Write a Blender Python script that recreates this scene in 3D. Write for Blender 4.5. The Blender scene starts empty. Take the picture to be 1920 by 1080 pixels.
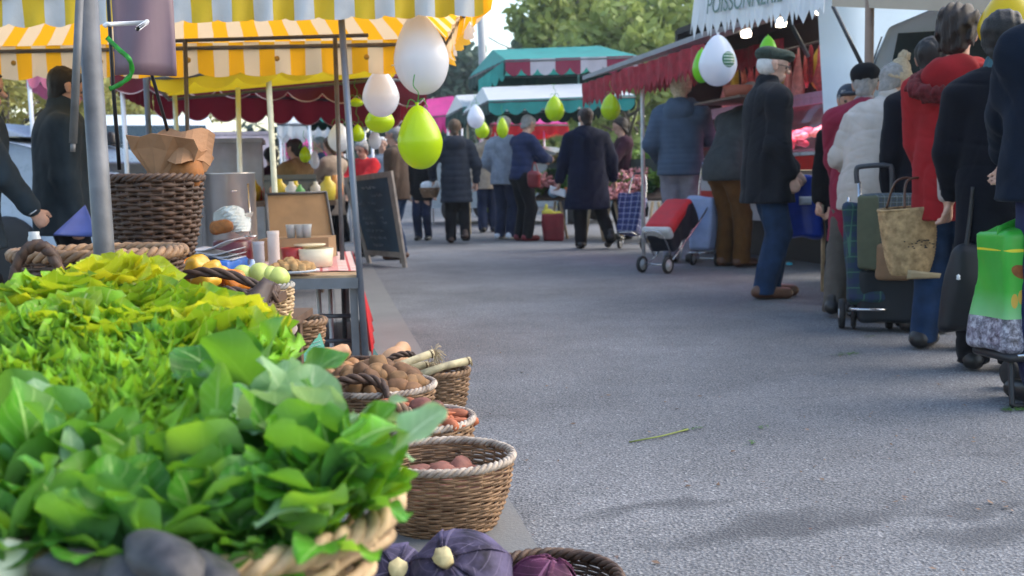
import bpy, math, random
import numpy as np
from mathutils import Vector, Matrix, Euler, noise
random.seed(7)
RNG = np.random.default_rng(7)
SC = bpy.context.scene
COL = SC.collection
PI = math.pi
R = math.radians
# ------------------------------------------------------------ camera
H = 0.86; FPX = 1900.0
PITCH = math.atan((540-342)/FPX); ROLL = R(1.2)
F3 = Vector((0, math.cos(PITCH), -math.sin(PITCH)))
U0 = Vector((0, math.sin(PITCH), math.cos(PITCH))); R0 = Vector((1, 0, 0))
R3 = R0*math.cos(ROLL) - U0*math.sin(ROLL)
U3 = U0*math.cos(ROLL) + R0*math.sin(ROLL)
CAM = Vector((0, 0, H))
cd = bpy.data.cameras.new('camera'); cam = bpy.data.objects.new('camera', cd); COL.objects.link(cam)
cd.sensor_width = 36; cd.lens = FPX/1920*36; cd.clip_end = 900; cd.clip_start = 0.05
cam.matrix_world = Matrix(((R3.x, U3.x, -F3.x, 0), (R3.y, U3.y, -F3.y, 0), (R3.z, U3.z, -F3.z, H), (0, 0, 0, 1)))
cd.dof.use_dof = True; cd.dof.focus_distance = 2.8; cd.dof.aperture_fstop = 5.0
SC.camera = cam
def ray(px, py): return F3 + R3*((px-960)/FPX) - U3*((py-540)/FPX)
def P(px, py, d): return CAM + ray(px, py)*d              # a place seen at that pixel, d metres ahead
def G(px, py, z=0.0):
    v = ray(px, py); return CAM + v*((z-H)/v.z)           # the same on the level z
def depth(p): return (Vector(p)-CAM).dot(F3)
_d = ray(590, 352); SY = math.atan2(-_d.x, _d.y)          # heading of the market alley
ST = Vector((-math.sin(SY), math.cos(SY), 0)); SX = Vector((math.cos(SY), math.sin(SY), 0))
# ------------------------------------------------------------ objects
W = {}
def put(o, parent=None, M=None):
    COL.objects.link(o)
    M = M or Matrix.Identity(4)
    if parent is not None:
        o.parent = parent; W[o.name] = W[parent.name] @ M
    else: W[o.name] = M
    o.matrix_basis = M
    return o
def tag(o, label=None, cat=None, group=None, kind=None):
    if label: o['label'] = label
    if cat: o['category'] = cat
    if group: o['group'] = group
    if kind: o['kind'] = kind
    return o
def thing(name, label, cat, loc=(0,0,0), rot=0.0, group=None, scale=1.0):
    o = bpy.data.objects.new(name, None); o.empty_display_size = .1
    r = rot if isinstance(rot, (tuple, list)) else (0, 0, rot)
    put(o, None, Matrix.LocRotScale(Vector(loc), Euler(r), Vector((scale,)*3)))
    return tag(o, label, cat, group)
def kids(o): return [c for c in bpy.data.objects if c.parent == o]
def dup(o, loc=None, rot=None, scale=None, label=None, group=None, parent=None, M=None):
    c = o.copy(); COL.objects.link(c)
    if parent is not None: c.parent = parent; W[c.name] = W[parent.name] @ c.matrix_basis
    else:
        if M is None:
            l, q, s = o.matrix_basis.decompose()
            if loc is not None: l = Vector(loc)
            if rot is not None: q = Euler(rot if isinstance(rot, (tuple, list)) else (0, 0, rot)).to_quaternion()
            if scale is not None: s = Vector((scale,)*3)
            M = Matrix.LocRotScale(l, q, s)
        c.matrix_basis = M; W[c.name] = M
    if label: c['label'] = label
    if group: c['group'] = group
    for k in CH.get(o.name, []): CH.setdefault(c.name, []).append(dup(k, parent=c))
    return c
CH = {}
class MB:
    """collects verts and faces; build() links them as one mesh object"""
    def __init__(s): s.v = []; s.f = []; s.uv = {}; s.n = 0
    def add(s, v, f, uv=None):
        v = np.asarray(v, float).reshape(-1, 3); o = s.n; s.v.append(v)
        f0 = len(s.f)
        s.f += [tuple(i+o for i in q) for q in f]
        if uv is not None: s.uv[o] = np.asarray(uv, float)
        s.n += len(v); return s
    def box(s, c, d, M=None, rz=0.0):
        x, y, z = d[0]/2, d[1]/2, d[2]/2
        v = [(-x,-y,-z),(x,-y,-z),(x,y,-z),(-x,y,-z),(-x,-y,z),(x,-y,z),(x,y,z),(-x,y,z)]
        m = Matrix.Translation(Vector(c)) @ (M or Matrix.Rotation(rz, 4, 'Z'))
        v = [tuple(m @ Vector(p)) for p in v]
        return s.add(v, [(3,2,1,0),(4,5,6,7),(0,1,5,4),(1,2,6,5),(2,3,7,6),(3,0,4,7)])
    def hexa(s, p):   # 8 points: bottom 4, top 4
        return s.add([tuple(q) for q in p], [(3,2,1,0),(4,5,6,7),(0,1,5,4),(1,2,6,5),(2,3,7,6),(3,0,4,7)])
    def tube(s, pts, r, n=8, cap=True, closed=False):
        pts = [Vector(p) for p in pts]; m = len(pts)
        rr = r if isinstance(r, (list, tuple)) else [r]*m
        V = []; up = None
        for i in range(m):
            a = pts[(i-1) % m] if (i > 0 or closed) else pts[i]
            b = pts[(i+1) % m] if (i < m-1 or closed) else pts[i]
            t = (b-a); t = t.normalized() if t.length > 1e-9 else Vector((0, 0, 1))
            if up is None: up = Vector((0,0,1)) if abs(t.z) < .9 else Vector((1,0,0))
            x = t.cross(up)
            x = x.normalized() if x.length > 1e-6 else t.orthogonal().normalized()
            y = x.cross(t); up = y
            for k in range(n):
                an = 2*PI*k/n
                V.append(pts[i] + (x*math.cos(an) + y*math.sin(an))*rr[i])
        Fc = []
        for i in range(m if closed else m-1):
            j = (i+1) % m
            for k in range(n):
                k2 = (k+1) % n
                Fc.append((i*n+k, i*n+k2, j*n+k2, j*n+k))
        if cap and not closed:
            Fc.append(tuple(range(n-1, -1, -1))); Fc.append(tuple((m-1)*n+k for k in range(n)))
        return s.add([tuple(p) for p in V], Fc)
    def lathe(s, prof, n=24, c=(0,0,0), M=None, fn=None):
        V = []
        for (r, z) in prof:
            for k in range(n):
                a = 2*PI*k/n
                V.append((r*math.cos(a), r*math.sin(a), z))
        V = np.array(V)
        if fn: V = fn(V)
        m = Matrix.Translation(Vector(c)) @ (M or Matrix.Identity(4))
        A = np.array(m)
        V = V @ A[:3, :3].T + A[:3, 3]
        Fc = []
        for i in range(len(prof)-1):
            for k in range(n):
                k2 = (k+1) % n
                Fc.append((i*n+k, i*n+k2, (i+1)*n+k2, (i+1)*n+k))
        if prof[0][0] > 1e-5: Fc.append(tuple(range(n-1, -1, -1)))
        if prof[-1][0] > 1e-5: Fc.append(tuple((len(prof)-1)*n+k for k in range(n)))
        return s.add(V, Fc)
    def grid(s, fn, nu, nv, uvs=None):
        """fn(u,v)->point, u,v in 0..1; uvs scales uv to metres"""
        V = []; UV = []
        for j in range(nv+1):
            for i in range(nu+1):
                u, v = i/nu, j/nv
                V.append(tuple(fn(u, v))); UV.append((u*(uvs[0] if uvs else 1), v*(uvs[1] if uvs else 1)))
        Fc = [(j*(nu+1)+i, j*(nu+1)+i+1, (j+1)*(nu+1)+i+1, (j+1)*(nu+1)+i) for j in range(nv) for i in range(nu)]
        return s.add(V, Fc, UV)
    def build(s, name, mat, parent=None, loc=None, local=False, smooth=True, rot=None):
        V = np.concatenate(s.v) if s.v else np.zeros((0, 3))
        M = None
        if parent is not None:
            if not local:
                A = np.array(W[parent.name].inverted()); V = V @ A[:3, :3].T + A[:3, 3]
        elif loc is not None:
            if not local: V = V - np.array(Vector(loc))
            M = Matrix.LocRotScale(Vector(loc), Euler(rot) if rot else None, None)
        me = bpy.data.meshes.new(name)
        me.from_pydata(V.tolist(), [], s.f); me.update()
        if s.uv:
            UV = np.zeros((s.n, 2))
            for o, u in s.uv.items(): UV[o:o+len(u)] = u
            L = np.zeros(len(me.loops), dtype=np.int32); me.loops.foreach_get('vertex_index', L)
            lay = me.uv_layers.new(name='UVMap'); lay.data.foreach_set('uv', UV[L].ravel())
        if smooth: me.polygons.foreach_set('use_smooth', [True]*len(me.polygons))
        me.materials.append(mat)
        o = bpy.data.objects.new(name, me)
        put(o, parent, M)
        if parent is not None: CH.setdefault(parent.name, []).append(o)
        return o
def flat(o, ang=35):
    """crisp edges on a smooth shaded mesh"""
    try:
        me = o.data
        import bmesh
        bm = bmesh.new(); bm.from_mesh(me)
        for e in bm.edges:
            if len(e.link_faces) == 2 and e.calc_face_angle(0) > R(ang): e.smooth = False
        bm.to_mesh(me); bm.free()
    except Exception: pass
    return o
# ------------------------------------------------------------ materials
MT = {}
def _nt(name):
    m = bpy.data.materials.new(name); m.use_nodes = True
    nt = m.node_tree; nt.nodes.clear()
    return m, nt, nt.nodes, nt.links
def _out(nt, sh):
    o = nt.nodes.new('ShaderNodeOutputMaterial'); nt.links.new(sh, o.inputs[0])
def _math(nt, op, a, b=None, c=None):
    n = nt.nodes.new('ShaderNodeMath'); n.operation = op
    for i, x in enumerate((a, b, c)):
        if x is None: continue
        if isinstance(x, (int, float)): n.inputs[i].default_value = x
        else: nt.links.new(x, n.inputs[i])
    return n.outputs[0]
def _mix(nt, fac, a, b):
    n = nt.nodes.new('ShaderNodeMix'); n.data_type = 'RGBA'; n.clamp_factor = True
    for s, x in ((n.inputs[0], fac), (n.inputs[6], a), (n.inputs[7], b)):
        if isinstance(x, (int, float)): s.default_value = x
        elif isinstance(x, tuple): s.default_value = (*x[:3], 1)
        else: nt.links.new(x, s)
    return n.outputs[2]
def _noise(nt, vec, scale, det=3, rough=.55):
    n = nt.nodes.new('ShaderNodeTexNoise'); n.inputs['Scale'].default_value = scale
    n.inputs['Detail'].default_value = det; n.inputs['Roughness'].default_value = rough
    if vec is not None: nt.links.new(vec, n.inputs['Vector'])
    return n.outputs['Fac']
def _ramp(nt, fac, stops):
    n = nt.nodes.new('ShaderNodeValToRGB'); e = n.color_ramp.elements
    while len(e) < len(stops): e.new(.5)
    for i, (p, c) in enumerate(stops):
        e[i].position = p; e[i].color = (*c, 1) if isinstance(c, tuple) else (c, c, c, 1)
    nt.links.new(fac, n.inputs[0]); return n.outputs[0]
def _surf(nt, colr, rough=.7, bump=None, bstr=.3, bdist=.004, metal=0, trans=0, tcol=None, spec=.4, alpha=None, sheen=0):
    p = nt.nodes.new('ShaderNodeBsdfPrincipled')
    if isinstance(colr, tuple): p.inputs['Base Color'].default_value = (*colr, 1)
    else: nt.links.new(colr, p.inputs['Base Color'])
    if isinstance(rough, (int, float)): p.inputs['Roughness'].default_value = rough
    else: nt.links.new(rough, p.inputs['Roughness'])
    p.inputs['Metallic'].default_value = metal; p.inputs['Specular IOR Level'].default_value = spec
    if sheen: p.inputs['Sheen Weight'].default_value = sheen
    if bump is not None:
        b = nt.nodes.new('ShaderNodeBump'); b.inputs['Strength'].default_value = bstr; b.inputs['Distance'].default_value = bdist
        nt.links.new(bump, b.inputs['Height']); nt.links.new(b.outputs[0], p.inputs['Normal'])
    sh = p.outputs[0]
    if trans:
        t = nt.nodes.new('ShaderNodeBsdfTranslucent')
        tc = tcol if tcol is not None else colr
        if isinstance(tc, tuple): t.inputs[0].default_value = (*tc, 1)
        else: nt.links.new(tc, t.inputs[0])
        mx = nt.nodes.new('ShaderNodeMixShader'); mx.inputs[0].default_value = trans
        nt.links.new(sh, mx.inputs[1]); nt.links.new(t.outputs[0], mx.inputs[2]); sh = mx.outputs[0]
    _out(nt, sh); return p
def _tc(nt, which='Object'):
    return nt.nodes.new('ShaderNodeTexCoord').outputs[which]
def mat(name, col, rough=.7, var=.15, scale=14, bump=0, bscale=150, metal=0, trans=0, spec=.4, tcol=None, col2=None, sheen=0, rnd=0.0, bdist=.004):
    if name in MT: return MT[name]
    m, nt, N, L = _nt(name)
    tc = _tc(nt)
    nz = _noise(nt, tc, scale, 4)
    lo = tuple(c*(1-var) for c in col); hi = tuple(min(1, c*(1+var)) for c in (col2 or col))
    c = _mix(nt, _ramp(nt, nz, [(.3, 0.0), (.7, 1.0)]), lo, hi)
    if rnd:
        oi = nt.nodes.new('ShaderNodeObjectInfo')
        f = _math(nt, 'MULTIPLY_ADD', oi.outputs['Random'], 2*rnd, 1-rnd)
        vm = nt.nodes.new('ShaderNodeVectorMath'); vm.operation = 'SCALE'
        L.new(c, vm.inputs[0]); L.new(f, vm.inputs['Scale']); c = vm.outputs[0]
    b = _noise(nt, tc, bscale, 3) if bump else None
    rg = _math(nt, 'MULTIPLY_ADD', nz, .2, rough-.1) if rough < .9 else rough
    _surf(nt, c, rg, b, bump, bdist, metal, trans, tcol, spec, sheen=sheen)
    MT[name] = m; return m
def stripes(name, a, b, width, axis=0, trans=.0, rough=.6, ta=None, tb=None, off=0.0, bump=.15):
    if name in MT: return MT[name]
    m, nt, N, L = _nt(name)
    uv = _tc(nt, 'UV'); sp = N.new('ShaderNodeSeparateXYZ'); L.new(uv, sp.inputs[0])
    fr = _math(nt, 'FRACT', _math(nt, 'MULTIPLY_ADD', sp.outputs[axis], .5/width, off))
    k = _math(nt, 'GREATER_THAN', fr, .5)
    nz = _noise(nt, _tc(nt), 6, 4)
    c = _mix(nt, k, a, b)
    c = _mix(nt, _math(nt, 'MULTIPLY', nz, .3), c, tuple(x*.55 for x in a))
    t = _mix(nt, k, ta or a, tb or b)
    _surf(nt, c, rough, _noise(nt, _tc(nt), 25, 4), bump, .02, 0, trans, t)
    MT[name] = m; return m
def plaid(name, base, c1, c2, size, uv=True, rough=.7, c3=None):
    if name in MT: return MT[name]
    m, nt, N, L = _nt(name)
    v = _tc(nt, 'UV' if uv else 'Object'); sp = N.new('ShaderNodeSeparateXYZ'); L.new(v, sp.inputs[0])
    def band(o, sz, w, ph=0.0):
        return _math(nt, 'LESS_THAN', _math(nt, 'FRACT', _math(nt, 'MULTIPLY_ADD', o, 1/sz, ph)), w)
    ax, ay = (sp.outputs[0], sp.outputs[1]) if uv else (_math(nt, 'ADD', sp.outputs[0], sp.outputs[1]), sp.outputs[2])
    c = _mix(nt, _math(nt, 'MULTIPLY', band(ax, size, .35), .55), base, c1)
    c = _mix(nt, _math(nt, 'MULTIPLY', band(ay, size, .35), .55), c, c1)
    c = _mix(nt, band(ax, size, .09, .3), c, c2)
    c = _mix(nt, band(ay, size, .09, .3), c, c2)
    if c3: c = _mix(nt, band(ay, size, .06, .75), c, c3)
    c = _mix(nt, _math(nt, 'MULTIPLY', _noise(nt, _tc(nt), 9, 4), .35), c, tuple(x*.5 for x in base))
    _surf(nt, c, rough, _noise(nt, _tc(nt), 30, 3), .2, .01)
    MT[name] = m; return m
def leafmat(name, col, rib, trans=.35, tcol=None, var=.3, scale=18, rough=.4, ribw=.05, rnd=.12, spec=.22, under=None):
    """green blade with a pale midrib and side veins from the leaf's own uv"""
    if name in MT: return MT[name]
    m, nt, N, L = _nt(name)
    uv = _tc(nt, 'UV'); sp = N.new('ShaderNodeSeparateXYZ'); L.new(uv, sp.inputs[0])
    au = _math(nt, 'ABSOLUTE', sp.outputs[0])
    nz = _noise(nt, _tc(nt), scale, 3)
    lo = tuple(c*(1-var) for c in col); hi = tuple(c*(1+var) for c in col)
    c = _mix(nt, _ramp(nt, nz, [(.32, 0.0), (.68, 1.0)]), lo, hi)
    w = _math(nt, 'MULTIPLY_ADD', sp.outputs[1], -ribw*.8, ribw*1.6)
    rb = _math(nt, 'LESS_THAN', au, w)
    sv = _math(nt, 'FRACT', _math(nt, 'MULTIPLY_ADD', au, -1.6, _math(nt, 'MULTIPLY', sp.outputs[1], 7.0)))
    vn = _math(nt, 'MULTIPLY', _math(nt, 'LESS_THAN', sv, .1), .35)
    c = _mix(nt, vn, c, rib); c = _mix(nt, _math(nt, 'MULTIPLY', rb, .85), c, rib)
    if under:   # the matt paler underside of the blade
        ge = N.new('ShaderNodeNewGeometry'); c = _mix(nt, _math(nt, 'MULTIPLY', ge.outputs['Backfacing'], .75), c, under)
    oi = N.new('ShaderNodeObjectInfo'); f = _math(nt, 'MULTIPLY_ADD', oi.outputs['Random'], 2*rnd, 1-rnd)
    vm = N.new('ShaderNodeVectorMath'); vm.operation = 'SCALE'; L.new(c, vm.inputs[0]); L.new(f, vm.inputs['Scale'])
    _surf(nt, vm.outputs[0], rough, _math(nt, 'ADD', _math(nt, 'MULTIPLY', sv, .4), _noise(nt, _tc(nt), 60, 2)), .35, .004, 0, trans, tcol, spec)
    MT[name] = m; return m
def glow(name, col, s):
    if name in MT: return MT[name]
    m, nt, N, L = _nt(name); e = N.new('ShaderNodeEmission'); e.inputs[0].default_value = (*col, 1); e.inputs[1].default_value = s
    _out(nt, e.outputs[0]); MT[name] = m; return m
# shared paints
m_steel = mat('galvanised_steel', (.115,.118,.128), .55, .4, 9, .2, 60, metal=.15)
m_darksteel = mat('dark_steel', (.09,.09,.10), .5, .2, 20, metal=.4)
m_chrome = mat('chrome_tube', (.55,.56,.58), .25, .05, 20, metal=1)
m_rubber = mat('black_rubber', (.02,.02,.022), .7)
m_wood = mat('raw_wood', (.42,.29,.17), .7, .3, 12, .2, 40)
m_darkwood = mat('dark_wood', (.10,.06,.04), .6, .3, 12)
m_white = mat('white_paint', (.72,.74,.78), .45, .06, 6)
m_cream = mat('cream_plastic', (.75,.68,.50), .4, .06)
m_black = mat('black_plastic', (.015,.015,.018), .45, .2)
# ------------------------------------------------------------ rounded solids: smooth union of tapered capsules, surfaced as one mesh
def nets(Fd, org, vs):
    ins = Fd < 0
    nx, ny, nz = Fd.shape
    c = np.zeros((nx-1, ny-1, nz-1), np.uint8)
    for dx in (0,1):
        for dy in (0,1):
            for dz in (0,1): c += ins[dx:nx-1+dx, dy:ny-1+dy, dz:nz-1+dz]
    act = (c > 0) & (c < 8)
    idx = np.full(act.shape, -1, np.int64); ii = np.argwhere(act); idx[act] = np.arange(len(ii))
    acc = np.zeros((len(ii), 3)); cnt = np.zeros(len(ii))
    corners = [(0,0,0),(1,0,0),(0,1,0),(1,1,0),(0,0,1),(1,0,1),(0,1,1),(1,1,1)]
    vals = [Fd[ii[:,0]+k[0], ii[:,1]+k[1], ii[:,2]+k[2]] for k in corners]
    for a in range(8):
        for b in range(a+1, 8):
            ka, kb = np.array(corners[a]), np.array(corners[b])
            if np.abs(ka-kb).sum() != 1: continue
            va, vb = vals[a], vals[b]; m = (va < 0) != (vb < 0)
            t = np.where(m, va/np.where(m, va-vb, 1), 0)
            acc[m] += (ka + (kb-ka)*t[:, None])[m]; cnt[m] += 1
    V = (ii + acc/np.maximum(cnt, 1)[:, None])*vs + org
    Q = []
    for ax in range(3):
        s = [slice(0, n-1) for n in Fd.shape]; s[ax] = slice(0, Fd.shape[ax]-1)
        a = ins; lo = [slice(None)]*3; hi = [slice(None)]*3
        lo[ax] = slice(0, -1); hi[ax] = slice(1, None)
        x0, x1 = a[tuple(lo)], a[tuple(hi)]
        e = np.argwhere(x0 != x1); sg = x0[x0 != x1]
        o1, o2 = [(1,2),(2,0),(0,1)][ax]
        ok = (e[:,o1] > 0) & (e[:,o2] > 0) & (e[:,o1] < Fd.shape[o1]-1) & (e[:,o2] < Fd.shape[o2]-1)
        e = e[ok]; sg = sg[ok]
        def g(d1, d2):
            q = e.copy(); q[:,o1] -= d1; q[:,o2] -= d2
            return idx[q[:,0], q[:,1], q[:,2]]
        q = np.stack([g(1,1), g(0,1), g(0,0), g(1,0)], 1)
        q[~sg] = q[~sg][:, ::-1]
        Q.append(q)
    Q = np.concatenate(Q)
    return V, Q[(Q >= 0).all(1)]
def v3(p): return np.array((p[0], p[1], p[2]), float)
class Solid:
    def __init__(s, vs=.012): s.p = []; s.vs = vs; s.cut = []; s.disp = None
    def rc(s, a, b, ra, rb=None, k=.02, n=None, fl=1.0, sub=False):
        s.p.append((v3(a), v3(b), ra, ra if rb is None else rb, k, None if n is None else v3(n), fl, sub, None)); return s
    def rbox(s, c, half, r, axes=None, k=.01, taper=0.0):
        A = np.eye(3) if axes is None else np.array([v3(x) for x in axes])
        s.p.append((v3(c), v3(half), r, taper, k, A, 0, False, 'box')); return s
    def field(s):
        lo = np.full(3, 1e9); hi = -lo
        bbs = []
        for (a, b, ra, rb, k, n, fl, sub, kind) in s.p:
            if kind == 'box':
                e = np.abs(n).T @ (b*(1+abs(rb))) + 2*s.vs; l, h = a-e, a+e
            else:
                rm = max(ra, rb)+2*s.vs; l, h = np.minimum(a, b)-rm, np.maximum(a, b)+rm
            bbs.append((l, h))
            if not sub: lo = np.minimum(lo, l); hi = np.maximum(hi, h)
        pad = 3*s.vs; lo -= pad; hi += pad
        n3 = np.ceil((hi-lo)/s.vs).astype(int)+1
        Fd = np.full(n3, .25, np.float32)
        ax = [lo[i]+s.vs*np.arange(n3[i]) for i in range(3)]
        for (a, b, ra, rb, k, n, fl, sub, kind), (l, h) in zip(s.p, bbs):
            e = k+.01
            i0 = np.clip(np.floor((l-e-lo)/s.vs).astype(int), 0, n3-1); i1 = np.clip(np.ceil((h+e-lo)/s.vs).astype(int)+1, 1, n3)
            if (i1 <= i0).any(): continue
            sl = tuple(slice(i0[i], i1[i]) for i in range(3))
            X, Y, Z = np.meshgrid(*[ax[i][sl[i]].astype(np.float32) for i in range(3)], indexing='ij')
            if kind == 'box':
                q = [(X-a[0])*n[i,0]+(Y-a[1])*n[i,1]+(Z-a[2])*n[i,2] for i in range(3)]
                tp = 1+rb*(q[2]/b[2]) if rb else 1
                hx = [b[0]*tp-ra, b[1]*tp-ra, b[2]-ra]
                d3 = [np.abs(q[i])-hx[i] for i in range(3)]
                out = np.sqrt(sum(np.maximum(t, 0)**2 for t in d3))
                d = out+np.minimum(np.maximum(np.maximum(d3[0], d3[1]), d3[2]), 0)-ra
            else:
                px, py, pz = X-a[0], Y-a[1], Z-a[2]; ba = b-a
                if n is not None and fl != 1:
                    m = (px*n[0]+py*n[1]+pz*n[2])*(fl-1); px, py, pz = px+m*n[0], py+m*n[1], pz+m*n[2]
                    ba = ba+n*(fl-1)*ba.dot(n)
                bb = max(ba.dot(ba), 1e-9)
                t = np.clip((px*ba[0]+py*ba[1]+pz*ba[2])/bb, 0, 1)
                d = np.sqrt((px-ba[0]*t)**2+(py-ba[1]*t)**2+(pz-ba[2]*t)**2)-(ra+(rb-ra)*t)
            f = Fd[sl]
            if sub:
                hh = np.clip(.5-.5*(f+d)/k, 0, 1); Fd[sl] = f*(1-hh)-d*hh+k*hh*(1-hh)
            else:
                hh = np.clip(.5+.5*(f-d)/k, 0, 1); Fd[sl] = f*(1-hh)+d*hh-k*hh*(1-hh)
        if s.disp or s.cut:
            X, Y, Z = np.meshgrid(*[a.astype(np.float32) for a in ax], indexing='ij')
            if s.disp: Fd = Fd+s.disp(X, Y, Z).astype(np.float32)
            for (p, n) in s.cut:   # keep the side n points to
                Fd = np.maximum(Fd, -((X-p[0])*n[0]+(Y-p[1])*n[1]+(Z-p[2])*n[2]))
        return Fd, lo
    def build(s, name, mt, parent, world=False, uvfn=None, parts=None):
        Fd, lo = s.field(); V, Q = nets(Fd, lo, s.vs)
        mb = MB(); mb.add(V, Q.tolist(), uvfn(V) if uvfn else None)
        return mb.build(name, mt, parent, local=not world)
# ------------------------------------------------------------ people
def folds(amp, sc, seed=0):
    rs = np.random.default_rng(seed); ws = [(rs.normal(size=3)*np.array((1,1,.45))*sc, rs.uniform(0, 6)) for _ in range(5)]
    return lambda X, Y, Z: amp*sum(np.sin(w[0]*X+w[1]*Y+w[2]*Z+p) for w, p in ws)/2.2
def wrinkles(amp, sc, seed=0):
    f1, f2 = folds(amp*.9, sc, seed), folds(amp*.35, sc*2.6, seed+5); rs = np.random.default_rng(seed+11)
    cr = [(rs.normal(size=3)*np.array((.55, .55, 1.0))*sc*1.1, rs.normal(size=3)*sc*.7, rs.uniform(0, 6), rs.uniform(.7, 1.3)) for _ in range(4)]
    def g(X, Y, Z):
        d = f1(X, Y, Z)+f2(X, Y, Z)
        for w, v, p, k in cr:
            s = np.abs(np.sin(w[0]*X+w[1]*Y+w[2]*Z+p+1.6*np.sin(v[0]*X+v[1]*Y+v[2]*Z)))
            m = .5+.5*np.sin(v[1]*X+v[2]*Y+v[0]*Z*.6+p)
            d = d+amp*.55*k*m*(np.clip(1-s*2.2, 0, 1)**1.5)
        return d
    return g
def quilt(pitch, amp, seed=0):
    f = folds(.003, 22, seed)
    return lambda X, Y, Z: amp*(1-np.abs(np.sin(Z*PI/pitch))**.5)+f(X, Y, Z)
def ik(a, c, l1, l2, pole):
    a, c = Vector(a), Vector(c); d = c-a; L = min(d.length, (l1+l2)*.995)
    dn = d.normalized(); c2 = a+dn*L
    x = (l1*l1-l2*l2+L*L)/(2*L); hgt = math.sqrt(max(l1*l1-x*x, 0))
    p = Vector(pole)-dn*Vector(pole).dot(dn); p = p.normalized() if p.length > 1e-6 else Vector((0, 1, 0))
    return a+dn*x+p*hgt, c2
SKIN = mat('skin', (.50,.29,.21), .55, .12, 30, .1, 300)
SKIN2 = mat('pale_skin', (.58,.37,.29), .55, .12, 30, .1, 300)
m_shoe = mat('black_leather', (.015,.014,.014), .4); m_brshoe = mat('brown_leather', (.10,.045,.025), .4)
def cloth(name, col, var=.22, scale=9, bump=.35, sheen=.04): return mat(name, col, .88, var, scale, bump, 220, sheen=sheen, spec=.12)
def fabric_cut(S, z): S.cut.append(((0, 0, z), (0, 0, 1)))
def person(label, loc, h=1.7, yaw=0.0, lean=0, hpitch=0, hyaw=0, la='down', ra='down', lf=(0,0,0), rf=(0,0,0), hem=.42, bulk=0.0, wide=1.0,
           coat=None, coatname='coat', trousers=None, shoes=None, hair='short', hairm=None, hat=None, hatm=None, skin=None, hood=None, hoodm=None, furm=None,
           collar=None, scarf=None, style='folds', detail=1, flare=1.12, glasses=False, stoop=0, shoe_parts=True, cuff=True, cat='person'):
    """local frame: faces +Y, right is +X; all sizes in heights h"""
    skin = skin or SKIN; shoes = shoes or m_shoe
    T = thing('person', label, cat, loc, R(yaw))
    q = lambda x, y, z: Vector((x*h, y*h, z*h))
    ln = R(lean); sd = Vector((0, math.sin(ln), math.cos(ln))); fn = Vector((0, math.cos(ln), -math.sin(ln)))
    X = Vector((1, 0, 0))
    P0 = q(0, -.25*math.sin(ln)*.6, .52); ch = P0+sd*.19*h; nb = P0+sd*.315*h+fn*(stoop*.03*h)
    shl = {s: P0+sd*.288*h+X*(s*.103*h*wide) for s in (-1, 1)}
    ha = ln*.55+R(hpitch); yawm = Matrix.Rotation(R(hyaw), 3, 'Z')
    hu = Vector((0, math.sin(ha), math.cos(ha))); hf = yawm @ Vector((0, math.cos(ha), -math.sin(ha))); hu = (yawm @ hu); hr = hf.cross(hu)
    nd = Vector((0, math.sin(ln*.8+.12), math.cos(ln*.8+.12)))
    hc = nb+nd*.055*h+hu*.062*h+hf*.012*h
    # arms
    arms = {}
    pres = {'down': (.135, .02, .44, (0,-1,0)), 'pocket': (.125, .08, .50, (.5,-1,0)), 'front': (.05, .24, .66, (.6,-.3,-.6)), 'basket': (.14, .10, .56, (.3,-1,0)),
            'reach': (.10, .33, .62, (.5,-.2,-.8)), 'up': (.03, .20, .88, (.6,0,-.8)), 'bag': (.12, .14, .50, (.4,-1,0)), 'back': (.03,-.14,.55,(1,-.4,0))}
    for s, sp in ((-1, la), (1, ra)):
        t = pres[sp] if isinstance(sp, str) else sp
        tgt = q(s*t[0]*1.0, t[1], t[2]); pole = Vector((s*t[3][0], t[3][1], t[3][2]))
        el, wr = ik(shl[s], tgt, .172*h, .150*h, pole); arms[s] = (el, wr)
    legs = {}
    for s, fo in ((-1, lf), (1, rf)):
        hip = P0+X*(s*.05*h)-Vector((0, 0, .01*h)); an = q(s*.055+fo[0], -.012+fo[1], .045+fo[2])
        kn, an2 = ik(hip, an, .243*h, .235*h, (0, 1, 0)); legs[s] = (hip, kn, an2)
    vs = {0: .02, 1: .013, 2: .0085}[detail]
    # body: one continuous surface
    B = Solid({0: .013, 1: .0085, 2: .006}[detail])
    B.rc(P0, ch, .078*h, .082*h, .03*h, fn, 1.4).rc(shl[-1]*.8+shl[1]*.2, shl[1]*.8+shl[-1]*.2, .042*h, k=.03*h).rc(nb-nd*.03*h, hc-hu*.03*h, .034*h, .031*h, .015*h)
    B.rc(hc+hu*.018*h-hf*.016*h, hc+hu*.018*h+hf*.012*h, .046*h, .044*h, .01*h)
    B.rc(hc+hf*.012*h-hu*.012*h, hc+hf*.030*h-hu*.040*h, .036*h, .021*h, .012*h, hr, 1.08)
    B.rc(hc+hf*.048*h+hu*.002*h, hc+hf*.062*h-hu*.015*h, .006*h, .0095*h, .006*h)
    B.rc(hc+hf*.046*h-hu*.034*h-hr*.010*h, hc+hf*.046*h-hu*.034*h+hr*.010*h, .0065*h, k=.006*h)
    B.rc(hc+hf*.043*h+hu*.012*h-hr*.022*h, hc+hf*.043*h+hu*.012*h+hr*.022*h, .009*h, k=.008*h)
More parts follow.
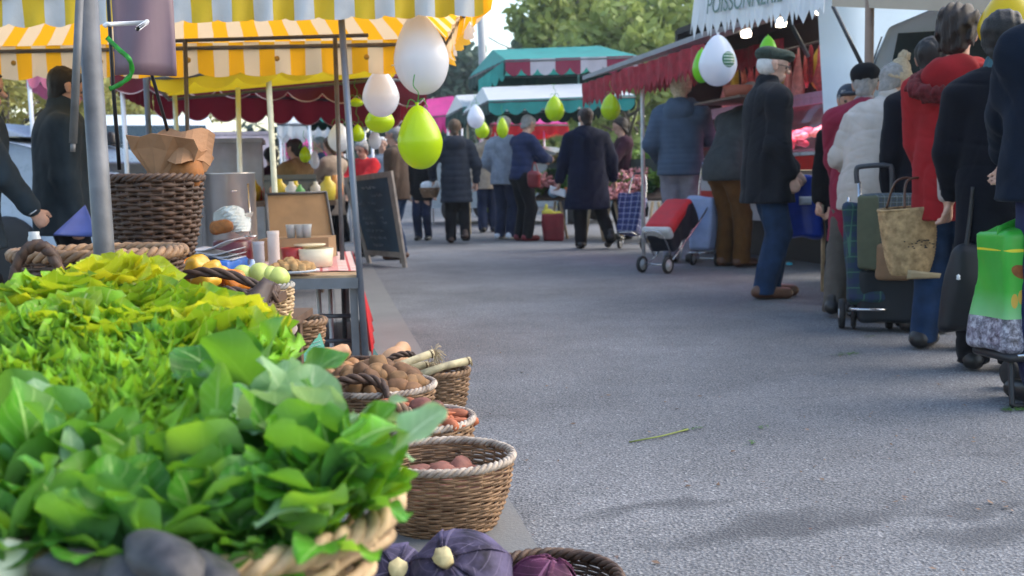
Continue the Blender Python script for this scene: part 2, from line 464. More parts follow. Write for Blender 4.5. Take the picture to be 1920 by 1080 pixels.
    for s in (-1, 1):
        B.rc(hc+hf*.055*h+hu*.001*h+hr*(s*.018*h), hc+hf*.056*h+hu*.001*h+hr*(s*.019*h), .007*h, k=.008*h, sub=True)
        B.rc(hc-hf*.002*h+hr*(s*.047*h)-hu*.010*h, hc-hf*.008*h+hr*(s*.050*h)+hu*.010*h, .010*h, .013*h, .004*h, hr, 2.0)
        el, wr = arms[s]
        B.rc(shl[s], el, .033*h, .026*h, .015*h).rc(el, wr, .026*h, .0175*h, .012*h)
        fd = (wr-el).normalized()
        pn = (X*s).cross(fd); pn = pn.normalized() if pn.length > 1e-4 else Vector((0, 1, 0))
        sd2 = fd.cross(pn).normalized()
        pm = wr+fd*.045*h
        B.rc(wr, pm, .019*h, .024*h, .008*h, sd2, 1.7)
        for i, (o, l) in enumerate(((-.018, .036), (-.006, .043), (.006, .041), (.017, .032))):
            b0 = pm+pn*(o*h); mid = b0+(fd*.85-sd2*(.5*s))*(l*.55*h); tip = mid+(fd*.35-sd2*(.9*s))*(l*.5*h)
            B.rc(b0, mid, .0066*h, .006*h, .003*h).rc(mid, tip, .006*h, .005*h, .002*h)
        tb = wr+fd*.018*h+pn*(.018*h); tm = tb+(pn*.6+fd*.7-sd2*.4*s)*(.024*h)
        B.rc(tb, tm, .0085*h, .007*h, .004*h).rc(tm, tm+(fd-sd2*.3*s)*(.02*h), .007*h, .0058*h, .002*h)
        hip, kn, an = legs[s]
        B.rc(hip, kn, .055*h, .036*h, .03*h).rc(kn, an, .036*h, .022*h, .015*h).rc(an, an+Vector((0, .085*h, -.028*h)), .02*h, .015*h, .01*h)
    B.build('body', skin, T)
    # trousers
    if trousers:
        S = Solid(vs); S.disp = wrinkles(.007, 20, sum(map(ord, label)) % 99)
        lg_ = coat is not None and hem < .475; S.rc(legs[-1][0]-Vector((0,0,.03*h if lg_ else 0)), legs[1][0]-Vector((0,0,.03*h if lg_ else 0)), (.050 if lg_ else .070)*h*wide, k=.03*h)
        for s in (-1, 1):
            hip, kn, an = legs[s]
            hp2 = hip-Vector((0,0,(.04*h if lg_ else 0))); S.rc(hp2, kn, (.056 if lg_ else .066)*h, .050*h, .02*h).rc(kn, an-Vector((0, 0, .02*h)), .051*h, .044*h, .01*h)
            fabric = an.z-.022*h
        S.cut.append(((0, 0, min(legs[-1][2].z, legs[1][2].z)-.024*h), (0, 0, 1)))
        S.build('trousers', trousers, T)
    for s in (-1, 1):
        an = legs[s][2]; S = Solid(.010 if detail < 2 else .007)
        lift = an.z/h-.045
        tiltv = Vector((0, .1*h, -.022*h-(.05*h if lift > .03 else 0)))
        S.rc(an+Vector((0, -.02*h, -.014*h)), an+tiltv, .031*h, .027*h, .01*h, (0,0,1), 1.15).rc(an, an+Vector((0, 0, .02*h)), .028*h, k=.02*h)
        S.cut.append(((0, 0, an.z-.045*h-(.05*h if lift > .03 else 0)), (0, 0, 1)))
        S.build('shoe', shoes, T)
    # coat with sleeves
    if coat:
        S = Solid(vs); sd_ = sum(map(ord, label)) % 97
        S.disp = quilt(.055*h, .012, sd_) if style == 'quilt' else (quilt(.028*h, .008, sd_) if style == 'quilt2' else wrinkles(.011, 15, sd_))
        bw = (.100+bulk)*h*wide
        S.rc(P0, ch+sd*.05*h, bw, bw*.98, .03*h, fn, 1.32).rc(shl[-1]*.85+shl[1]*.15+sd*.0, shl[1]*.85+shl[-1]*.15, .056*h, k=.04*h)
        hz = hem*h
        if hz < P0.z: S.rc(P0, Vector((0, P0.y*.6+.0, hz-.02*h)), bw*1.0, bw*flare, .03*h, (0,1,0), 1.30)
        for s in (-1, 1):
            el, wr = arms[s]; fd = (wr-el).normalized()
            S.rc(shl[s]-sd*.01*h, el, .053*h+bulk*.4*h, .045*h+bulk*.35*h, .02*h).rc(el, wr-fd*.018*h, .044*h+bulk*.3*h, .031*h+bulk*.2*h, .012*h)
        if collar: S.rc(nb-nd*.015*h, nb+nd*collar*h, .050*h, .047*h, .012*h)
        elif hood is None: S.rc(nb-nd*.02*h, nb+nd*.012*h, .048*h, .043*h, .015*h)
        S.cut.append(((0, 0, hz), (0, 0, 1)))
        S.build(coatname, coat, T)
    if hood is not None:
        S = Solid(vs); S.disp = folds(.006, 30, 5); r_ = hood
        S.rc(nb-fn*.045*h+X*(-.03*h)-sd*.015*h, nb-fn*.045*h+X*(.03*h)-sd*.015*h, .048*h*r_, k=.02*h).rc(nb-X*.045*h+sd*.012*h, nb-fn*.05*h+sd*.01*h, .036*h*r_, k=.02*h)
        S.rc(nb+X*.045*h+sd*.012*h, nb-fn*.05*h+sd*.01*h, .036*h*r_, k=.02*h).rc(nb-fn*.05*h-sd*.05*h, nb-fn*.05*h-sd*.065*h, .03*h*r_, k=.03*h)
        S.rc(nb+hf*.0*h+sd*.06*h, nb+fn*.01*h+sd*.09*h, .040*h, k=.01*h, sub=True)
        S.build('hood', hoodm or coat, T)
        if furm:
            S = Solid(.010); S.disp = folds(.008, 110, 4)
            ps = [nb+X*(.085*h*math.cos(t))*r_-fn*(.055*h+.06*h*math.sin(t))*r_-sd*(.02*h+.045*h*math.sin(t)) for t in np.linspace(-.5, PI+.5, 12)]
            for u_, v_ in zip(ps, ps[1:]): S.rc(u_, v_, .022*h, k=.01*h)
            S.build('fur_trim', furm, T)
    if scarf:
        S = Solid(.009); S.disp = folds(.004, 50, 3)
        S.rc(nb-nd*.01*h, nb+nd*.04*h, .052*h, .047*h, .01*h, fn, 1.05); S.build('scarf', scarf, T)
    # hair: a shell over the skull with the face left free
    if hair and hair != 'bald':
        S = Solid(.008 if detail else .011); S.disp = folds(.003, 130, sum(map(ord, label)) % 31)
        k0 = hc+hu*.024*h
        S.rc(k0-hf*.020*h, k0+hf*.008*h, .053*h, .050*h, .01*h)
        if hair in ('bob', 'long'):
            lo = .05 if hair == 'bob' else .085
            S.rc(k0-hf*.022*h, hc-hf*.026*h-hu*lo*h, .050*h, .040*h, .02*h, hf, 1.15)
            for s in (-1, 1): S.rc(k0+hr*(s*.036*h)-hf*.006*h, hc+hr*(s*.040*h)-hf*.01*h-hu*(lo*.8)*h, .022*h, .018*h, .012*h)
        elif hair == 'curly':
            S.rc(k0-hf*.022*h+hu*.012*h, k0-hf*.03*h-hu*.04*h, .060*h, .050*h, .02*h); S.disp = folds(.009, 95, 4)
        elif hair == 'bun': S.rc(hc-hf*.07*h+hu*.01*h, hc-hf*.075*h+hu*.012*h, .026*h, k=.01*h)
        else: S.rc(k0-hf*.025*h, hc-hf*.032*h-hu*.030*h, .046*h, .034*h, .015*h, hf, 1.1)
        fp = hc+hf*.026*h+hu*.020*h; nn = (-hf*.75+hu*.66).normalized()
        S.cut.append((fp, nn))
        S.build('hair', hairm, T)
    elif hair == 'bald' and hairm:
        S = Solid(.008); k0 = hc+hu*.006*h
        S.rc(k0-hf*.022*h, k0-hf*.002*h, .0485*h, .0465*h, .01*h); S.cut.append((hc-hf*.0*h+hu*.0*h, (-hf).normalized())); S.cut.append((hc+hu*.03*h, -hu))
        S.build('hair', hairm, T)
    if hat == 'flatcap':
        S = Solid(.007); t0 = hc+hu*.048*h
        S.rc(t0-hf*.028*h, t0+hf*.035*h-hu*.002*h, .056*h, .046*h, .012*h, hu, 1.75)
        S.rc(t0-hf*.02*h-hu*.012*h, t0+hf*.01*h-hu*.012*h, .054*h, .050*h, .01*h, hu, 2.2)
        S.rc(t0+hf*.045*h-hu*.006*h-hr*.018*h, t0+hf*.045*h-hu*.006*h+hr*.018*h, .033*h, k=.008*h, n=hu, fl=3.6)
        S.build('flat_cap', hatm, T)
    elif hat == 'beret':
        S = Solid(.008); t0 = hc+hu*.046*h-hf*.008*h; S.disp = folds(.004, 40, 2)
        S.rc(t0-hf*.03*h, t0+hf*.008*h, .060*h, .054*h, .012*h, hu, 1.35); S.rc(hc+hu*.03*h-hf*.022*h, hc+hu*.035*h, .053*h, .052*h, .01*h)
        S.cut.append((hc+hu*.004*h-hf*.03*h, (hu*.92-hf*.1).normalized())); S.build('beret', hatm, T)
    elif hat == 'bobble':
        S = Solid(.008); S.disp = lambda X_, Y_, Z_: .0022*np.sin(Z_*330)+folds(.003, 60, 1)(X_, Y_, Z_)
        k0 = hc+hu*.03*h-hf*.004*h
        S.rc(k0-hu*.02*h, k0+hu*.035*h, .056*h, .042*h, .015*h).rc(k0-hu*.02*h-hf*.005*h, k0-hu*.008*h, .060*h, k=.006*h)
        S.cut.append((hc+hu*.004*h, hu)); S.build('bobble_hat', hatm, T)
        S = Solid(.007); S.disp = folds(.006, 120, 6); S.rc(k0+hu*.082*h, k0+hu*.085*h, .022*h, k=.01); S.build('pompom', hatm, T)
    elif hat == 'cap':
        S = Solid(.008); k0 = hc+hu*.034*h-hf*.004*h
        S.rc(k0-hf*.015*h, k0+hf*.008*h, .054*h, .050*h, .01*h).rc(k0+hf*.06*h-hr*.015*h, k0+hf*.06*h+hr*.015*h, .034*h, k=.006*h, n=hu, fl=4)
        S.cut.append((hc+hu*.016*h, hu)); S.build('cap', hatm, T)
    if glasses:
        mb = MB()
        for s in (-1, 1):
            c0 = hc+hf*.060*h+hr*(s*.02*h)+hu*.002*h
            mb.tube([c0+hr*(.013*h*math.cos(a))+hu*(.010*h*math.sin(a)) for a in np.linspace(0, 2*PI, 13)[:-1]], .0016*h, 5, closed=True)
            mb.tube([c0+hr*(s*.013*h), hc+hr*(s*.050*h)+hu*.006*h-hf*.002*h], .0014*h, 5)
        mb.tube([hc+hf*.064*h-hr*.007*h+hu*.004*h, hc+hf*.064*h+hr*.007*h+hu*.004*h], .0014*h, 5)
        mb.build('glasses', m_darksteel, T, local=True)
    if detail >= 1:
        for s in (-1, 1):
            mb = MB(); c0 = hc+hf*.0445*h+hr*(s*.0185*h)+hu*.001*h
            prof = [(.0078*h*math.sin(t), .0078*h*math.cos(t)) for t in np.linspace(0, PI, 7)]
            prof[0] = (0, .0078*h); prof[-1] = (0, -.0078*h)
            mb.lathe(prof, 10, c0, hf.to_track_quat('Z', 'Y').to_matrix().to_4x4()); mb.build('eye', mat('eye', (.10,.08,.07), .2, .1), T, local=True)
    T2 = {'T': T, 'M': W[T.name], 'h': h, 'el': {s: W[T.name] @ arms[s][0] for s in (-1, 1)}, 'wr': {s: W[T.name] @ arms[s][1] for s in (-1, 1)}, 'top': hc+hu*.066*h, 'hands': {s: W[T.name] @ (arms[s][1]+(arms[s][1]-arms[s][0]).normalized()*.06*h) for s in (-1, 1)}, 'head': W[T.name] @ hc, 'nb': W[T.name] @ nb, 'sh': {s: W[T.name] @ shl[s] for s in (-1, 1)}}
    return T2
def fit(pe, px, top, d, hat=0.0):
    """scale and shift a leaning person so that the head comes where it is seen, feet staying on the ground"""
    T = pe['T']; t = P(px, top, d); M0 = W[T.name]; q = M0.to_3x3() @ pe['top']; k = t.z/(q.z+hat)
    M = Matrix.LocRotScale(Vector((t.x-q.x*k, t.y-q.y*k, 0)), M0.to_quaternion(), Vector((k, k, k)))
    D = M @ M0.inverted()
    for n in ('hands', 'sh', 'el', 'wr'): pe[n] = {s: D @ v for s, v in pe[n].items()}
    pe['nb'] = D @ pe['nb']; pe['head'] = D @ pe['head']
    T.matrix_basis = M; W[T.name] = M
    for c in CH.get(T.name, []): W[c.name] = M
    return pe
def at_feet(px, py, top):
    """ground point under the feet and the height that puts the head top at pixel row top"""
    g = G(px, py); s = FPX/depth(g); return g, (py-top)/s
def at_depth(px, top, d):
    """standing at distance d, head top at that row"""
    p = P(px, top, d); return Vector((p.x, p.y, 0)), p.z
# ------------------------------------------------------------ world and light
SUN_EL, SUN_AZ = R(38), R(200)
w = bpy.data.worlds.new('World'); SC.world = w; w.use_nodes = True
nt = w.node_tree; nt.nodes.clear()
sky = nt.nodes.new('ShaderNodeTexSky'); sky.sky_type = 'NISHITA'; sky.sun_disc = False; sky.sun_elevation = R(34); sky.sun_rotation = R(78)
sky.air_density = 1.3; sky.dust_density = 2.0; sky.ozone_density = 1.2
bg = nt.nodes.new('ShaderNodeBackground'); bg.inputs[1].default_value = .15
wo = nt.nodes.new('ShaderNodeOutputWorld'); nt.links.new(sky.outputs[0], bg.inputs[0]); nt.links.new(bg.outputs[0], wo.inputs[0])
sd = bpy.data.lights.new('sun', 'SUN'); sd.energy = 0.8; sd.angle = R(50); sd.color = (1, .93, .82)
so = bpy.data.objects.new('sun', sd); COL.objects.link(so)
# sun stands behind the left shoulder of the street, low: azimuth 160 deg from +Y clockwise
_az = R(78); _el = R(52); sdir = Vector((math.sin(_az)*math.cos(_el), math.cos(_az)*math.cos(_el), math.sin(_el)))
so.rotation_euler = sdir.to_track_quat('Z', 'Y').to_euler(); so.location = (0, 0, 30)
vs = SC.view_settings; vs.view_transform = 'Standard'; vs.look = 'None'; vs.gamma = 1; vs.exposure = 1.55
# ------------------------------------------------------------ ground
def asphalt():
    m, nt, N, L = _nt('asphalt'); tc = _tc(nt)
    n1 = _noise(nt, tc, .55, 5); n2 = _noise(nt, tc, 3.2, 4); n3 = _noise(nt, tc, 125, 2, .6)
    vo = N.new('ShaderNodeTexVoronoi'); vo.inputs['Scale'].default_value = 120; L.new(tc, vo.inputs['Vector'])
    c = _ramp(nt, n3, [(.32, (.035,.037,.044)), (.5, (.150,.153,.164)), (.68, (.38,.385,.40))])
    c2 = _ramp(nt, vo.outputs['Color'], [(.1, (.07,.07,.078)), (.55, (.16,.163,.175)), (.85, (.20,.195,.20)), (.97, (.40,.40,.41))])
    c = _mix(nt, .55, c, c2)
    k = _ramp(nt, n1, [(.32, .74), (.64, 1.18)]); k2 = _ramp(nt, n2, [(.3, .90), (.7, 1.10)])
    vm = N.new('ShaderNodeVectorMath'); vm.operation = 'SCALE'; L.new(c, vm.inputs[0]); L.new(_math(nt, 'MULTIPLY', k, k2), vm.inputs['Scale'])
    # old oil and repair stains, drawn out across the alley
    mp = N.new('ShaderNodeMapping'); mp.inputs['Rotation'].default_value = (0, 0, R(-28)); mp.inputs['Scale'].default_value = (.9, 4.2, 1); L.new(tc, mp.inputs[0])
    st = _ramp(nt, _noise(nt, mp.outputs[0], .9, 4, .5), [(.66, 0.0), (.74, .35)])
    c = _mix(nt, st, vm.outputs[0], (.05,.052,.06))
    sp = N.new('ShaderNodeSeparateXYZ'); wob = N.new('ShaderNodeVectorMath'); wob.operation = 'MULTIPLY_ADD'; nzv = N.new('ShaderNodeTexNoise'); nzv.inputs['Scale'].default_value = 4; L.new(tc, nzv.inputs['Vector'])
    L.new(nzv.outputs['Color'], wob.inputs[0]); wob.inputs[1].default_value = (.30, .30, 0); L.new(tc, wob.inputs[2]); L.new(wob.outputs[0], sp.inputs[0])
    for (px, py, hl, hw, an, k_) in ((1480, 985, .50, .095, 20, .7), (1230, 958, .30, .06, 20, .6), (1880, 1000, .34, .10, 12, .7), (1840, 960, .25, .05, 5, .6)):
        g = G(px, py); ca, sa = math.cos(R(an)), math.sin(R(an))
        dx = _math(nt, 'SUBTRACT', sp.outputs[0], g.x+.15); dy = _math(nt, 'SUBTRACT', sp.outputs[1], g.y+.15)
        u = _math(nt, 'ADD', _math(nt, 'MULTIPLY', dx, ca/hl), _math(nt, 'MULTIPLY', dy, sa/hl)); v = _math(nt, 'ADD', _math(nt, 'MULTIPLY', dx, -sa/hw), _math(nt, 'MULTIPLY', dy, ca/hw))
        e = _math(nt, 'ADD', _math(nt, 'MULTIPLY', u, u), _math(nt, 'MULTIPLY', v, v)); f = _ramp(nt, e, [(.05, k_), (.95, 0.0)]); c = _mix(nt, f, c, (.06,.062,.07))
    red = _math(nt, 'GREATER_THAN', _noise(nt, tc, 38, 1), .765)
    c = _mix(nt, _math(nt, 'MULTIPLY', red, .6), c, (.16,.08,.05))
    b = _math(nt, 'ADD', n3, _math(nt, 'MULTIPLY', vo.outputs['Distance'], .8))
    _surf(nt, c, .85, b, .45, .010, spec=.25)
    return m
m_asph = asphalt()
mb = MB(); mb.add([(-300,-60,-.02),(300,-60,-.02),(300,500,-.02),(-300,500,-.02)], [(0,1,2,3)])
tag(mb.build('ground', mat('bare_earth', (.14,.13,.10), .9, .3, .4)), kind='structure')
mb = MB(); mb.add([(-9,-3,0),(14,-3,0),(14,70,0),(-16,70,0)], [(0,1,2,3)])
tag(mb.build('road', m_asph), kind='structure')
ka, kb = G(1035,1075), G(742,575); kd = (kb-ka).normalized(); kn = Vector((-kd.y, kd.x, 0))
a0, a1 = ka-kd*2.2, ka+kd*9
mb = MB(); mb.add([tuple(p+Vector((0,0,.004))) for p in (a0, a1, a1+kn*.42, a0+kn*.42)], [(0,1,2,3)])
def concrete():
    m, nt, N, L = _nt('worn_concrete'); tc = _tc(nt)
    n = _noise(nt, tc, 2.5, 5); n3 = _noise(nt, tc, 120, 2)
    c = _mix(nt, n, (.15,.148,.145), (.25,.245,.24)); c = _mix(nt, _math(nt, 'MULTIPLY', n3, .5), c, (.11,.11,.115))
    _surf(nt, c, .85, n3, .3, .006); return m
tag(mb.build('gutter', concrete()), kind='structure')
# ------------------------------------------------------------ trees
def crown_mesh(spots, n, leaf, seed):
    rs = np.random.default_rng(seed); V = []; F = []
    sp = np.array([s[:3] for s in spots]); rr = np.array([s[3] for s in spots])
    pr = rr**2; pr = pr/pr.sum(); ids = rs.choice(len(spots), n, p=pr)
    dirs = rs.normal(size=(n, 3)); dirs /= np.linalg.norm(dirs, axis=1)[:, None]
    rad = rr[ids]*rs.uniform(.35, 1.12, n)**.6
    c = sp[ids]+dirs*rad[:, None]*np.array((1, 1, .85))
    a = rs.normal(size=(n, 3)); a /= np.linalg.norm(a, axis=1)[:, None]
    b = np.cross(a, rs.normal(size=(n, 3))); b /= np.linalg.norm(b, axis=1)[:, None]
    s = leaf*rs.uniform(.6, 1.3, (n, 1))
    V = np.stack([c-a*s, c+b*s*.45, c+a*s, c-b*s*.45], 1).reshape(-1, 3)
    F = [(4*i, 4*i+1, 4*i+2, 4*i+3) for i in range(n)]
    mb = MB(); mb.add(V, F); return mb
def leafpaint(name, col, col2):
    return mat(name, col, .6, .3, .9, 0, trans=.35, col2=col2)
m_bark = mat('grey_bark', (.13,.11,.09), .9, .3, 6, .5, 20)
def tree(label, loc, h, rad, mt, n=3500, leaf=.22, seed=0, kind='round', group='trees beyond the market', z0=.28):
    rs = random.Random(seed); loc = Vector(loc)
    T = thing('tree' if kind == 'round' else 'conifer_tree', label, 'tree', loc, 0, group)
    tr = MB(); spots = []
    top = Vector((loc.x+rs.uniform(-.3,.3), loc.y, h*.9))
    tr.tube([loc, loc+Vector((.05, 0, h*.2)), loc+Vector((-.05, .1, h*.5)), top], [h*.022, h*.018, h*.012, h*.004], 8)
    if kind == 'round':
        for i in range(17):
            an = rs.uniform(0, 2*PI); t = rs.uniform(z0, .86); rr = rad*rs.uniform(.35, .85)*math.sin(PI*min(1, (t-z0*.4)/(1-z0*.35)))**.6
            p = loc+Vector((rr*math.cos(an), rr*math.sin(an), h*t)); spots.append((p.x, p.y, p.z, rad*rs.uniform(.22, .40)))
            b0 = loc+Vector((0, 0, h*max(.18, t-.22))); tr.tube([b0, (b0+p)/2+Vector((0,0,-.1)), p], [h*.009, h*.006, h*.002], 5)
        spots.append((top.x, top.y, h*.9, rad*.3))
    else:
        for i in range(26):
            t = .12+.86*i/26; an = rs.uniform(0, 6.28); rr = rad*(1-t)*rs.uniform(.5, 1.0)
            p = loc+Vector((rr*math.cos(an), rr*math.sin(an), h*t)); spots.append((p.x, p.y, p.z, max(.18, rad*(1.05-t)*.42)))
            tr.tube([loc+Vector((0, 0, h*t)), p], [h*.005, h*.002], 4)
    tr.build('trunk', m_bark, T)
    crown_mesh(spots, n, leaf, seed).build('crown', mt, T, smooth=False)
    return T
lg = leafpaint('leaf_light', (.13,.19,.04), (.27,.33,.09)); dg = leafpaint('leaf_dark', (.03,.06,.035), (.07,.11,.06)); yg = leafpaint('leaf_autumn', (.30,.24,.05), (.34,.35,.12))
bgx = leafpaint('leaf_haze_blue', (.035,.07,.05), (.06,.11,.075))  # far leaves, with the blue of distant haze mixed into their colour
def tp(px, d): p = P(px, 340, d); return (p.x, p.y, 0)
def hz(py, d, px=1000): return P(px, py, d).z
for i, (px, d, topy, rad, mt, lab) in enumerate([
    (1075, 33, -40, 2.9, lg, 'light green broad tree behind the teal and burgundy awning'),
    (1180, 29, 5, 2.9, lg, 'light green tree nearest the dark trailer roof'),
    (1250, 36, -90, 3.4, lg, 'tall yellow green tree above the red fringed awning'),
    (1140, 42, -120, 3.6, dg, 'tall darker tree standing behind the light green trees'),
    (20, 17, 20, 2.4, yg, 'autumn tree with yellow leaves behind the pink awning'),
    (110, 24, 30, 2.6, yg, 'pale yellow tree further back behind the left stall'),
    (300, 30, 90, 2.6, yg, 'small yellow tree seen under the striped canopy')]):
    tree(lab, tp(px, d), hz(topy, d, px), rad, mt, 9000 if mt is yg else 5000, .09 if mt is yg else .20, 20+i, z0=.2)
for i, (px, d, topy, rad, lab) in enumerate([
    (978, 40, 22, 1.5, 'dark slim conifer standing left of the light green trees against the white sky'),
    (1050, 45, -60, 2.6, 'large dark conifer rising behind the light green trees')]):
    tree(lab, tp(px, d), hz(topy, d, px), rad, dg, 2600, .3, 50+i, 'cone')
for i, (px, d, topy, rad) in enumerate([(800, 60, 62, 5), (868, 66, 84, 5), (925, 58, 108, 4.5), (700, 62, 95, 5), (590, 58, 120, 5), (990, 64, 90, 5)]):
    tree(['dark tree behind the large white balloon', 'haze-tinted tree in the far wood behind the lamp post', 'low haze-tinted tree right of the lamp post', 'far tree behind the striped canopy corner',
          'far tree behind the burgundy awning', 'far tree behind the slim conifer'][i], tp(px, d), hz(topy, d, px), rad, bgx, 3400, .36, 70+i, z0=.08)
# ------------------------------------------------------------ lamp post and wires
p0 = tp(912, 26); T = thing('lamp_post', 'grey lamp post rising behind the teal awnings against the sky', 'lamp post', p0)
mb = MB(); q0 = Vector(p0); mb.tube([q0, q0+Vector((0,0,3)), q0+Vector((-.12,0,7.5))], [.12,.11,.08], 10)
mb.tube([q0+Vector((-.12,0,7.3)), q0+Vector((.5,0,7.7)), q0+Vector((1.2,0,7.8))], .035, 6); mb.build('pole', mat('grey_metal', (.33,.35,.37), .5, .1), T)
mb = MB(); mb.box(q0+Vector((1.5,0,7.78)), (.7,.25,.12)); mb.build('lamp_head', m_darksteel, T)
mb = MB(); a, b = P(916, 70, 26), P(1130, 18, 30)
mb.tube([a.lerp(b, t)-Vector((0, 0, 1.5*4*t*(1-t)*.5)) for t in np.linspace(0, 1, 14)], .018, 5)
tag(mb.build('overhead_cable', m_darksteel), 'thin cable sagging from the lamp post towards the trees', 'cable')
# ------------------------------------------------------------ canvas canopies
def scallop(mb, a, b, drop, n, res=8, wav=.35, sag=0.0, out=(0,0,0), flutter=.012, uvoff=0.0, dz=None):
    """a hanging valance between two points with a scalloped lower edge; a little depth from its folds"""
    a, b = Vector(a), Vector(b); L = (b-a).length; nn = n*res; nv = 5; o = Vector(out); side = (b-a).cross(Vector((0,0,1))).normalized()
    V = []; UV = []
    for j in range(nv+1):
        for i in range(nn+1):
            u = i/nn; p = a.lerp(b, u); d = drop*(1-wav+wav*abs(math.sin(PI*u*n))**.7)
            p = p-Vector((0, 0, d*j/nv+sag*4*u*(1-u)))+o*(j/nv)+side*(flutter*math.sin(u*n*2.1*PI+j*.3)*j/nv+flutter*.6*math.sin(u*n*5.3+1))
            V.append(tuple(p)); UV.append((u*L+uvoff, d*j/nv))
    mb.add(V, [(j*(nn+1)+i, j*(nn+1)+i+1, (j+1)*(nn+1)+i+1, (j+1)*(nn+1)+i) for j in range(nv) for i in range(nn)], UV)
def sheet(mb, a, b, c, d, nu=14, nv=8, sag=.03, swap=False):
    """canvas panel a-b (lower edge) to d-c (upper edge), uv in metres along a-b"""
    a, b, c, d = map(Vector, (a, b, c, d)); L = (b-a).length; Hh = (d-a).length
    def fn(u, v):
        p = a.lerp(b, u).lerp(d.lerp(c, u), v)
        return p-Vector((0, 0, sag*math.sin(PI*u)*math.sin(PI*v)+.006*math.sin(u*31)*math.sin(v*9)))
    n0 = mb.n; mb.grid(fn, nu, nv, (L, Hh))
def poles(T, pts, r, mt, name='pole'):
    for (top, bot) in pts:
        mb = MB(); mb.tube([bot, top], r, 10); mb.build(name, mt, T)
YEL, WHT = (.72,.50,.015), (.62,.66,.72)
m_yw = stripes('yellow_white_canvas', YEL, WHT, .092, 0, .62, .6, (.95,.42,.015), (.80,.58,.36))
m_ywf = stripes('yellow_white_frontlit', (.66,.46,.012), (.60,.65,.72), .092, 0, .12, .6, (.9,.5,.03), (.7,.65,.6))  # same canvas, its sky-lit front put into colour and low translucency
# ---- near striped canopy: hip roof seen from underneath
zE = 1.78
NL, NR = P(-120, -10, 4.5), P(905, -45, 4.7)
NL.z = 1.76; NR.z = 1.80
FL, FR = P(60, 95, 6.1), P(838, 92, 5.9)
FL.z = 1.74; FR.z = 1.70
FL = FL+(NL-NR)*.18
RL = (NL+FL)/2+(NR-NL)*.33; RR = (NL+FL)/2+(NR-NL)*.72; RL.z = RR.z = 2.55
T = thing('market_canopy', 'yellow and white striped canopy over the food table', 'canopy', ((NL+FR)/2).x and Vector((FR.x-.2, FR.y, 0)))
mb = MB()
sheet(mb, NL, NR, RR, RL, sag=.05); sheet(mb, FR, FL, RL, RR, sag=.05); sheet(mb, NR, FR, RR, RR, sag=.03); sheet(mb, FL, NL, RL, RL, sag=.03)
mb.build('roof_canvas', m_yw, T)
mb = MB(); scallop(mb, NL, NR, .17, 16, wav=.10, flutter=.02); mb.build('front_valance', m_ywf, T)
mb = MB(); scallop(mb, FL, FR, .20, 12, wav=.12); mb.build('rear_valance', m_yw, T)
mb = MB(); scallop(mb, NR, FR, .17, 9, wav=.45, flutter=.03); mb.build('side_valance', m_yw, T); mb = MB(); scallop(mb, FL, NL, .17, 9, wav=.45, flutter=.03); mb.build('side_valance', m_yw, T)
mb = MB()
for f in (.12, .3, .48, .66, .84):
    c = FL.lerp(FR, f)+Vector((0, -.012, -.10)); mb.lathe([(.010,-.003),(.016,0),(.010,.003)], 12, c, Matrix.Rotation(PI/2, 4, 'X'))
mb.build('grommets', mat('brass', (.5,.33,.08), .35, .1, metal=.8), T)
for a, b in ((NL, NR), (FL, FR), (NR, FR), (NL, FL), (RL, RR), (FR, RR), (NR, RR), (FL, RL), (NL, RL)):
    mb = MB(); dz = Vector((0, 0, -.03)); mb.tube([a+dz, b+dz], .013, 8); mb.build('frame_bar', m_steel, T)
q1 = P(345, 76, 5.8); q2 = P(690, 66, 5.6); mb = MB(); mb.tube([q1-(q2-q1)*.25, q2], .011, 8); mb.build('cross_bar', m_darksteel, T)
def pole_px(T, x0, y0, x1, y1, d, r, mt, ground=False, name='pole'):
    mb = MB(); a = P(x0, y0, d); b = P(x1, y1, d)
    if ground:
        t = b-a; b = a+t*(a.z/max(1e-6, (a.z-b.z)))
    mb.tube([a, b], r, 12); return mb.build(name, mt, T)
pole_px(T, 640, 36, 672, 480, 4.75, .016, mat('blue_steel', (.16,.18,.22), .45, .1, metal=.5), True)
pole_px(T, 628, 68, 640, 430, 5.7, .013, m_darksteel, True)
pole_px(T, 347, 78, 353, 300, 5.8, .013, m_darksteel, True)
# ---- the foreground stall's own post and its thinner brace
T = thing('tent_post', 'thick galvanised steel post standing behind the lettuces', 'post', G(205, 1000)*0+Vector((P(200, 480, 2.35).x, P(200, 480, 2.35).y, 0)))
pole_px(T, 160, -60, 197, 500, 2.35, .0235, m_steel, True, 'post')
mb = MB(); a = P(152, -60, 2.3); b = P(137, 268, 2.3); mb.tube([a, b], .0095, 8); mb.tube([b, b+(b-a).normalized()*.02], .006, 8); mb.build('brace', m_steel, T)
# mauve banner behind the post
mb = MB(); a, b, c, d = P(205, -60, 2.75), P(318, -60, 2.8), P(330, 142, 2.8), P(212, 140, 2.75)
mb.grid(lambda u, v: a.lerp(b, u).lerp(d.lerp(c, u), v)+Vector((0, .014*math.sin(u*7+v*2), 0)), 12, 8)
o = mb.build('banner', mat('mauve_vinyl', (.175,.112,.140), .45, .12, 6, trans=.06)); tag(o, 'mauve vinyl banner hanging beside the thick steel post', 'banner')
def thick(o, t, off=0.0):
    md = o.modifiers.new('thickness', 'SOLIDIFY'); md.thickness = t; md.offset = off; return o
thick(o, .003)
mb = MB(); mb.tube([P(195+12*t, 50+t*4-8*math.sin(t*2), 2.6) if t < 1 else P(278, 42, 2.72) for t in np.linspace(0, 1, 9)]+[P(258, 54, 2.6), P(276, 40, 2.74)], .006, 6)
tag(mb.build('white_tie', m_white), 'white cloth tie knotted round the post and the mauve banner', 'tie')
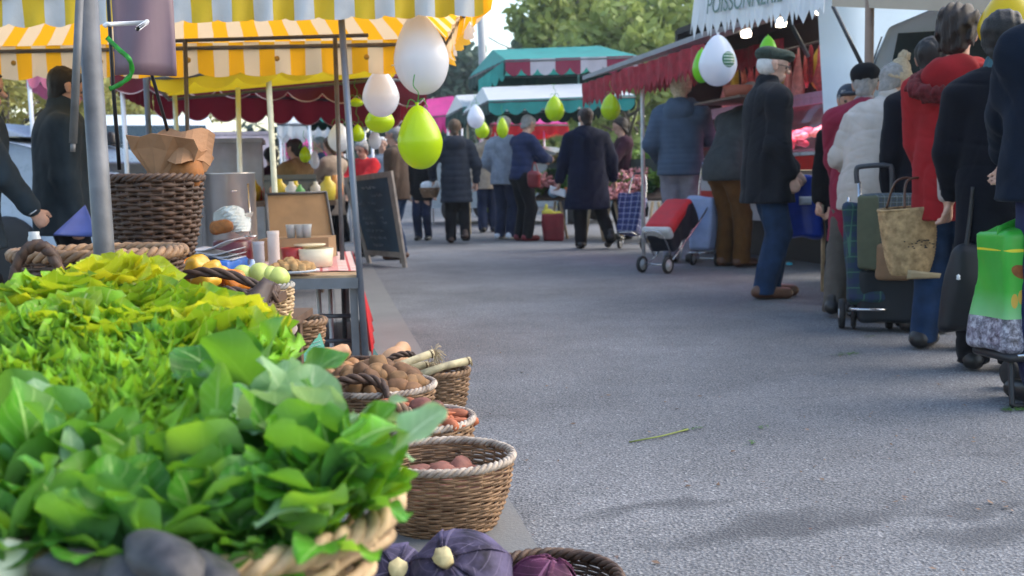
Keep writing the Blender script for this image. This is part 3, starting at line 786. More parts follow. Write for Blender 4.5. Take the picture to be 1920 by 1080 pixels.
def ribbon(mb, pts, w):
    pts = [Vector(p) for p in pts]; V = []
    for i, p in enumerate(pts):
        t = (pts[min(i+1, len(pts)-1)]-pts[max(i-1, 0)]).normalized(); n = t.cross(F3).normalized(); n = (n+F3*.5*math.sin(i*1.3)).normalized()
        V += [tuple(p-n*w), tuple(p+n*w)]
    mb.add(V, [(2*i, 2*i+1, 2*i+3, 2*i+2) for i in range(len(pts)-1)])
def smooth_pts(P_, n=6):
    out = []
    P_ = [Vector(p) for p in P_]
    for i in range(len(P_)-1):
        a, b, c, d = P_[max(i-1, 0)], P_[i], P_[i+1], P_[min(i+2, len(P_)-1)]
        for k in range(n):
            t = k/n; out.append(.5*((2*b)+(c-a)*t+(2*a-5*b+4*c-d)*t*t+(3*b-a-3*c+d)*t**3))
    out.append(P_[-1]); return out
m_grib = mat('green_ribbon', (.03,.30,.03), .3, .2, trans=.2)
mb = MB(); ribbon(mb, smooth_pts([P(200, 70, 2.3), P(222, 92, 2.28), P(243, 112, 2.27), P(246, 138, 2.28), P(228, 156, 2.28), P(205, 167, 2.3)]), .0055)
o = mb.build('green_ribbon', m_grib); thick(o, .001); tag(o, 'curled green ribbon tied round the thick steel post', 'ribbon')
# ---- yellow and burgundy stalls further along the left row
m_yel = mat('yellow_canvas', (.80,.58,.01), .6, .1, 5, trans=.35, tcol=(.85,.6,.02))
m_bur = mat('burgundy_canvas', (.13,.010,.022), .7, .2, 5, trans=.2, tcol=(.3,.02,.04))
m_pipe = mat('white_piping', (.55,.40,.42), .6)
def open_canopy(name, label, a, b, back, rise, drop, n, m_top, m_val, m_in=None, polepx=(), r=.02, pole_m=None, pm='1111', back_val=True, wav=.4, piping=None, drop2=None, cat='canopy', left_val=True, group=None):
    """a-b: front eave; back: vector to the rear eave; rise: ridge above the eaves"""
    a, b, back = Vector(a), Vector(b), Vector(back); c, d = b+back, a+back
    ra, rb = a.lerp(d, .5), b.lerp(c, .5); ins = (b-a)*.06; ra, rb = ra+ins, rb-ins; ra.z += rise; rb.z += rise
    g = a.lerp(c, .5); T = thing(name, label, cat, (g.x, g.y, 0), 0, group)
    mb = MB(); sheet(mb, a, b, rb, ra); sheet(mb, c, d, ra, rb); sheet(mb, b, c, rb, rb); sheet(mb, d, a, ra, ra); mb.build('roof_canvas', m_top, T)
    mb = MB(); scallop(mb, a, b, drop, n, wav=wav); mb.build('front_valance', m_val, T)
    mb = MB()
    if back_val: scallop(mb, d, c, drop2 or drop, n, wav=wav)
    scallop(mb, b, c, drop, max(3, int(n*back.length/(b-a).length)), wav=wav)
    if left_val:
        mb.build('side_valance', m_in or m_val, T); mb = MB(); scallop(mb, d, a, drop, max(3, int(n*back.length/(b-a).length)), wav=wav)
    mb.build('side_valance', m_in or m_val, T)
    if piping:
        mb = MB()
        for (p, q, s) in ((a, b, drop), (d, c, drop2 or drop)):
            pts = [p.lerp(q, i/(n*8))-Vector((0, 0, s*(1-wav+wav*abs(math.sin(PI*i/8))**.7)+.004)) for i in range(n*8+1)]; mb.tube(pts, .006, 5)
        mb.build('piping', piping, T)
    for p, kk in zip((a, b, c, d), pm):
        if kk == '0': continue
        mb = MB(); q = p+(g-p)*.06; mb.tube([(q.x, q.y, 0), (q.x, q.y, p.z)], r, 8); mb.build('pole', pole_m or m_white, T)
    for p, q in ((a, b), (b, c), (c, d), (d, a)):
        mb = MB(); z = Vector((0, 0, -.03)); mb.tube([p+z, q+z], .014, 6); mb.build('frame_bar', m_steel, T)
    return T
a, b = P(282, 140, 6.7), P(752, 98, 7.0)
open_canopy('market_canopy', 'plain yellow canopy with a scalloped edge behind the striped canopy', a, b, ST*1.6+SX*-.1, .35, .13, 6, m_yel, m_yel, wav=.45, back_val=False, pole_m=mat('cream_pole', (.6,.6,.45), .5), left_val=False, pm='0001')
a, b = P(205, 118, 8.3), P(795, 146, 8.6)
open_canopy('market_canopy', 'burgundy canopy with white piped scallops on the left row', a, b, ST*2.3, .4, .24, 9, m_bur, m_bur, wav=.30, piping=m_pipe, drop2=.30, left_val=True, pm='1000')
for x0, y0, x1, y1, d, mt_, lab in [(503, 140, 516, 372, 6.9, mat('cream_pole', (.6,.6,.45), .5), 'cream coloured tent pole in front of the camel jacket'), (446, 165, 450, 330, 8.0, m_white, 'white tent pole behind the stock pot'), (273, 140, 282, 300, 7.2, m_steel, 'grey tent pole behind the paper bag')]:
    q = P(x1, y1, d); T = thing('tent_pole', lab, 'pole', (q.x, q.y, 0)); pole_px(T, x0, y0, x1, y1, d, .020, mt_, True)
m_teal = mat('teal_canvas', (.04,.30,.27), .6, .12, 4, trans=.25); m_white_c = mat('white_canvas', (.66,.68,.70), .6, .06, 4, trans=.3); m_pink_c = mat('magenta_canvas', (.65,.05,.28), .6, .1, 4, trans=.35)
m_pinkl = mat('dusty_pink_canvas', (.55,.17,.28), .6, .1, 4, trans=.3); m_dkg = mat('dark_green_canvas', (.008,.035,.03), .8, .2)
open_canopy('market_canopy', 'small teal canopy seen under the burgundy scallops', P(575, 205, 12.5), P(700, 205, 12.8), ST*2+SX*.0, .3, .16, 6, m_teal, m_teal, m_dkg)
open_canopy('market_canopy', 'greyish white canopy low behind the camel jacket', P(520, 230, 15), P(655, 232, 15.3), ST*2, .25, .22, 8, m_white_c, m_white_c)
open_canopy('market_canopy', 'magenta canopy far down the left row behind the camel jacket', P(530, 272, 19), P(640, 272, 19.3), ST*2, .3, .2, 6, m_pink_c, m_pink_c)
open_canopy('market_canopy', 'dusty pink canopy at the far left behind the steel post', P(48, 130, 9), P(170, 140, 9.4), ST*1.6-SX*.2, .25, .16, 5, m_pinkl, m_pinkl)
open_canopy('market_canopy', 'bright pink canopy at the end of the alley above the dark coat', P(806, 218, 22), P(868, 210, 22), ST*2.4, .45, .32, 5, m_pink_c, m_pink_c)
# ---- teal canopies of the centre
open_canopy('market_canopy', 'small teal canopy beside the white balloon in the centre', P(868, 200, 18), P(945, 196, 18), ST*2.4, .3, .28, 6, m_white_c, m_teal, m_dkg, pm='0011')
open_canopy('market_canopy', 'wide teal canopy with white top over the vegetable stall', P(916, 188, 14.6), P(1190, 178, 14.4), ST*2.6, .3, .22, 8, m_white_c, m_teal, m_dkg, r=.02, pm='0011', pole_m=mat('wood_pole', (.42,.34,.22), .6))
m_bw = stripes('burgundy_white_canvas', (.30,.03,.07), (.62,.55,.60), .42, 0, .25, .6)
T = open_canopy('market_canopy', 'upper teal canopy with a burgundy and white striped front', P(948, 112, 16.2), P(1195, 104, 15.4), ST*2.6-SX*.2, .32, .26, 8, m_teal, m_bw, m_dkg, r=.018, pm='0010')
a, b = P(897, 150, 16.4), P(948, 112, 16.3)
mb = MB(); scallop(mb, a, b, .3, 4); mb.build('corner_valance', m_teal, T)
open_canopy('market_canopy', 'low red and pink canopy behind the white haired shopper', P(925, 232, 20), P(1065, 232, 20), ST*2, .25, .22, 6, m_pink_c, mat('red_canvas', (.55,.02,.03), .6, .1, trans=.3))
# ------------------------------------------------------------ right row: meat stall trailer with a red fringed awning
m_redc = mat('red_awning', (.30,.02,.035), .75, .35, 12, trans=.15); m_gtop = mat('grey_awning_top', (.22,.23,.26), .6, .15, 5)
A0, A1 = P(1092, 150, 12.6), P(1318, 70, 9.2)
off = SX*1.3
T = thing('trailer_awning', 'red fringed awning with a grey top along the meat stall', 'awning', Vector((A1.x+.4, A1.y, 0)))
mb = MB(); up = Vector((0, 0, .05)); B0, B1 = A0+off+Vector((0,0,.35)), A1+off+Vector((0,0,.35))
mb.hexa([A0, A1, B1, B0, A0+up, A1+up, B1+up, B0+up]); mb.build('roof', m_gtop, T, smooth=False)
def fringe(mb, a, b, drop, n, seed=0, f=.28, out=(0,0,0)):
    rs = random.Random(seed); a, b = Vector(a), Vector(b); side = (b-a).cross(Vector((0,0,1))).normalized(); V = []; UV = []
    for i in range(n+1):
        u = i/n; p = a.lerp(b, u)+side*(.02*math.sin(u*n*.9)); k = drop*(1-f if i % 2 else 1)*rs.uniform(.9, 1.06)
        for j in range(4):
            V.append(tuple(p-Vector((0, 0, k*j/3))+Vector(out)*(j/3)+side*rs.uniform(-.008, .008))); UV.append((u*(b-a).length, k*j/3))
    mb.add(V, [(i*4+j, i*4+j+1, i*4+j+5, i*4+j+4) for i in range(n) for j in range(3)], UV)
mb = MB(); fringe(mb, A0-up, A1-up, .30, 90, 1); thick(mb.build('fringe', m_redc, T, smooth=False), .006)
mb = MB(); fringe(mb, A0+off*.6+up, A1+off*.6+up*0, .26, 60, 2); thick(mb.build('inner_fringe', m_redc, T, smooth=False), .006)
for f in (.50,):
    q = A0.lerp(A1, f)+SX*.10; mb = MB(); mb.tube([(q.x, q.y, 0), q], .022, 8); mb.build('support_pole', mat('pale_pole', (.55,.55,.53), .5), T)
# ---- white awning with the lettered valance
m_wv = mat('white_vinyl', (.66,.69,.73), .5, .05, 5, trans=.2)
C0, C1 = P(1305, -34, 8.75), P(1560, -88, 7.5)
T = thing('shop_awning', 'white awning with green lettering POISSONNERIE over the meat counter', 'awning', Vector((C1.x, C1.y, 0)))
ofs = SX*1.5+Vector((0,0,.3)); mb = MB(); mb.hexa([C0, C1, C1+ofs, C0+ofs, C0+up, C1+up, C1+ofs+up, C0+ofs+up]); mb.build('roof', m_wv, T, smooth=False)
mb = MB(); fringe(mb, C0, C1, .47, 44, 3, .16, out=SX*-.05); thick(mb.build('valance', m_wv, T, smooth=False), .005)
def lettering(txt, a, b, top, size, mt, parent, name='lettering', lift=.006, depth_=.0015):
    cu = bpy.data.curves.new(name, 'FONT'); cu.body = txt; cu.size = size; cu.extrude = depth_; cu.align_x = 'LEFT'
    o0 = bpy.data.objects.new('tmp_text', cu); COL.objects.link(o0); dgx = bpy.context.evaluated_depsgraph_get()
    me = bpy.data.meshes.new_from_object(o0.evaluated_get(dgx)); bpy.data.objects.remove(o0)
    xs = [v.co.x for v in me.vertices]; k = (Vector(b)-Vector(a)).length/max(xs)
    x = (Vector(b)-Vector(a)).normalized(); z = Vector(top).normalized(); z = (z-x*z.dot(x)).normalized(); n = x.cross(z)
    V = [Vector(a)+x*(v.co.x*k)+z*v.co.y+n*(v.co.z+lift) for v in me.vertices]
    mb = MB(); mb.add([tuple(v) for v in V], [tuple(p.vertices) for p in me.polygons]); return mb.build(name, mt, parent, smooth=False)
lp = lambda f: C0.lerp(C1, f)
lettering('POISSONNERIE', lp(.14)+Vector((0,0,-.30))+SX*-.045, lp(.72)+Vector((0,0,-.30))+SX*-.045, Vector((0,0,1))+SX*.1, .21, mat('grey_green_paint', (.12,.19,.17), .6), T, lift=.02)
# strut of the awning
mb = MB(); mb.tube([P(1480, 40, 8.0), P(1515, 105, 8.3)], .02, 6); mb.build('strut', m_black, T)
# ---- the trailer body
Y0, Y1 = P(1290, 300, 11.8), P(1552, 300, 8.9)
T = thing('meat_stall', 'butcher and fish trailer with a dark interior and red counter front', 'market stall', Vector((Y1.x+.6, Y1.y+.5, 0)))
c0, c1 = Vector((Y0.x, Y0.y, 0)), Vector((Y1.x+.02, Y1.y, 0)); dd = (c1-c0).normalized(); nn = Vector((-dd.y, dd.x, 0)); nn = nn if nn.x > 0 else -nn
def slab(mb, f0, f1, z0, z1, n0, n1):
    a, b = c0.lerp(c1, f0), c0.lerp(c1, f1)
    q = [a+nn*n0, b+nn*n0, b+nn*n1, a+nn*n1]
    mb.hexa([p+Vector((0,0,z0)) for p in q]+[p+Vector((0,0,z1)) for p in q])
zc = lambda py: P(1515, py, 9.1).z
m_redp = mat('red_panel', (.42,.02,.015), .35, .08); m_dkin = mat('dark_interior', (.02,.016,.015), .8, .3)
mb = MB(); slab(mb, -.1, 1, zc(318), zc(291), -.03, .05); flat(mb.build('counter_front', m_redp, T))
mb = MB(); slab(mb, -.1, 1, zc(291)+.003, zc(284), -.05, .9); flat(mb.build('counter_top', mat('pale_blue_steel', (.5,.55,.6), .3, metal=.3), T))
mb = MB(); slab(mb, -.1, 1, .42, zc(318)-.003, .06, .9); flat(mb.build('trailer_body', mat('white_trailer', (.42,.42,.44), .5, .2, 4), T))
mb = MB(); slab(mb, -.1, 1, .60, .72, .03, .055); flat(mb.build('red_band', m_redp, T))
mb = MB(); slab(mb, -.1, 1, .0, .40, .45, .8); flat(mb.build('undercarriage', m_black, T))
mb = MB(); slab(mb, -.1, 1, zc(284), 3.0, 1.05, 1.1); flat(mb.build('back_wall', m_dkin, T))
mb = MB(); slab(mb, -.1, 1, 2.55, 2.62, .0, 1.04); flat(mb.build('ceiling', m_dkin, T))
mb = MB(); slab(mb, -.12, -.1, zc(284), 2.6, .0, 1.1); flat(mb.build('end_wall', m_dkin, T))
mb = MB(); slab(mb, 1.0, 1.012, .42, 2.9, -.06, 1.12); flat(mb.build('near_end_wall', mat('blue_white_panel', (.62,.72,.82), .4, .05, 3), T))
# glass cold case with meat
m_glass = None
def glassmat():
    m, nt, N, L = _nt('case_glass'); g = N.new('ShaderNodeBsdfGlossy'); g.inputs[1].default_value = .05; t = N.new('ShaderNodeBsdfTransparent')
    mx = N.new('ShaderNodeMixShader'); mx.inputs[0].default_value = .12; L.new(t.outputs[0], mx.inputs[1]); L.new(g.outputs[0], mx.inputs[2]); _out(nt, mx.outputs[0]); return m
m_glass = glassmat()
mb = MB(); a, b = c0.lerp(c1, .1)+Vector((0,0,zc(283))), c0.lerp(c1, .98)+Vector((0,0,zc(283)))
prof = [(-.02, 0), (.02, .2), (.10, .38), (.22, .50)]
V = [];
for p in (a, b): V += [tuple(p+nn*x+Vector((0,0,z))) for x, z in prof]
mb.add(V, [(i, i+1, i+5, i+4) for i in range(3)]); o = mb.build('case_glass', m_glass, T); thick(o, .006)
mb = MB(); slab(mb, .1, .98, zc(283)+.505, zc(283)+.55, .15, .55); flat(mb.build('case_lid', mat('pink_lit_lid', (.45,.25,.38), .4), T))
mb = MB(); slab(mb, .12, .96, zc(283)+.485, zc(283)+.50, .20, .5); mb.build('case_lamp', glow('pink_tube', (1, .34, .50), 7), T)
mb = MB(); slab(mb, .1, .98, zc(283)+.44, zc(283)+.505, .16, .17); flat(mb.build('case_lip', mat('pink_lit_lid', (.45,.25,.38)), T))
for f in (.25, .5, .75, .92):
    mb = MB(); q = c0.lerp(c1, f)+nn*.35+Vector((0, 0, 2.42)); mb.lathe([(0, -.05), (.05, -.04), (.06, 0), (.03, .05), (0, .06)], 12, q); mb.build('spot_lamp', glow('warm_bulb', (1, .84, .64), 7), T)
rs = random.Random(5)
m_meat = [mat('raw_meat', (.55,.10,.12), .35, .4, 25, .2, 60), mat('pale_meat', (.70,.32,.33), .35, .3, 25, .2, 60), mat('dark_meat', (.30,.03,.05), .35, .4, 25, .2, 60), mat('sausage_skin', (.62,.22,.16), .35, .3, 20)]
cuts = []
for i in range(34):
    f = rs.uniform(.15, .95); nd_ = rs.uniform(.06, .48); p = c0.lerp(c1, f)+nn*nd_+Vector((0,0,zc(283)+.03+nd_*.35))
    if i < 4:
        S = Solid(.016); S.disp = folds(.012, 30, i)
        S.rc((-.06,0,.02), (.07,.02,.03), .05, .035, .02, (0,0,1), 1.3).rc((0,-.03,.03), (.03,.05,.03), .045, .03, .02)
        o = S.build('meat_cut', m_meat[i % 4], None, True); o.matrix_basis = Matrix.Translation(p); W[o.name] = o.matrix_basis
        tag(o, 'pink raw meat cut lying among others in the glass counter', 'meat', 'meat cuts in the glass counter'); cuts.append(o)
    else:
        o = dup(cuts[i % 4], p, (rs.uniform(-.3,.3), rs.uniform(-.3,.3), rs.uniform(0, 6)), rs.uniform(.7, 1.2))
# hams, sausages and packs hanging from the rail
hang = []
T2 = T
mb = MB(); slab(mb, -.08, 1.0, 2.16, 2.18, .5, .52); mb.build('hanging_rail', m_steel, T)
for i in range(26):
    f = .03+.86*i/26+rs.uniform(-.01,.01); nd_ = .45+.25*(i % 2); zt = 2.15
    p = c0.lerp(c1, f)+nn*nd_+Vector((0,0,zt))
    if i < 5:
        mb = MB()
        if i == 0: prof = [(0,0),(.012,-.02),(.02,-.1),(.06,-.25),(.085,-.38),(.07,-.5),(0,-.55)]; mt = m_meat[1]; n_, l_ = 'ham', 'pinkish ham hanging from the stall rail'
        elif i == 1: prof = [(0,0),(.015,-.02),(.028,-.06),(.03,-.3),(.022,-.38),(0,-.4)]; mt = m_meat[2]; n_, l_ = 'salami', 'dark red salami hanging from the stall rail'
        elif i == 2: prof = [(0,0),(.02,-.03),(.05,-.08),(.055,-.3),(.03,-.34),(0,-.35)]; mt = mat('yellow_net_bag', (.55,.42,.06), .5, .3); n_, l_ = 'net_bag', 'yellow wrapped pack hanging from the stall rail'
        elif i == 3: prof = [(0,0),(.01,-.02),(.03,-.05),(.06,-.2),(.09,-.36),(.05,-.45),(0,-.46)]; mt = m_meat[0]; n_, l_ = 'cured_ham', 'reddish cured ham hanging from the stall rail'
        else: prof = [(0,0),(.012,-.03),(.03,-.08),(.035,-.2),(.03,-.26),(0,-.28)]; mt = m_meat[3]; n_, l_ = 'sausage', 'orange brown sausage hanging from the stall rail'
        mb.lathe(prof[::-1], 12, fn=lambda V: V*np.array((1,.6,1))+.01*np.sin(V[:, [2,0,1]]*23)); o = mb.build(n_, mt); o.matrix_basis = Matrix.Translation(p); W[o.name] = o.matrix_basis
        tag(o, l_, 'meat', 'meats hanging in the stall'); hang.append(o)
    else: dup(hang[rs.choice([0, 1, 2, 2, 3, 4, 0])], p, rs.uniform(0, 3), rs.uniform(.8, 1.25))
q = P(1383, 165, 9.5); fq = (Vector((q.x, q.y, 0))-c0).dot(dd)/(c1-c0).length; nq = (Vector((q.x, q.y, 0))-c0).dot(nn)
mb = MB(); slab(mb, fq-.16, fq+.16, q.z-.125, q.z-.103, nq-.22, nq+.22); flat(mb.build('shelf', m_darkwood, T))
mb = MB(); mb.lathe([(.11,-.10),(.14,.02)], 20, q); S_ = mb.build('pan_basket', stripes('striped_basket', (.35,.10,.06), (.55,.38,.25), .05), None, q); tag(S_, 'shallow brown striped basket on the stall shelf behind the balloon', 'basket')
# corner panel of the stall and its side: white sheet beside the van
T = thing('corner_panel', 'tall white corner panel between the meat counter and the queue', 'panel', (P(1560, 300, 8.7).x, P(1560, 300, 8.7).y, 0))
a, b = P(1530, -40, 8.7), P(1588, -40, 8.65); a2, b2 = P(1550, 322, 8.7), P(1600, 330, 8.65)
mb = MB(); k = SX*.2+ST*.03
mb.hexa([a2, b2, b2+k, a2+k, a, b, b+k, a+k]); flat(mb.build('sheet', mat('blue_white_panel', (.62,.72,.82), .4, .05, 3), T))
mb = MB(); q = P(1548, 330, 7.5); mb.box((q.x, q.y, q.z/2), (.045, .045, q.z)); mb.build('leg', m_wood, T)
mb = MB(); q = P(1565, 326, 7.45); mb.box(q, (.22, .3, .03)); mb.build('ledge', m_white, T)
# ------------------------------------------------------------ white van behind the queue
def van(label, c, heading, L=4.8, Wd=1.95, Hh=2.25, paint=None, name='parked_van', flatnose=False):
    T = thing(name, label, 'van', (c[0], c[1], 0), heading)
    prof = [(-L/2, .35), (-L/2, .95), (-L/2+.12, 1.12), (-L/2+.75, 1.28), (-L/2+1.35, Hh-.14), (-L/2+1.75, Hh), (L/2-.12, Hh), (L/2, Hh-.15), (L/2, .35)]
    if flatnose: prof = [(-L/2, .35), (-L/2, 1.0), (-L/2+.06, 1.3), (-L/2+.24, Hh-.1), (-L/2+.5, Hh)]+prof[-3:]
    mb = MB(); n = len(prof); V = []
    for s, ins in ((-1, .06), (-1, 0), (1, 0), (1, .06)):
        for (y, z) in prof:
            kx = .14*max(0, (z-1.15)/(Hh-1.15)); V.append((s*(Wd/2-kx-ins), y, z-(.0 if ins == 0 else .0)))
    V = np.array(V); Fq = []
    for a in range(3):
        for i in range(n):
            j = (i+1) % n; Fq.append((a*n+i, a*n+j, (a+1)*n+j, (a+1)*n+i))
    Fq.append(tuple(range(n-1, -1, -1))); Fq.append(tuple(3*n+i for i in range(n)))
    mb.add(V, Fq); o = mb.build('body', paint or mat('van_white', (.60,.70,.78), .25, .04, 3, spec=.6), T, local=True)
    md = o.modifiers.new('bevel', 'BEVEL'); md.width = .05; md.segments = 3; md.limit_method = 'ANGLE'; md.angle_limit = R(25)
    gl = mat('dark_glass', (.02,.035,.04), .08, .1, spec=.8)
    y0, z0, y1, z1 = -L/2+.80, 1.33, -L/2+1.30, Hh-.20
    if flatnose: y0, z0, y1, z1 = -L/2+.085, 1.34, -L/2+.235, Hh-.16
    mb = MB(); w0, w1 = Wd/2-.14, Wd/2-.24; e = Vector((0, -.03, .012))
    mb.add([tuple(Vector(p)+e) for p in ((-w0, y0, z0), (w0, y0, z0), (w1, y1, z1), (-w1, y1, z1))], [(0,1,2,3)]); thick(mb.build('windscreen', gl, T, local=True, smooth=False), .01)
    for s in (-1, 1):
        mb = MB(); xx = lambda z: s*(Wd/2-.14*max(0, (z-1.15)/(Hh-1.15))+.006)
        P4 = [(xx(1.25), -L/2+1.0, 1.25), (xx(1.25), -L/2+1.95, 1.25), (xx(Hh-.3), -L/2+1.95, Hh-.3), (xx(Hh-.3), -L/2+1.42, Hh-.3)]
        if flatnose: P4 = [(xx(1.28), -L/2+.20, 1.28), (xx(1.28), -L/2+.85, 1.28), (xx(1.80), -L/2+.85, 1.80), (xx(1.80), -L/2+.30, 1.80)]
        mb.add(P4, [(0,1,2,3) if s > 0 else (3,2,1,0)]); thick(mb.build('side_window', gl, T, local=True, smooth=False), .01)
        mb = MB(); mb.box((s*(Wd/2+.12), -L/2+1.05, 1.35), (.16, .10, .26)); o = mb.build('mirror', m_black, T, local=True); o.modifiers.new('b', 'BEVEL').width = .03
        for y in (-L/2+.9, L/2-.95):
            mb = MB(); M_ = Matrix.Rotation(PI/2, 4, 'Y'); mb.lathe([(.21,-.10),(.31,-.09),(.33,-.03),(.33,.03),(.31,.09),(.21,.10)], 24, (s*(Wd/2-.08), y, .33), M_); wv = mb.build('tyre', m_rubber, T, local=True)
            mb = MB(); mb.lathe([(.0,.02),(.06,.045),(.2,.03),(.215,.085)], 20, (s*(Wd/2-.08), y, .33), M_ if s > 0 else Matrix.Rotation(-PI/2, 4, 'Y')); mb.build('rim', m_steel, wv, local=True)
        mb = MB(); mb.box((s*(Wd/2-.27), -L/2+.02, .92), (.32, .08, .2)); o = mb.build('headlight', mat('lamp_lens', (.7,.75,.8), .1, .05), T, local=True); o.modifiers.new('b', 'BEVEL').width = .03
    mb = MB(); mb.box((0, -L/2-.02, .52), (Wd-.1, .14, .26)); o = mb.build('bumper', m_black, T, local=True); o.modifiers.new('b', 'BEVEL').width = .04
    return T
van('white delivery van parked behind the queue on the right', (4.66, 7.09), R(-107), Hh=1.95, L=4.4, Wd=1.7, flatnose=True)
c = P(20, 300, 9.3); van('pale blue grey van parked behind the left stall', (c.x-.9, c.y+.6), R(80), Hh=1.55, L=4.3, paint=mat('grey_blue_paint', (.35,.42,.52), .3, .06))
c = P(250, 300, 15); van('white van parked behind the tall wicker basket', (c.x-.1, c.y+1.2), R(20), Hh=2.0, paint=mat('bright_white_paint', (.8,.84,.88), .3, .03))
# ---- the awning of the queue's stall
a, b = P(1560, 12, 6.6), P(1990, 30, 5.0)
T = thing('shop_awning', 'beige awning edge above the queue on the right', 'awning', (b.x, b.y, 0))
mb = MB(); k = SX*1.4+Vector((0,0,.25)); h_ = Vector((0, 0, .10)); mb.hexa([a, b, b+k, a+k, a+h_, b+h_, b+k+h_, a+k+h_]); flat(mb.build('roof', mat('beige_canvas', (.40,.34,.27), .7, .1, 4), T))
pole_px(T, 1631, -10, 1629, 150, 6.3, .028, mat('brown_post', (.22,.15,.11), .6, .15), True, 'post')
mb = MB(); mb.tube([P(1562, 12, 6.9), P(1620, 130, 6.6)], .014, 6); mb.build('strut', m_black, T)
# ------------------------------------------------------------ the people
hr_grey = mat('grey_hair', (.26,.25,.24), .7, .25, 40, .7, 180); hr_white = mat('white_hair', (.62,.62,.62), .7, .15, 40, .7, 180); hr_dark = mat('dark_hair', (.022,.014,.012), .6, .3, 40, .7, 180)
hr_black = mat('black_hair', (.008,.007,.008), .55, .3, 40, .7, 180); hr_blond = mat('ash_blond_hair', (.46,.37,.25), .7, .35, 40, .7, 180); hr_brown = mat('brown_hair', (.10,.06,.035), .7, .3, 40, .7, 180)
c_char = cloth('charcoal_wool', (.012,.014,.019)); c_navy = cloth('navy_wool', (.007,.010,.028)); c_jean = cloth('blue_denim', (.014,.034,.080), .35); c_djean = cloth('dark_denim', (.014,.022,.055), .3)
c_blk = cloth('black_cloth', (.006,.006,.008)); c_blk2 = cloth('blue_black_wool', (.005,.006,.011)); c_slate = cloth('slate_blue_nylon', (.065,.095,.145), .12); c_gtr = cloth('grey_trouser', (.22,.215,.26)); c_gj = cloth('grey_green_jacket', (.045,.052,.056))
c_brtr = cloth('brown_corduroy', (.115,.052,.015)); c_pink = cloth('raspberry_wool', (.22,.020,.045), .15); c_wht = cloth('offwhite_coat', (.44,.40,.37), .10); c_red = cloth('red_parka', (.28,.014,.018), .18)
c_lgrey = cloth('light_grey_wool', (.24,.27,.33)); c_nvp = cloth('navy_nylon', (.018,.028,.075)); c_dcoat = cloth('dark_slate_nylon', (.022,.027,.040)); c_camel = cloth('camel_cloth', (.24,.15,.065)); c_beige = cloth('beige_wool', (.42,.34,.27))
c_brj = cloth('brown_jacket', (.075,.050,.036)); c_vb = cloth('vendor_blue_black', (.024,.036,.048)); c_dkb = cloth('midnight_fleece', (.005,.010,.022), .25); c_taupe = cloth('taupe_trouser', (.09,.08,.07))
c_fred = cloth('bright_red_jacket', (.50,.02,.025)); c_plum = cloth('plum_cloth', (.04,.012,.022)); c_pjean = cloth('indigo_denim', (.022,.028,.085), .25)
PE = {}
g, h = at_feet(1436, 558, 110)
PE['cap'] = person('elderly man in a charcoal coat, jeans and dark green flat cap', g, h, -84, coat=c_char, trousers=c_jean, shoes=m_brshoe, hem=.395, hair='bald', hairm=hr_white, hat='flatcap', hatm=cloth('dark_green_tweed', (.035,.050,.042), .35, 60),
    ra=(.115,.06,.50,(.5,-1,0)), la=(.07,.16,.50,(.5,-1,0)), lf=(.01,.045,0), rf=(0,-.02,0), bulk=.024, collar=.045, detail=2, glasses=True, hyaw=-8, skin=SKIN2, hpitch=8, wide=1.05)
g, h = at_feet(1376, 500, 150)
PE['bent'] = person('person bending forward in a grey jacket and brown corduroy trousers', g, h*1.0, -52, lean=27, coat=c_gj, coatname='jacket', trousers=c_brtr, shoes=m_brshoe, hem=.46, hairm=hr_grey, ra=(.14,.02,.46,(.5,-1,.3)), la=(.06,.34,.60,(.5,-.3,-.8)), bulk=.02, hpitch=15, wide=1.08)
g, h = at_feet(1277, 492, 150)
PE['puffer'] = person('woman in a slate blue quilted jacket and grey trousers', g, h, -22, coat=c_slate, coatname='jacket', trousers=c_gtr, hem=.475, style='quilt2', hair='bob', hairm=hr_blond, la='basket', ra='front', hood=1.15, bulk=.016, wide=1.05)
g, h = at_feet(1103, 466, 212)
PE['navy'] = person('man with dark hair in a long navy coat and black trousers walking away', g, h, 6, coat=c_navy, trousers=c_blk, hem=.29, hairm=hr_dark, la=(.23,.05,.385,(.5,-1,0)), ra=(.235,.04,.40,(.5,-1,0)), rf=(.09,-.10,.055), bulk=.022, wide=1.15, flare=1.22, lean=5, hyaw=22)
g, h = at_feet(983, 452, 222)
PE['red_bag'] = person('person with short grey hair in a navy quilted jacket and red shoes', g, h, -55, coat=c_nvp, coatname='jacket', trousers=c_blk, shoes=mat('red_leather', (.16,.012,.02), .4), hem=.50, style='quilt', hairm=hr_grey, hpitch=22, lean=6, ra='front', la='front', bulk=.008)
g, h = at_feet(948, 449, 226)
PE['white_hair'] = person('white haired person in a light grey jacket and blue jeans', g, h, -30, coat=c_lgrey, coatname='jacket', trousers=c_djean, shoes=m_white, hem=.46, hairm=hr_white, hpitch=6, la='basket', bulk=.012)
g, h = at_feet(858, 456, 232)
PE['dark_coat'] = person('woman in a long dark hooded quilted coat walking away', g, h, 4, coat=c_dcoat, trousers=c_blk, shoes=mat('dark_brown_boot', (.035,.016,.010), .5), hem=.34, style='quilt', hair='short', hairm=hr_brown, hood=1.2, la=(.19,.08,.53,(1,-.6,0)), ra=(.17,.02,.50,(1,-.5,0)), bulk=.014, rf=(.01,-.05,.03), wide=1.08)
p, h = at_depth(1168, 226, 14.6)
PE['vendor'] = person('dark haired vendor in dark clothes behind the vegetable counter', p, h, 100, coat=c_plum, coatname='jacket', trousers=c_blk, hair='long', hairm=hr_dark, ra='front', la='front', detail=0, hpitch=10)
p, h = at_depth(744, 236, 11.6)
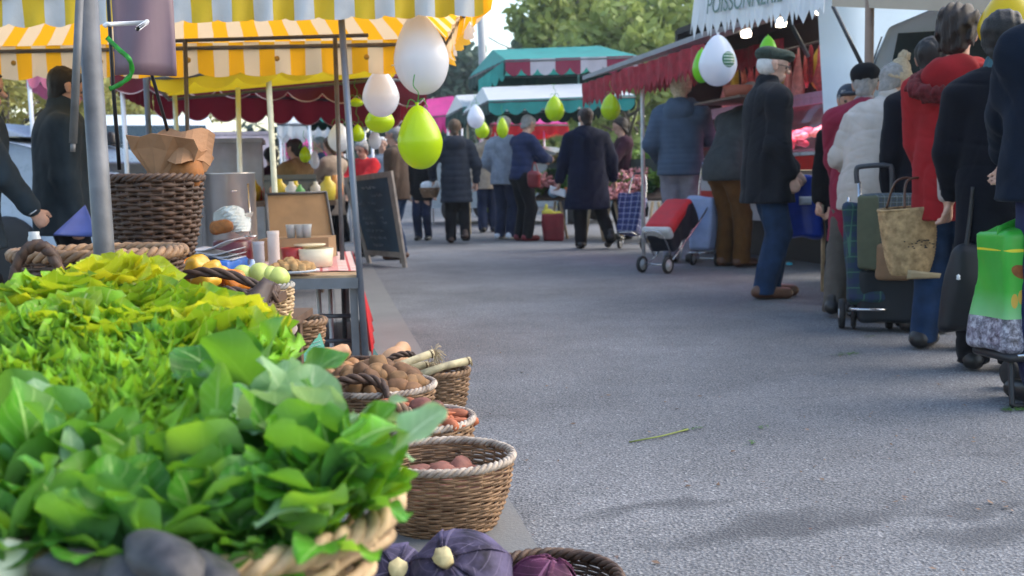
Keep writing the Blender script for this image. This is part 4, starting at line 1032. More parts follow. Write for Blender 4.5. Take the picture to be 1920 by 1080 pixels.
PE['brown'] = person('grey haired man in a brown jacket and jeans beside the blackboard', p, h, 75, coat=c_brj, coatname='jacket', trousers=c_jean, hem=.46, hairm=hr_grey, la='down', ra='pocket', bulk=.02, detail=1, shoes=m_brshoe)
fit(PE['brown'], 736, 238, 11.6, 0)
p, h = at_depth(682, 268, 12.2)
PE['red_jacket'] = person('grey haired woman in a bright red jacket behind the blackboard', p, h, 150, coat=c_fred, coatname='jacket', trousers=c_blk, hair='bob', hairm=hr_grey, hpitch=18, la='front', ra='front', bulk=.012)
p, h = at_depth(622, 262, 11.0)
PE['beige'] = person('woman with brown hair in a beige coat seen past the white balloon', p, h, 60, coat=c_beige, trousers=c_blk, hem=.40, hair='long', hairm=hr_brown, la='front', ra='front')
p, h = at_depth(556, 262, 9.6)
PE['camel'] = person('dark haired person in a camel jacket behind the food table', p, h, 62, coat=c_camel, coatname='jacket', trousers=c_blk, hem=.44, hairm=hr_dark, la='front', ra='reach', bulk=.012)
fit(PE['camel'], 550, 263, 9.6, 0)
p, h = at_depth(508, 282, 10.4)
PE['plum'] = person('dark haired person in plum clothes half hidden by the cream pole', p, h, 40, coat=c_plum, coatname='jacket', trousers=c_blk, hair='long', hairm=hr_dark, detail=0)
p, h = at_depth(137, 134, 5.5)
PE['vendor_left'] = person('black haired vendor in a dark blue jacket behind the wicker baskets', p, h, -58, coat=c_vb, coatname='jacket', trousers=c_blk, hem=.42, hairm=hr_black, la='basket', ra='down', bulk=.022, wide=1.12, collar=.05, detail=1, hpitch=14)
fit(PE['vendor_left'], 133, 134, 5.5, 0)
p = P(-62, 300, 5.0)
PE['left_edge'] = person('person in a dark jacket with a wristwatch at the left edge', (p.x, p.y, 0), 1.46, -62, lean=12, coat=c_vb, coatname='jacket', trousers=c_blk, hem=.40, hairm=hr_dark, ra=(.06,.22,.47,(.5,-1,0)), la='down', bulk=.03, wide=1.15, detail=1)
# the queue
p, h = at_depth(1592, 172, 6.7)
PE['peek'] = person('person in a grey blue cap and dark jacket half hidden by the raspberry coat', p, h, 165, coat=c_blk, coatname='jacket', trousers=c_blk, hair='short', hairm=hr_grey, hat='cap', hatm=cloth('grey_blue_cap', (.05,.065,.09)))
p, h = at_depth(1618, 128, 6.35)
PE['pink'] = person('woman in a raspberry coat with a black beret and grey scarf', p, h, -28, coat=c_pink, trousers=c_taupe, hem=.30, hair='short', hairm=hr_grey, hat='beret', hatm=cloth('black_felt', (.008,.009,.012)), scarf=cloth('grey_scarf', (.30,.28,.29)), lean=10, detail=2, rf=(0,.0,0), lf=(-.02,-.15,0), la=(.10,.12,.44,(.6,-1,0)), ra='basket', bulk=.018, hpitch=8, stoop=1)
fit(PE['pink'], 1625, 128, 6.35, 0.02)
p, h = at_depth(1686, 97, 5.95)
PE['white'] = person('woman in an off-white coat with a knitted bobble hat', p, h, -62, coat=c_wht, trousers=c_blk, hem=.44, hair='short', hairm=hr_grey, hat='bobble', hatm=cloth('cream_knit', (.42,.33,.22), .2, 60), lean=12, hpitch=14, hyaw=-10, ra=(.06,.10,.485,(.6,-1,0)), la='basket', bulk=.022, collar=.05, stoop=1, skin=SKIN, detail=2)
fit(PE['white'], 1690, 97, 5.95, 0.1)
p, h = at_depth(1742, 78, 5.7)
PE['dark_mid'] = person('person in dark clothes between the off-white coat and the red parka', p, h, -30, coat=c_blk2, trousers=c_blk, hem=.32, hairm=hr_black, bulk=.0)
fit(PE['dark_mid'], 1748, 76, 5.4, 0)
p, h = at_depth(1796, 22, 4.85)
PE['red'] = person('woman in a red hooded parka with dark curly hair and blue jeans', p, h, -38, coat=c_red, coatname='parka', trousers=c_jean, hem=.40, hair='curly', hairm=hr_dark, detail=2, hood=1.18, furm=cloth('dark_red_fur', (.10,.015,.018), .4, 60), la=(.10,.10,.47,(.5,-1,0)), ra='basket', bulk=.016, lf=(-.02,-.02,0), rf=(0,.03,0), hpitch=4, wide=.98)
fit(PE['red'], 1800, 20, 4.85, 0.02)
mb = None
p, h = at_depth(1888, 22, 4.3)
PE['black'] = person('black haired woman in a long black coat with a teal scarf', p, h, -25, coat=c_blk2, trousers=c_blk, hem=.27, hair='bob', hairm=hr_black, scarf=cloth('teal_scarf', (.05,.12,.15)), detail=2, la=(.135,.06,.47,(.5,-1,0)), ra='basket', bulk=.012)
fit(PE['black'], 1882, 24, 4.3, 0.01)
p, h = at_depth(2018, -10, 3.6)
PE['edge'] = person('person in a dark blue fleece and indigo jeans at the right edge', p, 1.60, 10, coat=c_dkb, coatname='fleece', trousers=c_pjean, hem=.47, hairm=hr_dark, la=(.02,.20,.56,(.8,-.6,0)), bulk=.03, wide=1.15, detail=1)
# far passers-by at the end of the alley
for i, (px, top, d, yaw, ct, tr, hr_, lab) in enumerate([
    (790, 300, 15.5, 170, c_blk, c_djean, hr_dark, 'distant shopper in dark clothes behind the lime balloon'),
    (912, 238, 17.5, 10, c_beige, c_djean, hr_brown, 'distant shopper in beige behind the white haired person'),
    (716, 262, 15, 190, c_lgrey, c_djean, hr_white, 'distant white haired shopper in grey beside the brown jacket'),
    (640, 272, 15.5, 120, c_blk, c_blk, hr_dark, 'distant shopper in black behind the beige coat'),
    (602, 285, 14, 100, c_nvp, c_djean, hr_grey, 'distant shopper in navy behind the camel jacket')]):
    p, h = at_depth(px, top, d)
    person(lab, p, max(1.5, min(1.8, h)) if i else 1.45, yaw, coat=ct, trousers=tr, hairm=hr_, detail=0)

w1, w0 = PE['left_edge']['wr'][1], PE['left_edge']['el'][1]; dr = (w1-w0).normalized(); a_ = dr.orthogonal().normalized(); b_ = dr.cross(a_)
mb = MB(); mb.tube([w1+(a_*math.cos(t)+b_*math.sin(t))*.036 for t in np.linspace(0, 2*PI, 21)[:-1]], .006, 6, closed=True); mb.build('wristwatch', m_chrome, PE['left_edge']['T'])
# ------------------------------------------------------------ wicker
def wickermat(name, a, b, rough=.6):
    return mat(name, a, rough, .3, 28, .3, 90, col2=b)
w_light = wickermat('pale_willow', (.36,.24,.13), (.50,.36,.21)); w_mid = wickermat('brown_willow', (.17,.095,.05), (.26,.155,.085)); w_dark = wickermat('dark_willow', (.045,.024,.016), (.085,.048,.032)); w_white = wickermat('peeled_willow', (.24,.18,.14), (.42,.35,.29))
def basket(name, label, c, r0, r1, h, wall, rim, rows=14, stakes=26, ry=1.0, rot=0.0, handles=0, strand=None, rimr=.010, group=None, base=True, tilt=None, bulge=.06, hm=None):
    """woven basket: each row is a strand going in and out round the stakes; c = centre of its foot"""
    T = thing(name, label, 'basket', c, tilt or (0, 0, rot), group)
    mb = MB(); sr = strand or h/rows*.52; n = stakes*4
    def rad(t): return r0+(r1-r0)*t+bulge*r1*math.sin(PI*t)
    for k in range(rows):
        t = (k+.5)/rows; z = h*t; pts = []
        for i in range(n):
            a = 2*PI*i/n; rr = rad(t)+sr*.95*math.cos(stakes*a/2+PI*k); pts.append((rr*math.cos(a), rr*ry*math.sin(a), z+sr*.25*math.sin(a*7+k*2)))
        mb.tube(pts, sr, 5, closed=True)
    for i in range(stakes):
        a = 2*PI*(i+.5)/stakes; mb.tube([(rad(t)*math.cos(a), rad(t)*ry*math.sin(a), h*t) for t in np.linspace(0, 1, 5)], sr*.8, 5)
    mb.build('wall', wall, T, local=True)
    mb = MB(); mb.lathe([(0, .006), (r0*.98, .008), (r0*1.0, .0)], 28, fn=lambda V: V*np.array((1, ry, 1))); mb.build('base', wall, T, local=True)
    mb = MB(); n = 120; tw = int(2*PI*r1/(rimr*7))
    for ph in range(3):
        mb.tube([((rad(1)+rimr*.8*math.cos(tw*a+ph*2.09))*math.cos(a), (rad(1)+rimr*.8*math.cos(tw*a+ph*2.09))*ry*math.sin(a), h+rimr*.8*math.sin(tw*a+ph*2.09)) for a in np.linspace(0, 2*PI, n+1)[:-1]], rimr*.72, 6, closed=True)
    mb.build('rim', rim, T, local=True)
    def hoop(a, wd, ht, out=.0):
        mbh = MB()
        for ph in range(2):
            pts = []
            for t in np.linspace(0, PI, 25):
                u = math.cos(t)*wd; z = h+math.sin(t)*ht; x = r1*1.0+out*math.sin(t)
                dx = .006*math.cos(9*t+ph*PI); pts.append((x*math.cos(a)-u*math.sin(a)+dx*math.cos(a), (x*math.sin(a)+u*math.cos(a)+dx*math.sin(a))*ry, z+.006*math.sin(9*t+ph*PI)))
            mbh.tube(pts, .0085, 6)
        mbh.build('handle', hm or wall, T, local=True)
    if handles == 2: hoop(0, .07, .075); hoop(PI, .07, .075)
    if handles == 1:   # a tall hoop over the middle
        mbh = MB()
        for ph in range(2):
            mbh.tube([((r1*math.cos(t)+.006*math.cos(11*t+ph*PI)), .007*math.sin(11*t+ph*PI), h+math.sin(t)*r1*.85) for t in np.linspace(0, PI, 33)], .0095, 6)
        mbh.build('handle', hm or wall, T, local=True)
    return T
# ------------------------------------------------------------ leaves
def leaf(L, Wd, p=.75, q=.75, pet=.25, curl=.8, fold=.25, ruff=.0, fr=5, lift=1.1, nu=6, nv=9, seed=0, lobes=0, cup=0.0, blunt=1.0):
    """one blade from its stalk at the origin out along +Y, rising; returns verts, faces, uv"""
    rs = random.Random(seed); V = []; UV = []; y = z = 0.0; th = lift; ph = rs.uniform(0, 6); twist = rs.uniform(-.35, .35)
    for j in range(nv+1):
        t = j/nv
        if t < pet: wd = Wd*.06+Wd*.05*t/pet
        else:
            s = (t-pet)/(1-pet)*blunt; wd = Wd*max(.03, math.sin(PI*min(.985, s**p*.97+.02)))**q
            if lobes: wd *= 1-.35*abs(math.sin(s*PI*lobes))*(1 if s < .7 else .2)
        for i in range(nu+1):
            u = 2*i/nu-1; x = wd*u; e = abs(u)
            zz = fold*wd*e**1.5+ruff*e*e*math.sin(t*fr*2*PI+ph+(2.2 if u > 0 else 0))+cup*wd*(e*e-.3)*math.sin(PI*t)
            yy = ruff*.7*e*e*math.cos(t*fr*2*PI+ph*1.3)
            xr = x*math.cos(twist*t)-zz*math.sin(twist*t); zr = x*math.sin(twist*t)+zz*math.cos(twist*t)
            V.append((xr, y+yy-math.sin(th)*zr, z+math.cos(th)*zr)); UV.append((u, t))
        ds = L/nv; y += math.cos(th)*ds; z += math.sin(th)*ds; th -= curl/nv*(.4+1.2*t)
    Fc = [(j*(nu+1)+i, j*(nu+1)+i+1, (j+1)*(nu+1)+i+1, (j+1)*(nu+1)+i) for j in range(nv) for i in range(nu)]
    return np.array(V), Fc, np.array(UV)
def place_leaf(mb, lf, az, off=(0,0,0), s=1.0, pitch=0.0):
    V, Fc, UV = lf; M_ = np.array(Matrix.Rotation(az, 3, 'Z') @ Matrix.Rotation(pitch, 3, 'X')); mb.add(V*s @ M_.T+np.array(off), Fc, UV)
def rosette(kind, seed):
    rs = random.Random(seed); mb = MB()
    if kind == 'butter':
        for k in range(24):
            t = k/24; az = k*2.4+rs.uniform(-.3, .3)
            place_leaf(mb, leaf(.125*(.62+.45*t), .062*(.6+.5*t), .62, .55, .10, .75+1.0*t, .10, .006, 3, 1.50-.95*t, 6, 9, rs.random(), cup=.5, blunt=.86), az, (0,0,.02-.015*t))
    elif kind == 'curly':
        for k in range(34):
            t = k/34; az = k*2.4+rs.uniform(-.3, .3)
            place_leaf(mb, leaf(.135*(.55+.5*t), .058*(.6+.5*t), .55, .5, .08, .9+.8*t, .15, .024, 9, 1.5-.95*t, 10, 24, rs.random(), blunt=.66), az, (0,0,.02-.015*t))
    elif kind == 'frisee':
        for k in range(60):
            t = k/60; az = k*2.4+rs.uniform(-.4, .4)
            place_leaf(mb, leaf(.115*(.5+.55*t), .034, .5, .5, .05, 1.0+.9*t, .2, .016, 5.5, 1.5-1.05*t, 6, 14, rs.random(), lobes=5), az, (rs.uniform(-.02,.02),rs.uniform(-.02,.02),.02-.015*t))
    else:   # bunch of broad leaves on long stalks
        for k in range(12):
            az = rs.uniform(-.5, .5)+k*2.4*.9
            place_leaf(mb, leaf(.125*rs.uniform(.6, 1.2), .037*rs.uniform(.55, 1.3), .9, .60, .25, rs.choice([.2, .5, .8, 1.3]), rs.uniform(.08, .32), .007, 2.2, rs.uniform(.35, 1.5), 8, 12, rs.random()), az, (rs.uniform(-.025, .025), rs.uniform(-.025, .025), rs.uniform(-.015,.02)))
    return mb
lm_butter = leafmat('butter_lettuce', (.17,.38,.025), (.55,.60,.22), .45, (.50,.58,.02), .35, 14, .38, .07, .14)
lm_lit = leafmat('lit_yellow_lettuce', (.42,.55,.03), (.65,.65,.25), .5, (.75,.68,.03), .3, 14, .38, .07, .12)  # butter lettuce copy with the glow of light through leaves painted yellow
lm_curl = leafmat('curly_lettuce', (.20,.46,.035), (.40,.55,.16), .42, (.42,.62,.03), .40, 30, .40, .04, .16)
lm_dark = leafmat('green_leaf', (.050,.185,.018), (.30,.46,.15), .33, (.22,.50,.02), .5, 16, .36, .045, .3, under=(.13,.28,.09))
lm_mid = leafmat('bright_leaf', (.12,.32,.025), (.36,.52,.18), .40, (.36,.66,.02), .45, 16, .36, .045, .25, under=(.22,.40,.14))
lm_pale = leafmat('pale_leaf', (.24,.40,.20), (.5,.62,.38), .35, (.4,.6,.2), .25, 9, .45, .045, .12)
PROTO = {}
def lettuce(kind, mt, loc, rot, s, label, name='lettuce', group=None, var=3, cat='lettuce'):
    key = (kind, mt.name, random.randrange(var))
    if key not in PROTO:
        o = rosette(kind, sum(map(ord, kind))+key[2]*7).build(name, mt); o.matrix_basis = Matrix.LocRotScale(Vector(loc), Euler(rot), Vector((s,)*3)); W[o.name] = o.matrix_basis
        tag(o, label, cat, group); PROTO[key] = o; return o
    return dup(PROTO[key], loc, rot, s, label, group)
random.seed(11)
# the stand below the greens: crates on a trestle, rising backwards
def crate(label, c, sx, sy, h, rz, mt=None, tilt=0.0):
    T = thing('wooden_crate', label, 'crate', c, (tilt, 0, rz)); mt = mt or m_wood
    for s in (-1, 1):
        for k in range(3):
            mb = MB(); mb.box((0, s*(sy/2-.006), h*(k+.5)/3), (sx, .010, h/3-.014)); mb.build('slat', mt, T, local=True, smooth=False)
            mb = MB(); mb.box((s*(sx/2-.006), 0, h*(k+.5)/3), (.010, sy-.028, h/3-.014)); mb.build('slat', mt, T, local=True, smooth=False)
        for t in (-1, 1):
            mb = MB(); mb.box((s*(sx/2-.024), t*(sy/2-.024), h/2), (.024, .024, h)); mb.build('corner_post', mt, T, local=True, smooth=False)
    mb = MB(); mb.box((0, 0, .008), (sx-.03, sy-.03, .010)); mb.build('bottom', mt, T, local=True, smooth=False)
    return T
def surf(px, py):   # depth of the sloping display of greens under a pixel
    return float(np.interp(py, [480, 560, 620, 700, 800, 900, 1000, 1080], [1.95, 1.80, 1.62, 1.45, 1.22, 1.08, .98, .92]))
pc = P(150, 760, 1.32); 
T = thing('trestle_table', 'low trestle table carrying the crates of greens', 'table', (pc.x-.1, pc.y+.12, 0))
mb = MB(); mb.box((pc.x-.30, pc.y+.10, .40), (.86, 1.25, .03)); mb.build('top', m_wood, T, smooth=False)
for sx in (-.62, .0):
    for sy in (-.4, .6):
        mb = MB(); mb.box((pc.x-.1+sx*.9, pc.y+sy, .191), (.05, .05, .382)); mb.build('leg', m_wood, T, smooth=False)
crate('wooden crate holding the curly lettuces', (pc.x-.22, pc.y+.05, .418), .52, .42, .13, .05)
crate('wooden crate holding the yellow green butter lettuces', (pc.x-.25, pc.y+.50, .418), .56, .38, .16, .05)
crate('wooden crate at the left edge under the dark greens', (pc.x-.62, pc.y-.2, .418), .36, .42, .1, .05)
# butter lettuces
spots = []
for row, (py, xs) in enumerate([(500, [215]), (545, [110, 190, 275]), (560, [10, 60, 350]), (590, [-20, 130, 240, 330, 420]), (612, [40, 180, 400])]):
    for px in xs:
        spots.append((px+random.uniform(-12, 12), py+random.uniform(-6, 6)+25))
for i, (px, py) in enumerate(spots):
    p = P(px, py+18, surf(px, py)); yl = i in (0, 5, 11)
    lettuce('butter', lm_lit if yl else lm_butter, p-Vector((0,0,.045)), (random.uniform(-.5, .25), random.uniform(-.35, .35), random.uniform(0, 6)), random.uniform(.95, 1.25),
            'butter lettuce with light painted yellow into its leaves, heaped in front of the steel post' if yl else 'green butter lettuce heaped in front of the steel post', 'butter_lettuce', 'butter lettuces with light painted into their leaves' if yl else 'green butter lettuces')
# curly lettuces
for py, xs in [(655, [20, 110, 190, 270, 350, 430]), (700, [50, 150, 240, 325, 400]), (745, [100, 190, 280, 370]), (790, [170, 260, 345]), (830, [250, 320])]:
    for px in xs:
        px += random.uniform(-14, 14); py2 = py+random.uniform(-8, 8); p = P(px, py2, surf(px, py2))
        lettuce(random.choice(['curly', 'curly', 'curly']), lm_curl, p-Vector((0,0,.05)), (random.uniform(-.5, .1), random.uniform(-.3, .3), random.uniform(0, 6)), random.uniform(.75, 1.0),
                'frilly light green lettuce in the middle of the heap of greens', 'curly_lettuce', 'frilly lettuces in the middle of the greens')
# broad leaved bunches in the near basket
def bunch(px, py, d, mt, az, s, tilt, lab, grp):
    p = P(px, py, d); return lettuce('bunch', mt, p-Vector((0, 0, .06*s)), (tilt, random.uniform(-.3, .3), az), s, lab, 'leafy_bunch', grp, 4, 'greens')
L1 = ('bunch of broad dark green leaves heaped in the near basket', 'dark leafy bunches in the near basket'); L2 = ('bunch of bright green leaves heaped in the near basket', 'bright leafy bunches in the near basket')
for (px, py, d, mt, s) in [(500, 712, 1.26, 'd', 1.1), (470, 745, 1.22, 'd', 1.0), (545, 755, 1.18, 'p', .9), (585, 790, 1.14, 'p', .85), (430, 790, 1.17, 'm', .95), (500, 800, 1.14, 'm', 1.0), (575, 830, 1.10, 'd', 1.0), (620, 835, 1.09, 'm', .85), (655, 875, 1.06, 'm', .75), (410, 845, 1.12, 'd', 1.0), (480, 870, 1.07, 'm', 1.0), (560, 880, 1.05, 'm', 1.0), (615, 900, 1.04, 'd', .9),
                           (340, 880, 1.09, 'm', 1.0), (400, 920, 1.04, 'd', 1.0), (310, 930, 1.03, 'd', 1.0), (480, 935, 1.02, 'd', 1.0), (560, 945, 1.01, 'm', .8), (240, 920, 1.05, 'm', .9), (360, 975, .99, 'd', .85), (270, 985, .98, 'd', .8), (440, 975, .98, 'd', .75), (640, 850, 1.07, 'd', .8)]:
    l = L1 if mt == 'd' else L2
    if mt == 'p': l = ('bunch of pale grey green leaves on top of the near basket', 'pale leafy bunches in the near basket')
    bunch(px+random.uniform(-10, 10), py+random.uniform(-8, 8)+20, d, {'d': lm_dark, 'm': lm_mid, 'p': lm_pale}[mt], random.uniform(0, 6), s, random.uniform(-.3, .3), *l)
# dark greens at the left edge
L3 = ('bunch of dark green leaves at the lower left of the display', 'dark leafy bunches at the lower left')
for (px, py, d, mt, s) in [(10, 815, 1.2, 'd', 1.0), (100, 835, 1.17, 'd', .9), (60, 860, 1.12, 'd', 1.1), (160, 870, 1.10, 'd', 1.0), (-10, 920, 1.05, 'd', 1.0), (90, 950, 1.02, 'm', .9), (30, 990, .98, 'd', .9), (180, 960, 1.0, 'd', .9), (120, 1000, .98, 'm', .8), (230, 980, .98, 'd', .8)]:
    bunch(px, py+20, d, lm_dark if mt == 'd' else lm_mid, random.uniform(0, 6), s, random.uniform(-.3, .3), *L3)
# single big leaves that stand out
for (px, py, d, L, Wd, az, lift, curl, mt, lab) in [
    (735, 850, 1.0, .070, .034, -1.2, .75, .5, lm_pale, 'large pale round leaf drooping over the right edge of the greens'),
    (640, 850, 1.0, .09, .036, -.9, .5, 1.2, lm_mid, 'broad bright green leaf lying near the right edge of the greens'),
    (480, 985, .94, .08, .026, -1.0, .4, 1.4, lm_pale, 'leaf folded over the basket rim at the front of the greens'),
    (405, 820, 1.08, .085, .019, .1, 1.2, .5, lm_mid, 'upright narrow oval leaf standing in the middle of the greens'),
    (95, 800, 1.15, .07, .020, .8, 1.1, .9, lm_pale, 'upright pale leaf at the left of the greens'),
    (140, 900, 1.06, .06, .012, .5, 1.3, .5, lm_pale, 'thin upright pale leaf above the dark left greens')]:
    mb = MB(); place_leaf(mb, leaf(L, Wd, .85, .6, .12, curl, .15, .003, 2, lift, 10, 14, px), az); p = P(px, py, d)
    tag(mb.build('leaf', mt, None, p, local=True), lab, 'leaf')
# the near basket of pale cane
pb = P(400, 1060, 1.07)
basket('wicker_basket', 'pale cane basket full of broad green leaves in the foreground', (pb.x-.01, pb.y+.05, .418), .14, .195, .092, w_light, w_light, rows=5, stakes=18, strand=.0075, rimr=.0105, rot=.2)
# black radishes
def blob(name, mt, r, seed, sy=1.0, label=None, cat=None, group=None, amp=.12, seg=3, loc=(0,0,0), rot=(0,0,0)):
    import bmesh
    bm = bmesh.new(); bmesh.ops.create_icosphere(bm, subdivisions=seg, radius=1)
    for v in bm.verts:
        k = 1+amp*noise.noise(v.co*1.3+Vector((seed*3.1, 0, 0)))+amp*.25*noise.noise(v.co*5+Vector((0, seed, 0)))
        v.co = Vector((v.co.x*r*k, v.co.y*r*sy*k, v.co.z*r*k*.92))
    me = bpy.data.meshes.new(name); bm.to_mesh(me); bm.free(); me.polygons.foreach_set('use_smooth', [True]*len(me.polygons)); me.materials.append(mt)
    o = bpy.data.objects.new(name, me); put(o, None, Matrix.LocRotScale(Vector(loc), Euler(rot), None)); return tag(o, label, cat, group)
m_brad = mat('black_radish_skin', (.028,.027,.032), .55, .4, 30, .3, 70, col2=(.06,.056,.06))
for i, (px, py, d, r, sy, rz, lab) in enumerate([(315, 1065, .90, .030, 1.9, .9, 'rounded black radish standing out at the bottom of the greens'), (170, 1085, .92, .026, 2.2, 1.5, 'long black radish lying at the bottom left'), (270, 1100, .90, .026, 2.0, 1.2, 'black radish half below the picture edge'), (395, 1095, .90, .026, 1.8, .7, 'black radish beside the cane basket rim')]):
    blob('black_radish', m_brad, r, i, sy, lab, 'radish', None, .16, 3, P(px, py, d), (.2, .3, rz))
blob('turnip', mat('cream_turnip', (.55,.60,.45), .5, .15), .028, 9, 1.2, 'pale green white turnip in the bottom left corner', 'turnip', None, .1, 3, P(8, 1060, .95), (0, 0, .3))
crate('narrow wooden crate of black radishes in front of the greens', (P(240, 1150, .9).x, P(240, 1150, .9).y-.02, .418), .34, .10, .07, .05)
# ------------------------------------------------------------ dark baskets behind the lettuces
p = P(185, 470, 2.55); basket('wicker_basket', 'wide low dark basket with a hoop handle behind the lettuces', (p.x, p.y, p.z-.155), .15, .205, .15, w_dark, w_mid, rows=13, stakes=28, rimr=.012, ry=.75)
mb = MB()
for ph in (0, 1):
    mb.tube([P(70+45*math.cos(t), 545-85*math.sin(t), 2.28)+Vector((0, .006*math.cos(9*t+ph*PI), .005*math.sin(9*t+ph*PI))) for t in np.linspace(-.1, PI+.1, 26)], .011, 6)
tag(mb.build('basket_handle_hoop', w_dark), 'dark round hoop handle of a basket standing behind the lettuces on the left', 'handle')
p = P(295, 505, 2.95); bt = basket('wicker_basket', 'tall dark wicker basket holding a brown paper bag of bread', (p.x, p.y, p.z), .085, .138, (505-335)/1900*2.95, w_dark, w_dark, rows=20, stakes=26, rimr=.009, ry=.85)
mb = MB(); mb.tube([P(200, -60, 2.75), P(212, 160, 2.85), P(224, 318, 2.92)], .0055, 6); tag(mb.build('dark_cord', m_black), 'left dark cord holding the tall wicker basket', 'cord')
mb = MB(); mb.tube([P(238, -60, 2.75), P(282, 130, 2.85), P(325, 282, 2.98)], .005, 6); tag(mb.build('dark_cord', m_black), 'right dark cord slanting down to the paper bag', 'cord')
# brown paper bag with a loaf inside
m_kraft = mat('kraft_paper', (.33,.17,.085), .8, .15, 20, .4, 30)
def crumple(V, amp, sc, seed=0):
    return V+amp*np.array([[noise.noise(Vector(v)*sc+Vector((seed, k*7.7, 0))) for k in range(3)] for v in V])
T = thing('paper_bag', 'crumpled brown paper bag with a round loaf inside the tall basket', 'bag', P(335, 330, 2.95))
bc = P(326, 338, 2.95); mb = MB(); V = []; n = 20; prof = [(.045, -.10), (.06, -.04), (.078, .02), (.095, .07), (.115, .105)]
for (r, z) in prof:
    for k in range(n):
        a = 2*PI*k/n; sq = 1/max(abs(math.cos(a)), abs(math.sin(a)))**.55; V.append((r*sq*math.cos(a), r*sq*.75*math.sin(a), z+(.03*math.cos(a+2.4) if z > .06 else 0)))
V = crumple(np.array(V), .032, 15)
mb.add(V+np.array(bc), [(i*n+k, i*n+(k+1) % n, (i+1)*n+(k+1) % n, (i+1)*n+k) for i in range(len(prof)-1) for k in range(n)]); thick(mb.build('paper', m_kraft, T, smooth=False), .002)
mb = MB(); mb.grid(lambda u, v: P(275+115*u+10*v, 318-60*v-18*math.sin(u*3)-8*math.sin(u*9), 2.93-.16*(1-v)*(.2+.8*math.sin(u*PI))*.4)+Vector((0, .02*math.sin(u*8), 0)), 10, 6)
thick(mb.build('flap', m_kraft, T, smooth=False), .002)
mb = MB(); mb.lathe([(0, -.05), (.04, -.04), (.052, 0), (.042, .035), (0, .045)], 20, P(352, 322, 2.92), fn=lambda V: crumple(V, .012, 30)); mb.build('loaf', mat('bread_crust', (.26,.10,.028), .8, .3, 30, .4, 60), T)
# ------------------------------------------------------------ baskets on the ground to the right
def on_ground(px, py_bottom): return G(px, py_bottom)
b1 = G(845, 985); bask1 = basket('wicker_basket', 'large brown basket with a pale rim and red potatoes, nearest on the ground', (b1.x-.015, b1.y+.0, 0.0), .125, .175, .180, w_mid, w_white, rows=26, stakes=30, rimr=.0080, handles=0, ry=.9)
b2 = P(790, 785, 2.95); bask2 = basket('wicker_basket', 'basket of carrots with a pale braided rim on the ground', (b2.x-.02, b2.y, b2.z-.20), .12, .17, .20, w_mid, w_white, rows=20, stakes=28, rimr=.0078, handles=0, ry=.95)
b3 = P(722, 722, 3.3); bask3 = basket('wicker_basket', 'basket of potatoes with a dark twisted handle on the ground', (b3.x-.03, b3.y, b3.z-.19), .13, .19, .19, w_mid, w_white, rows=19, stakes=28, rimr=.0080, ry=.9)
b4 = P(835, 700, 3.75); bask4 = basket('wicker_basket', 'brown basket of leeks furthest right on the ground', (b4.x-.02, b4.y, b4.z-.16), .075, .105, .17, w_mid, w_mid, rows=18, stakes=22, rimr=.008)
b5 = P(640, 690, 3.9); bask5 = basket('wicker_basket', 'low wide brown basket behind the potatoes', (b5.x, b5.y, b5.z-.16), .15, .21, .16, w_mid, w_dark, rows=15, stakes=26, rimr=.009)
b6 = P(1030, 1075, 2.02); bask6 = basket('wicker_basket', 'dark basket of red cabbages at the bottom edge', (b6.x, b6.y, 0), .11, .14, .072, w_dark, w_dark, rows=14, stakes=24, rimr=.009)
# twisted hoops lying across the produce
def hoop_px(pts, mt, r, label, d0, parent=None, tw=14):
    pts = smooth_pts([P(*p) for p in pts], 7); mb = MB()
    for ph in range(3):
        mb.tube([p+Vector((0, r*.8*math.cos(i*.55+ph*2.09), r*.8*math.sin(i*.55+ph*2.09))) for i, p in enumerate(pts)], r*.75, 6)
    return mb.build('handle', mt, parent)
hoop_px([(620, 738, 3.10), (640, 716, 3.12), (680, 710, 3.14), (715, 720, 3.14), (728, 745, 3.1), (732, 760, 3.08)], w_dark, .012, '', 3, bask3)
hoop_px([(690, 790, 2.76), (705, 768, 2.78), (735, 760, 2.8), (765, 775, 2.8), (778, 800, 2.78), (786, 818, 2.76)], w_mid, .013, '', 3, bask2)
hoop_px([(720, 682, 3.75), (740, 668, 3.76), (765, 664, 3.78), (780, 672, 3.78), (786, 700, 3.76)], w_dark, .009, '', 3, bask5)
m_pot = [mat('potato_skin', (.23,.125,.055), .75, .25, 30, .2, 90, rnd=.2), mat('potato_skin_dark', (.16,.08,.038), .75, .3, 30, .2, 90, rnd=.2)]
m_rpot = mat('red_potato_skin', (.22,.085,.06), .7, .3, 30, .2, 90, rnd=.2)
rs = random.Random(3); pots = []
def heap(center, rx, ry, z, n, maker, dome=.05, seed=0):
    r2 = random.Random(seed); out = []
    for i in range(n):
        a = i*2.4; rr = math.sqrt((i+.5)/n); x, y = rx*rr*math.cos(a)+r2.uniform(-.01,.01), ry*rr*math.sin(a)+r2.uniform(-.01,.01)
        out.append(maker(i, Vector((center[0]+x, center[1]+y, z+dome*(1-rr*rr)+r2.uniform(-.006,.012))), (r2.uniform(0, 6), r2.uniform(0, 6), r2.uniform(0, 6))))
    return out
def mk(name, mts, r, label, cat, group, sy=1.25, nv=4, amp=.2):
    pr = {}
    def f(i, p, ro):
        k = i % nv
        if k not in pr: pr[k] = blob(name, mts[k % len(mts)], r*(1+.12*math.sin(k*2.1)), k*2+len(name), sy, label, cat, group, amp, 3, p, ro); return pr[k]
        return dup(pr[k], p, ro, rs.uniform(.78, 1.15))
    return f
heap((b3.x-.03, b3.y), .16, .135, b3.z-.02, 46, mk('potato', m_pot, .035, 'brown potato heaped in the basket with the dark twisted handle', 'potato', 'potatoes in the middle basket'), .07, 1)
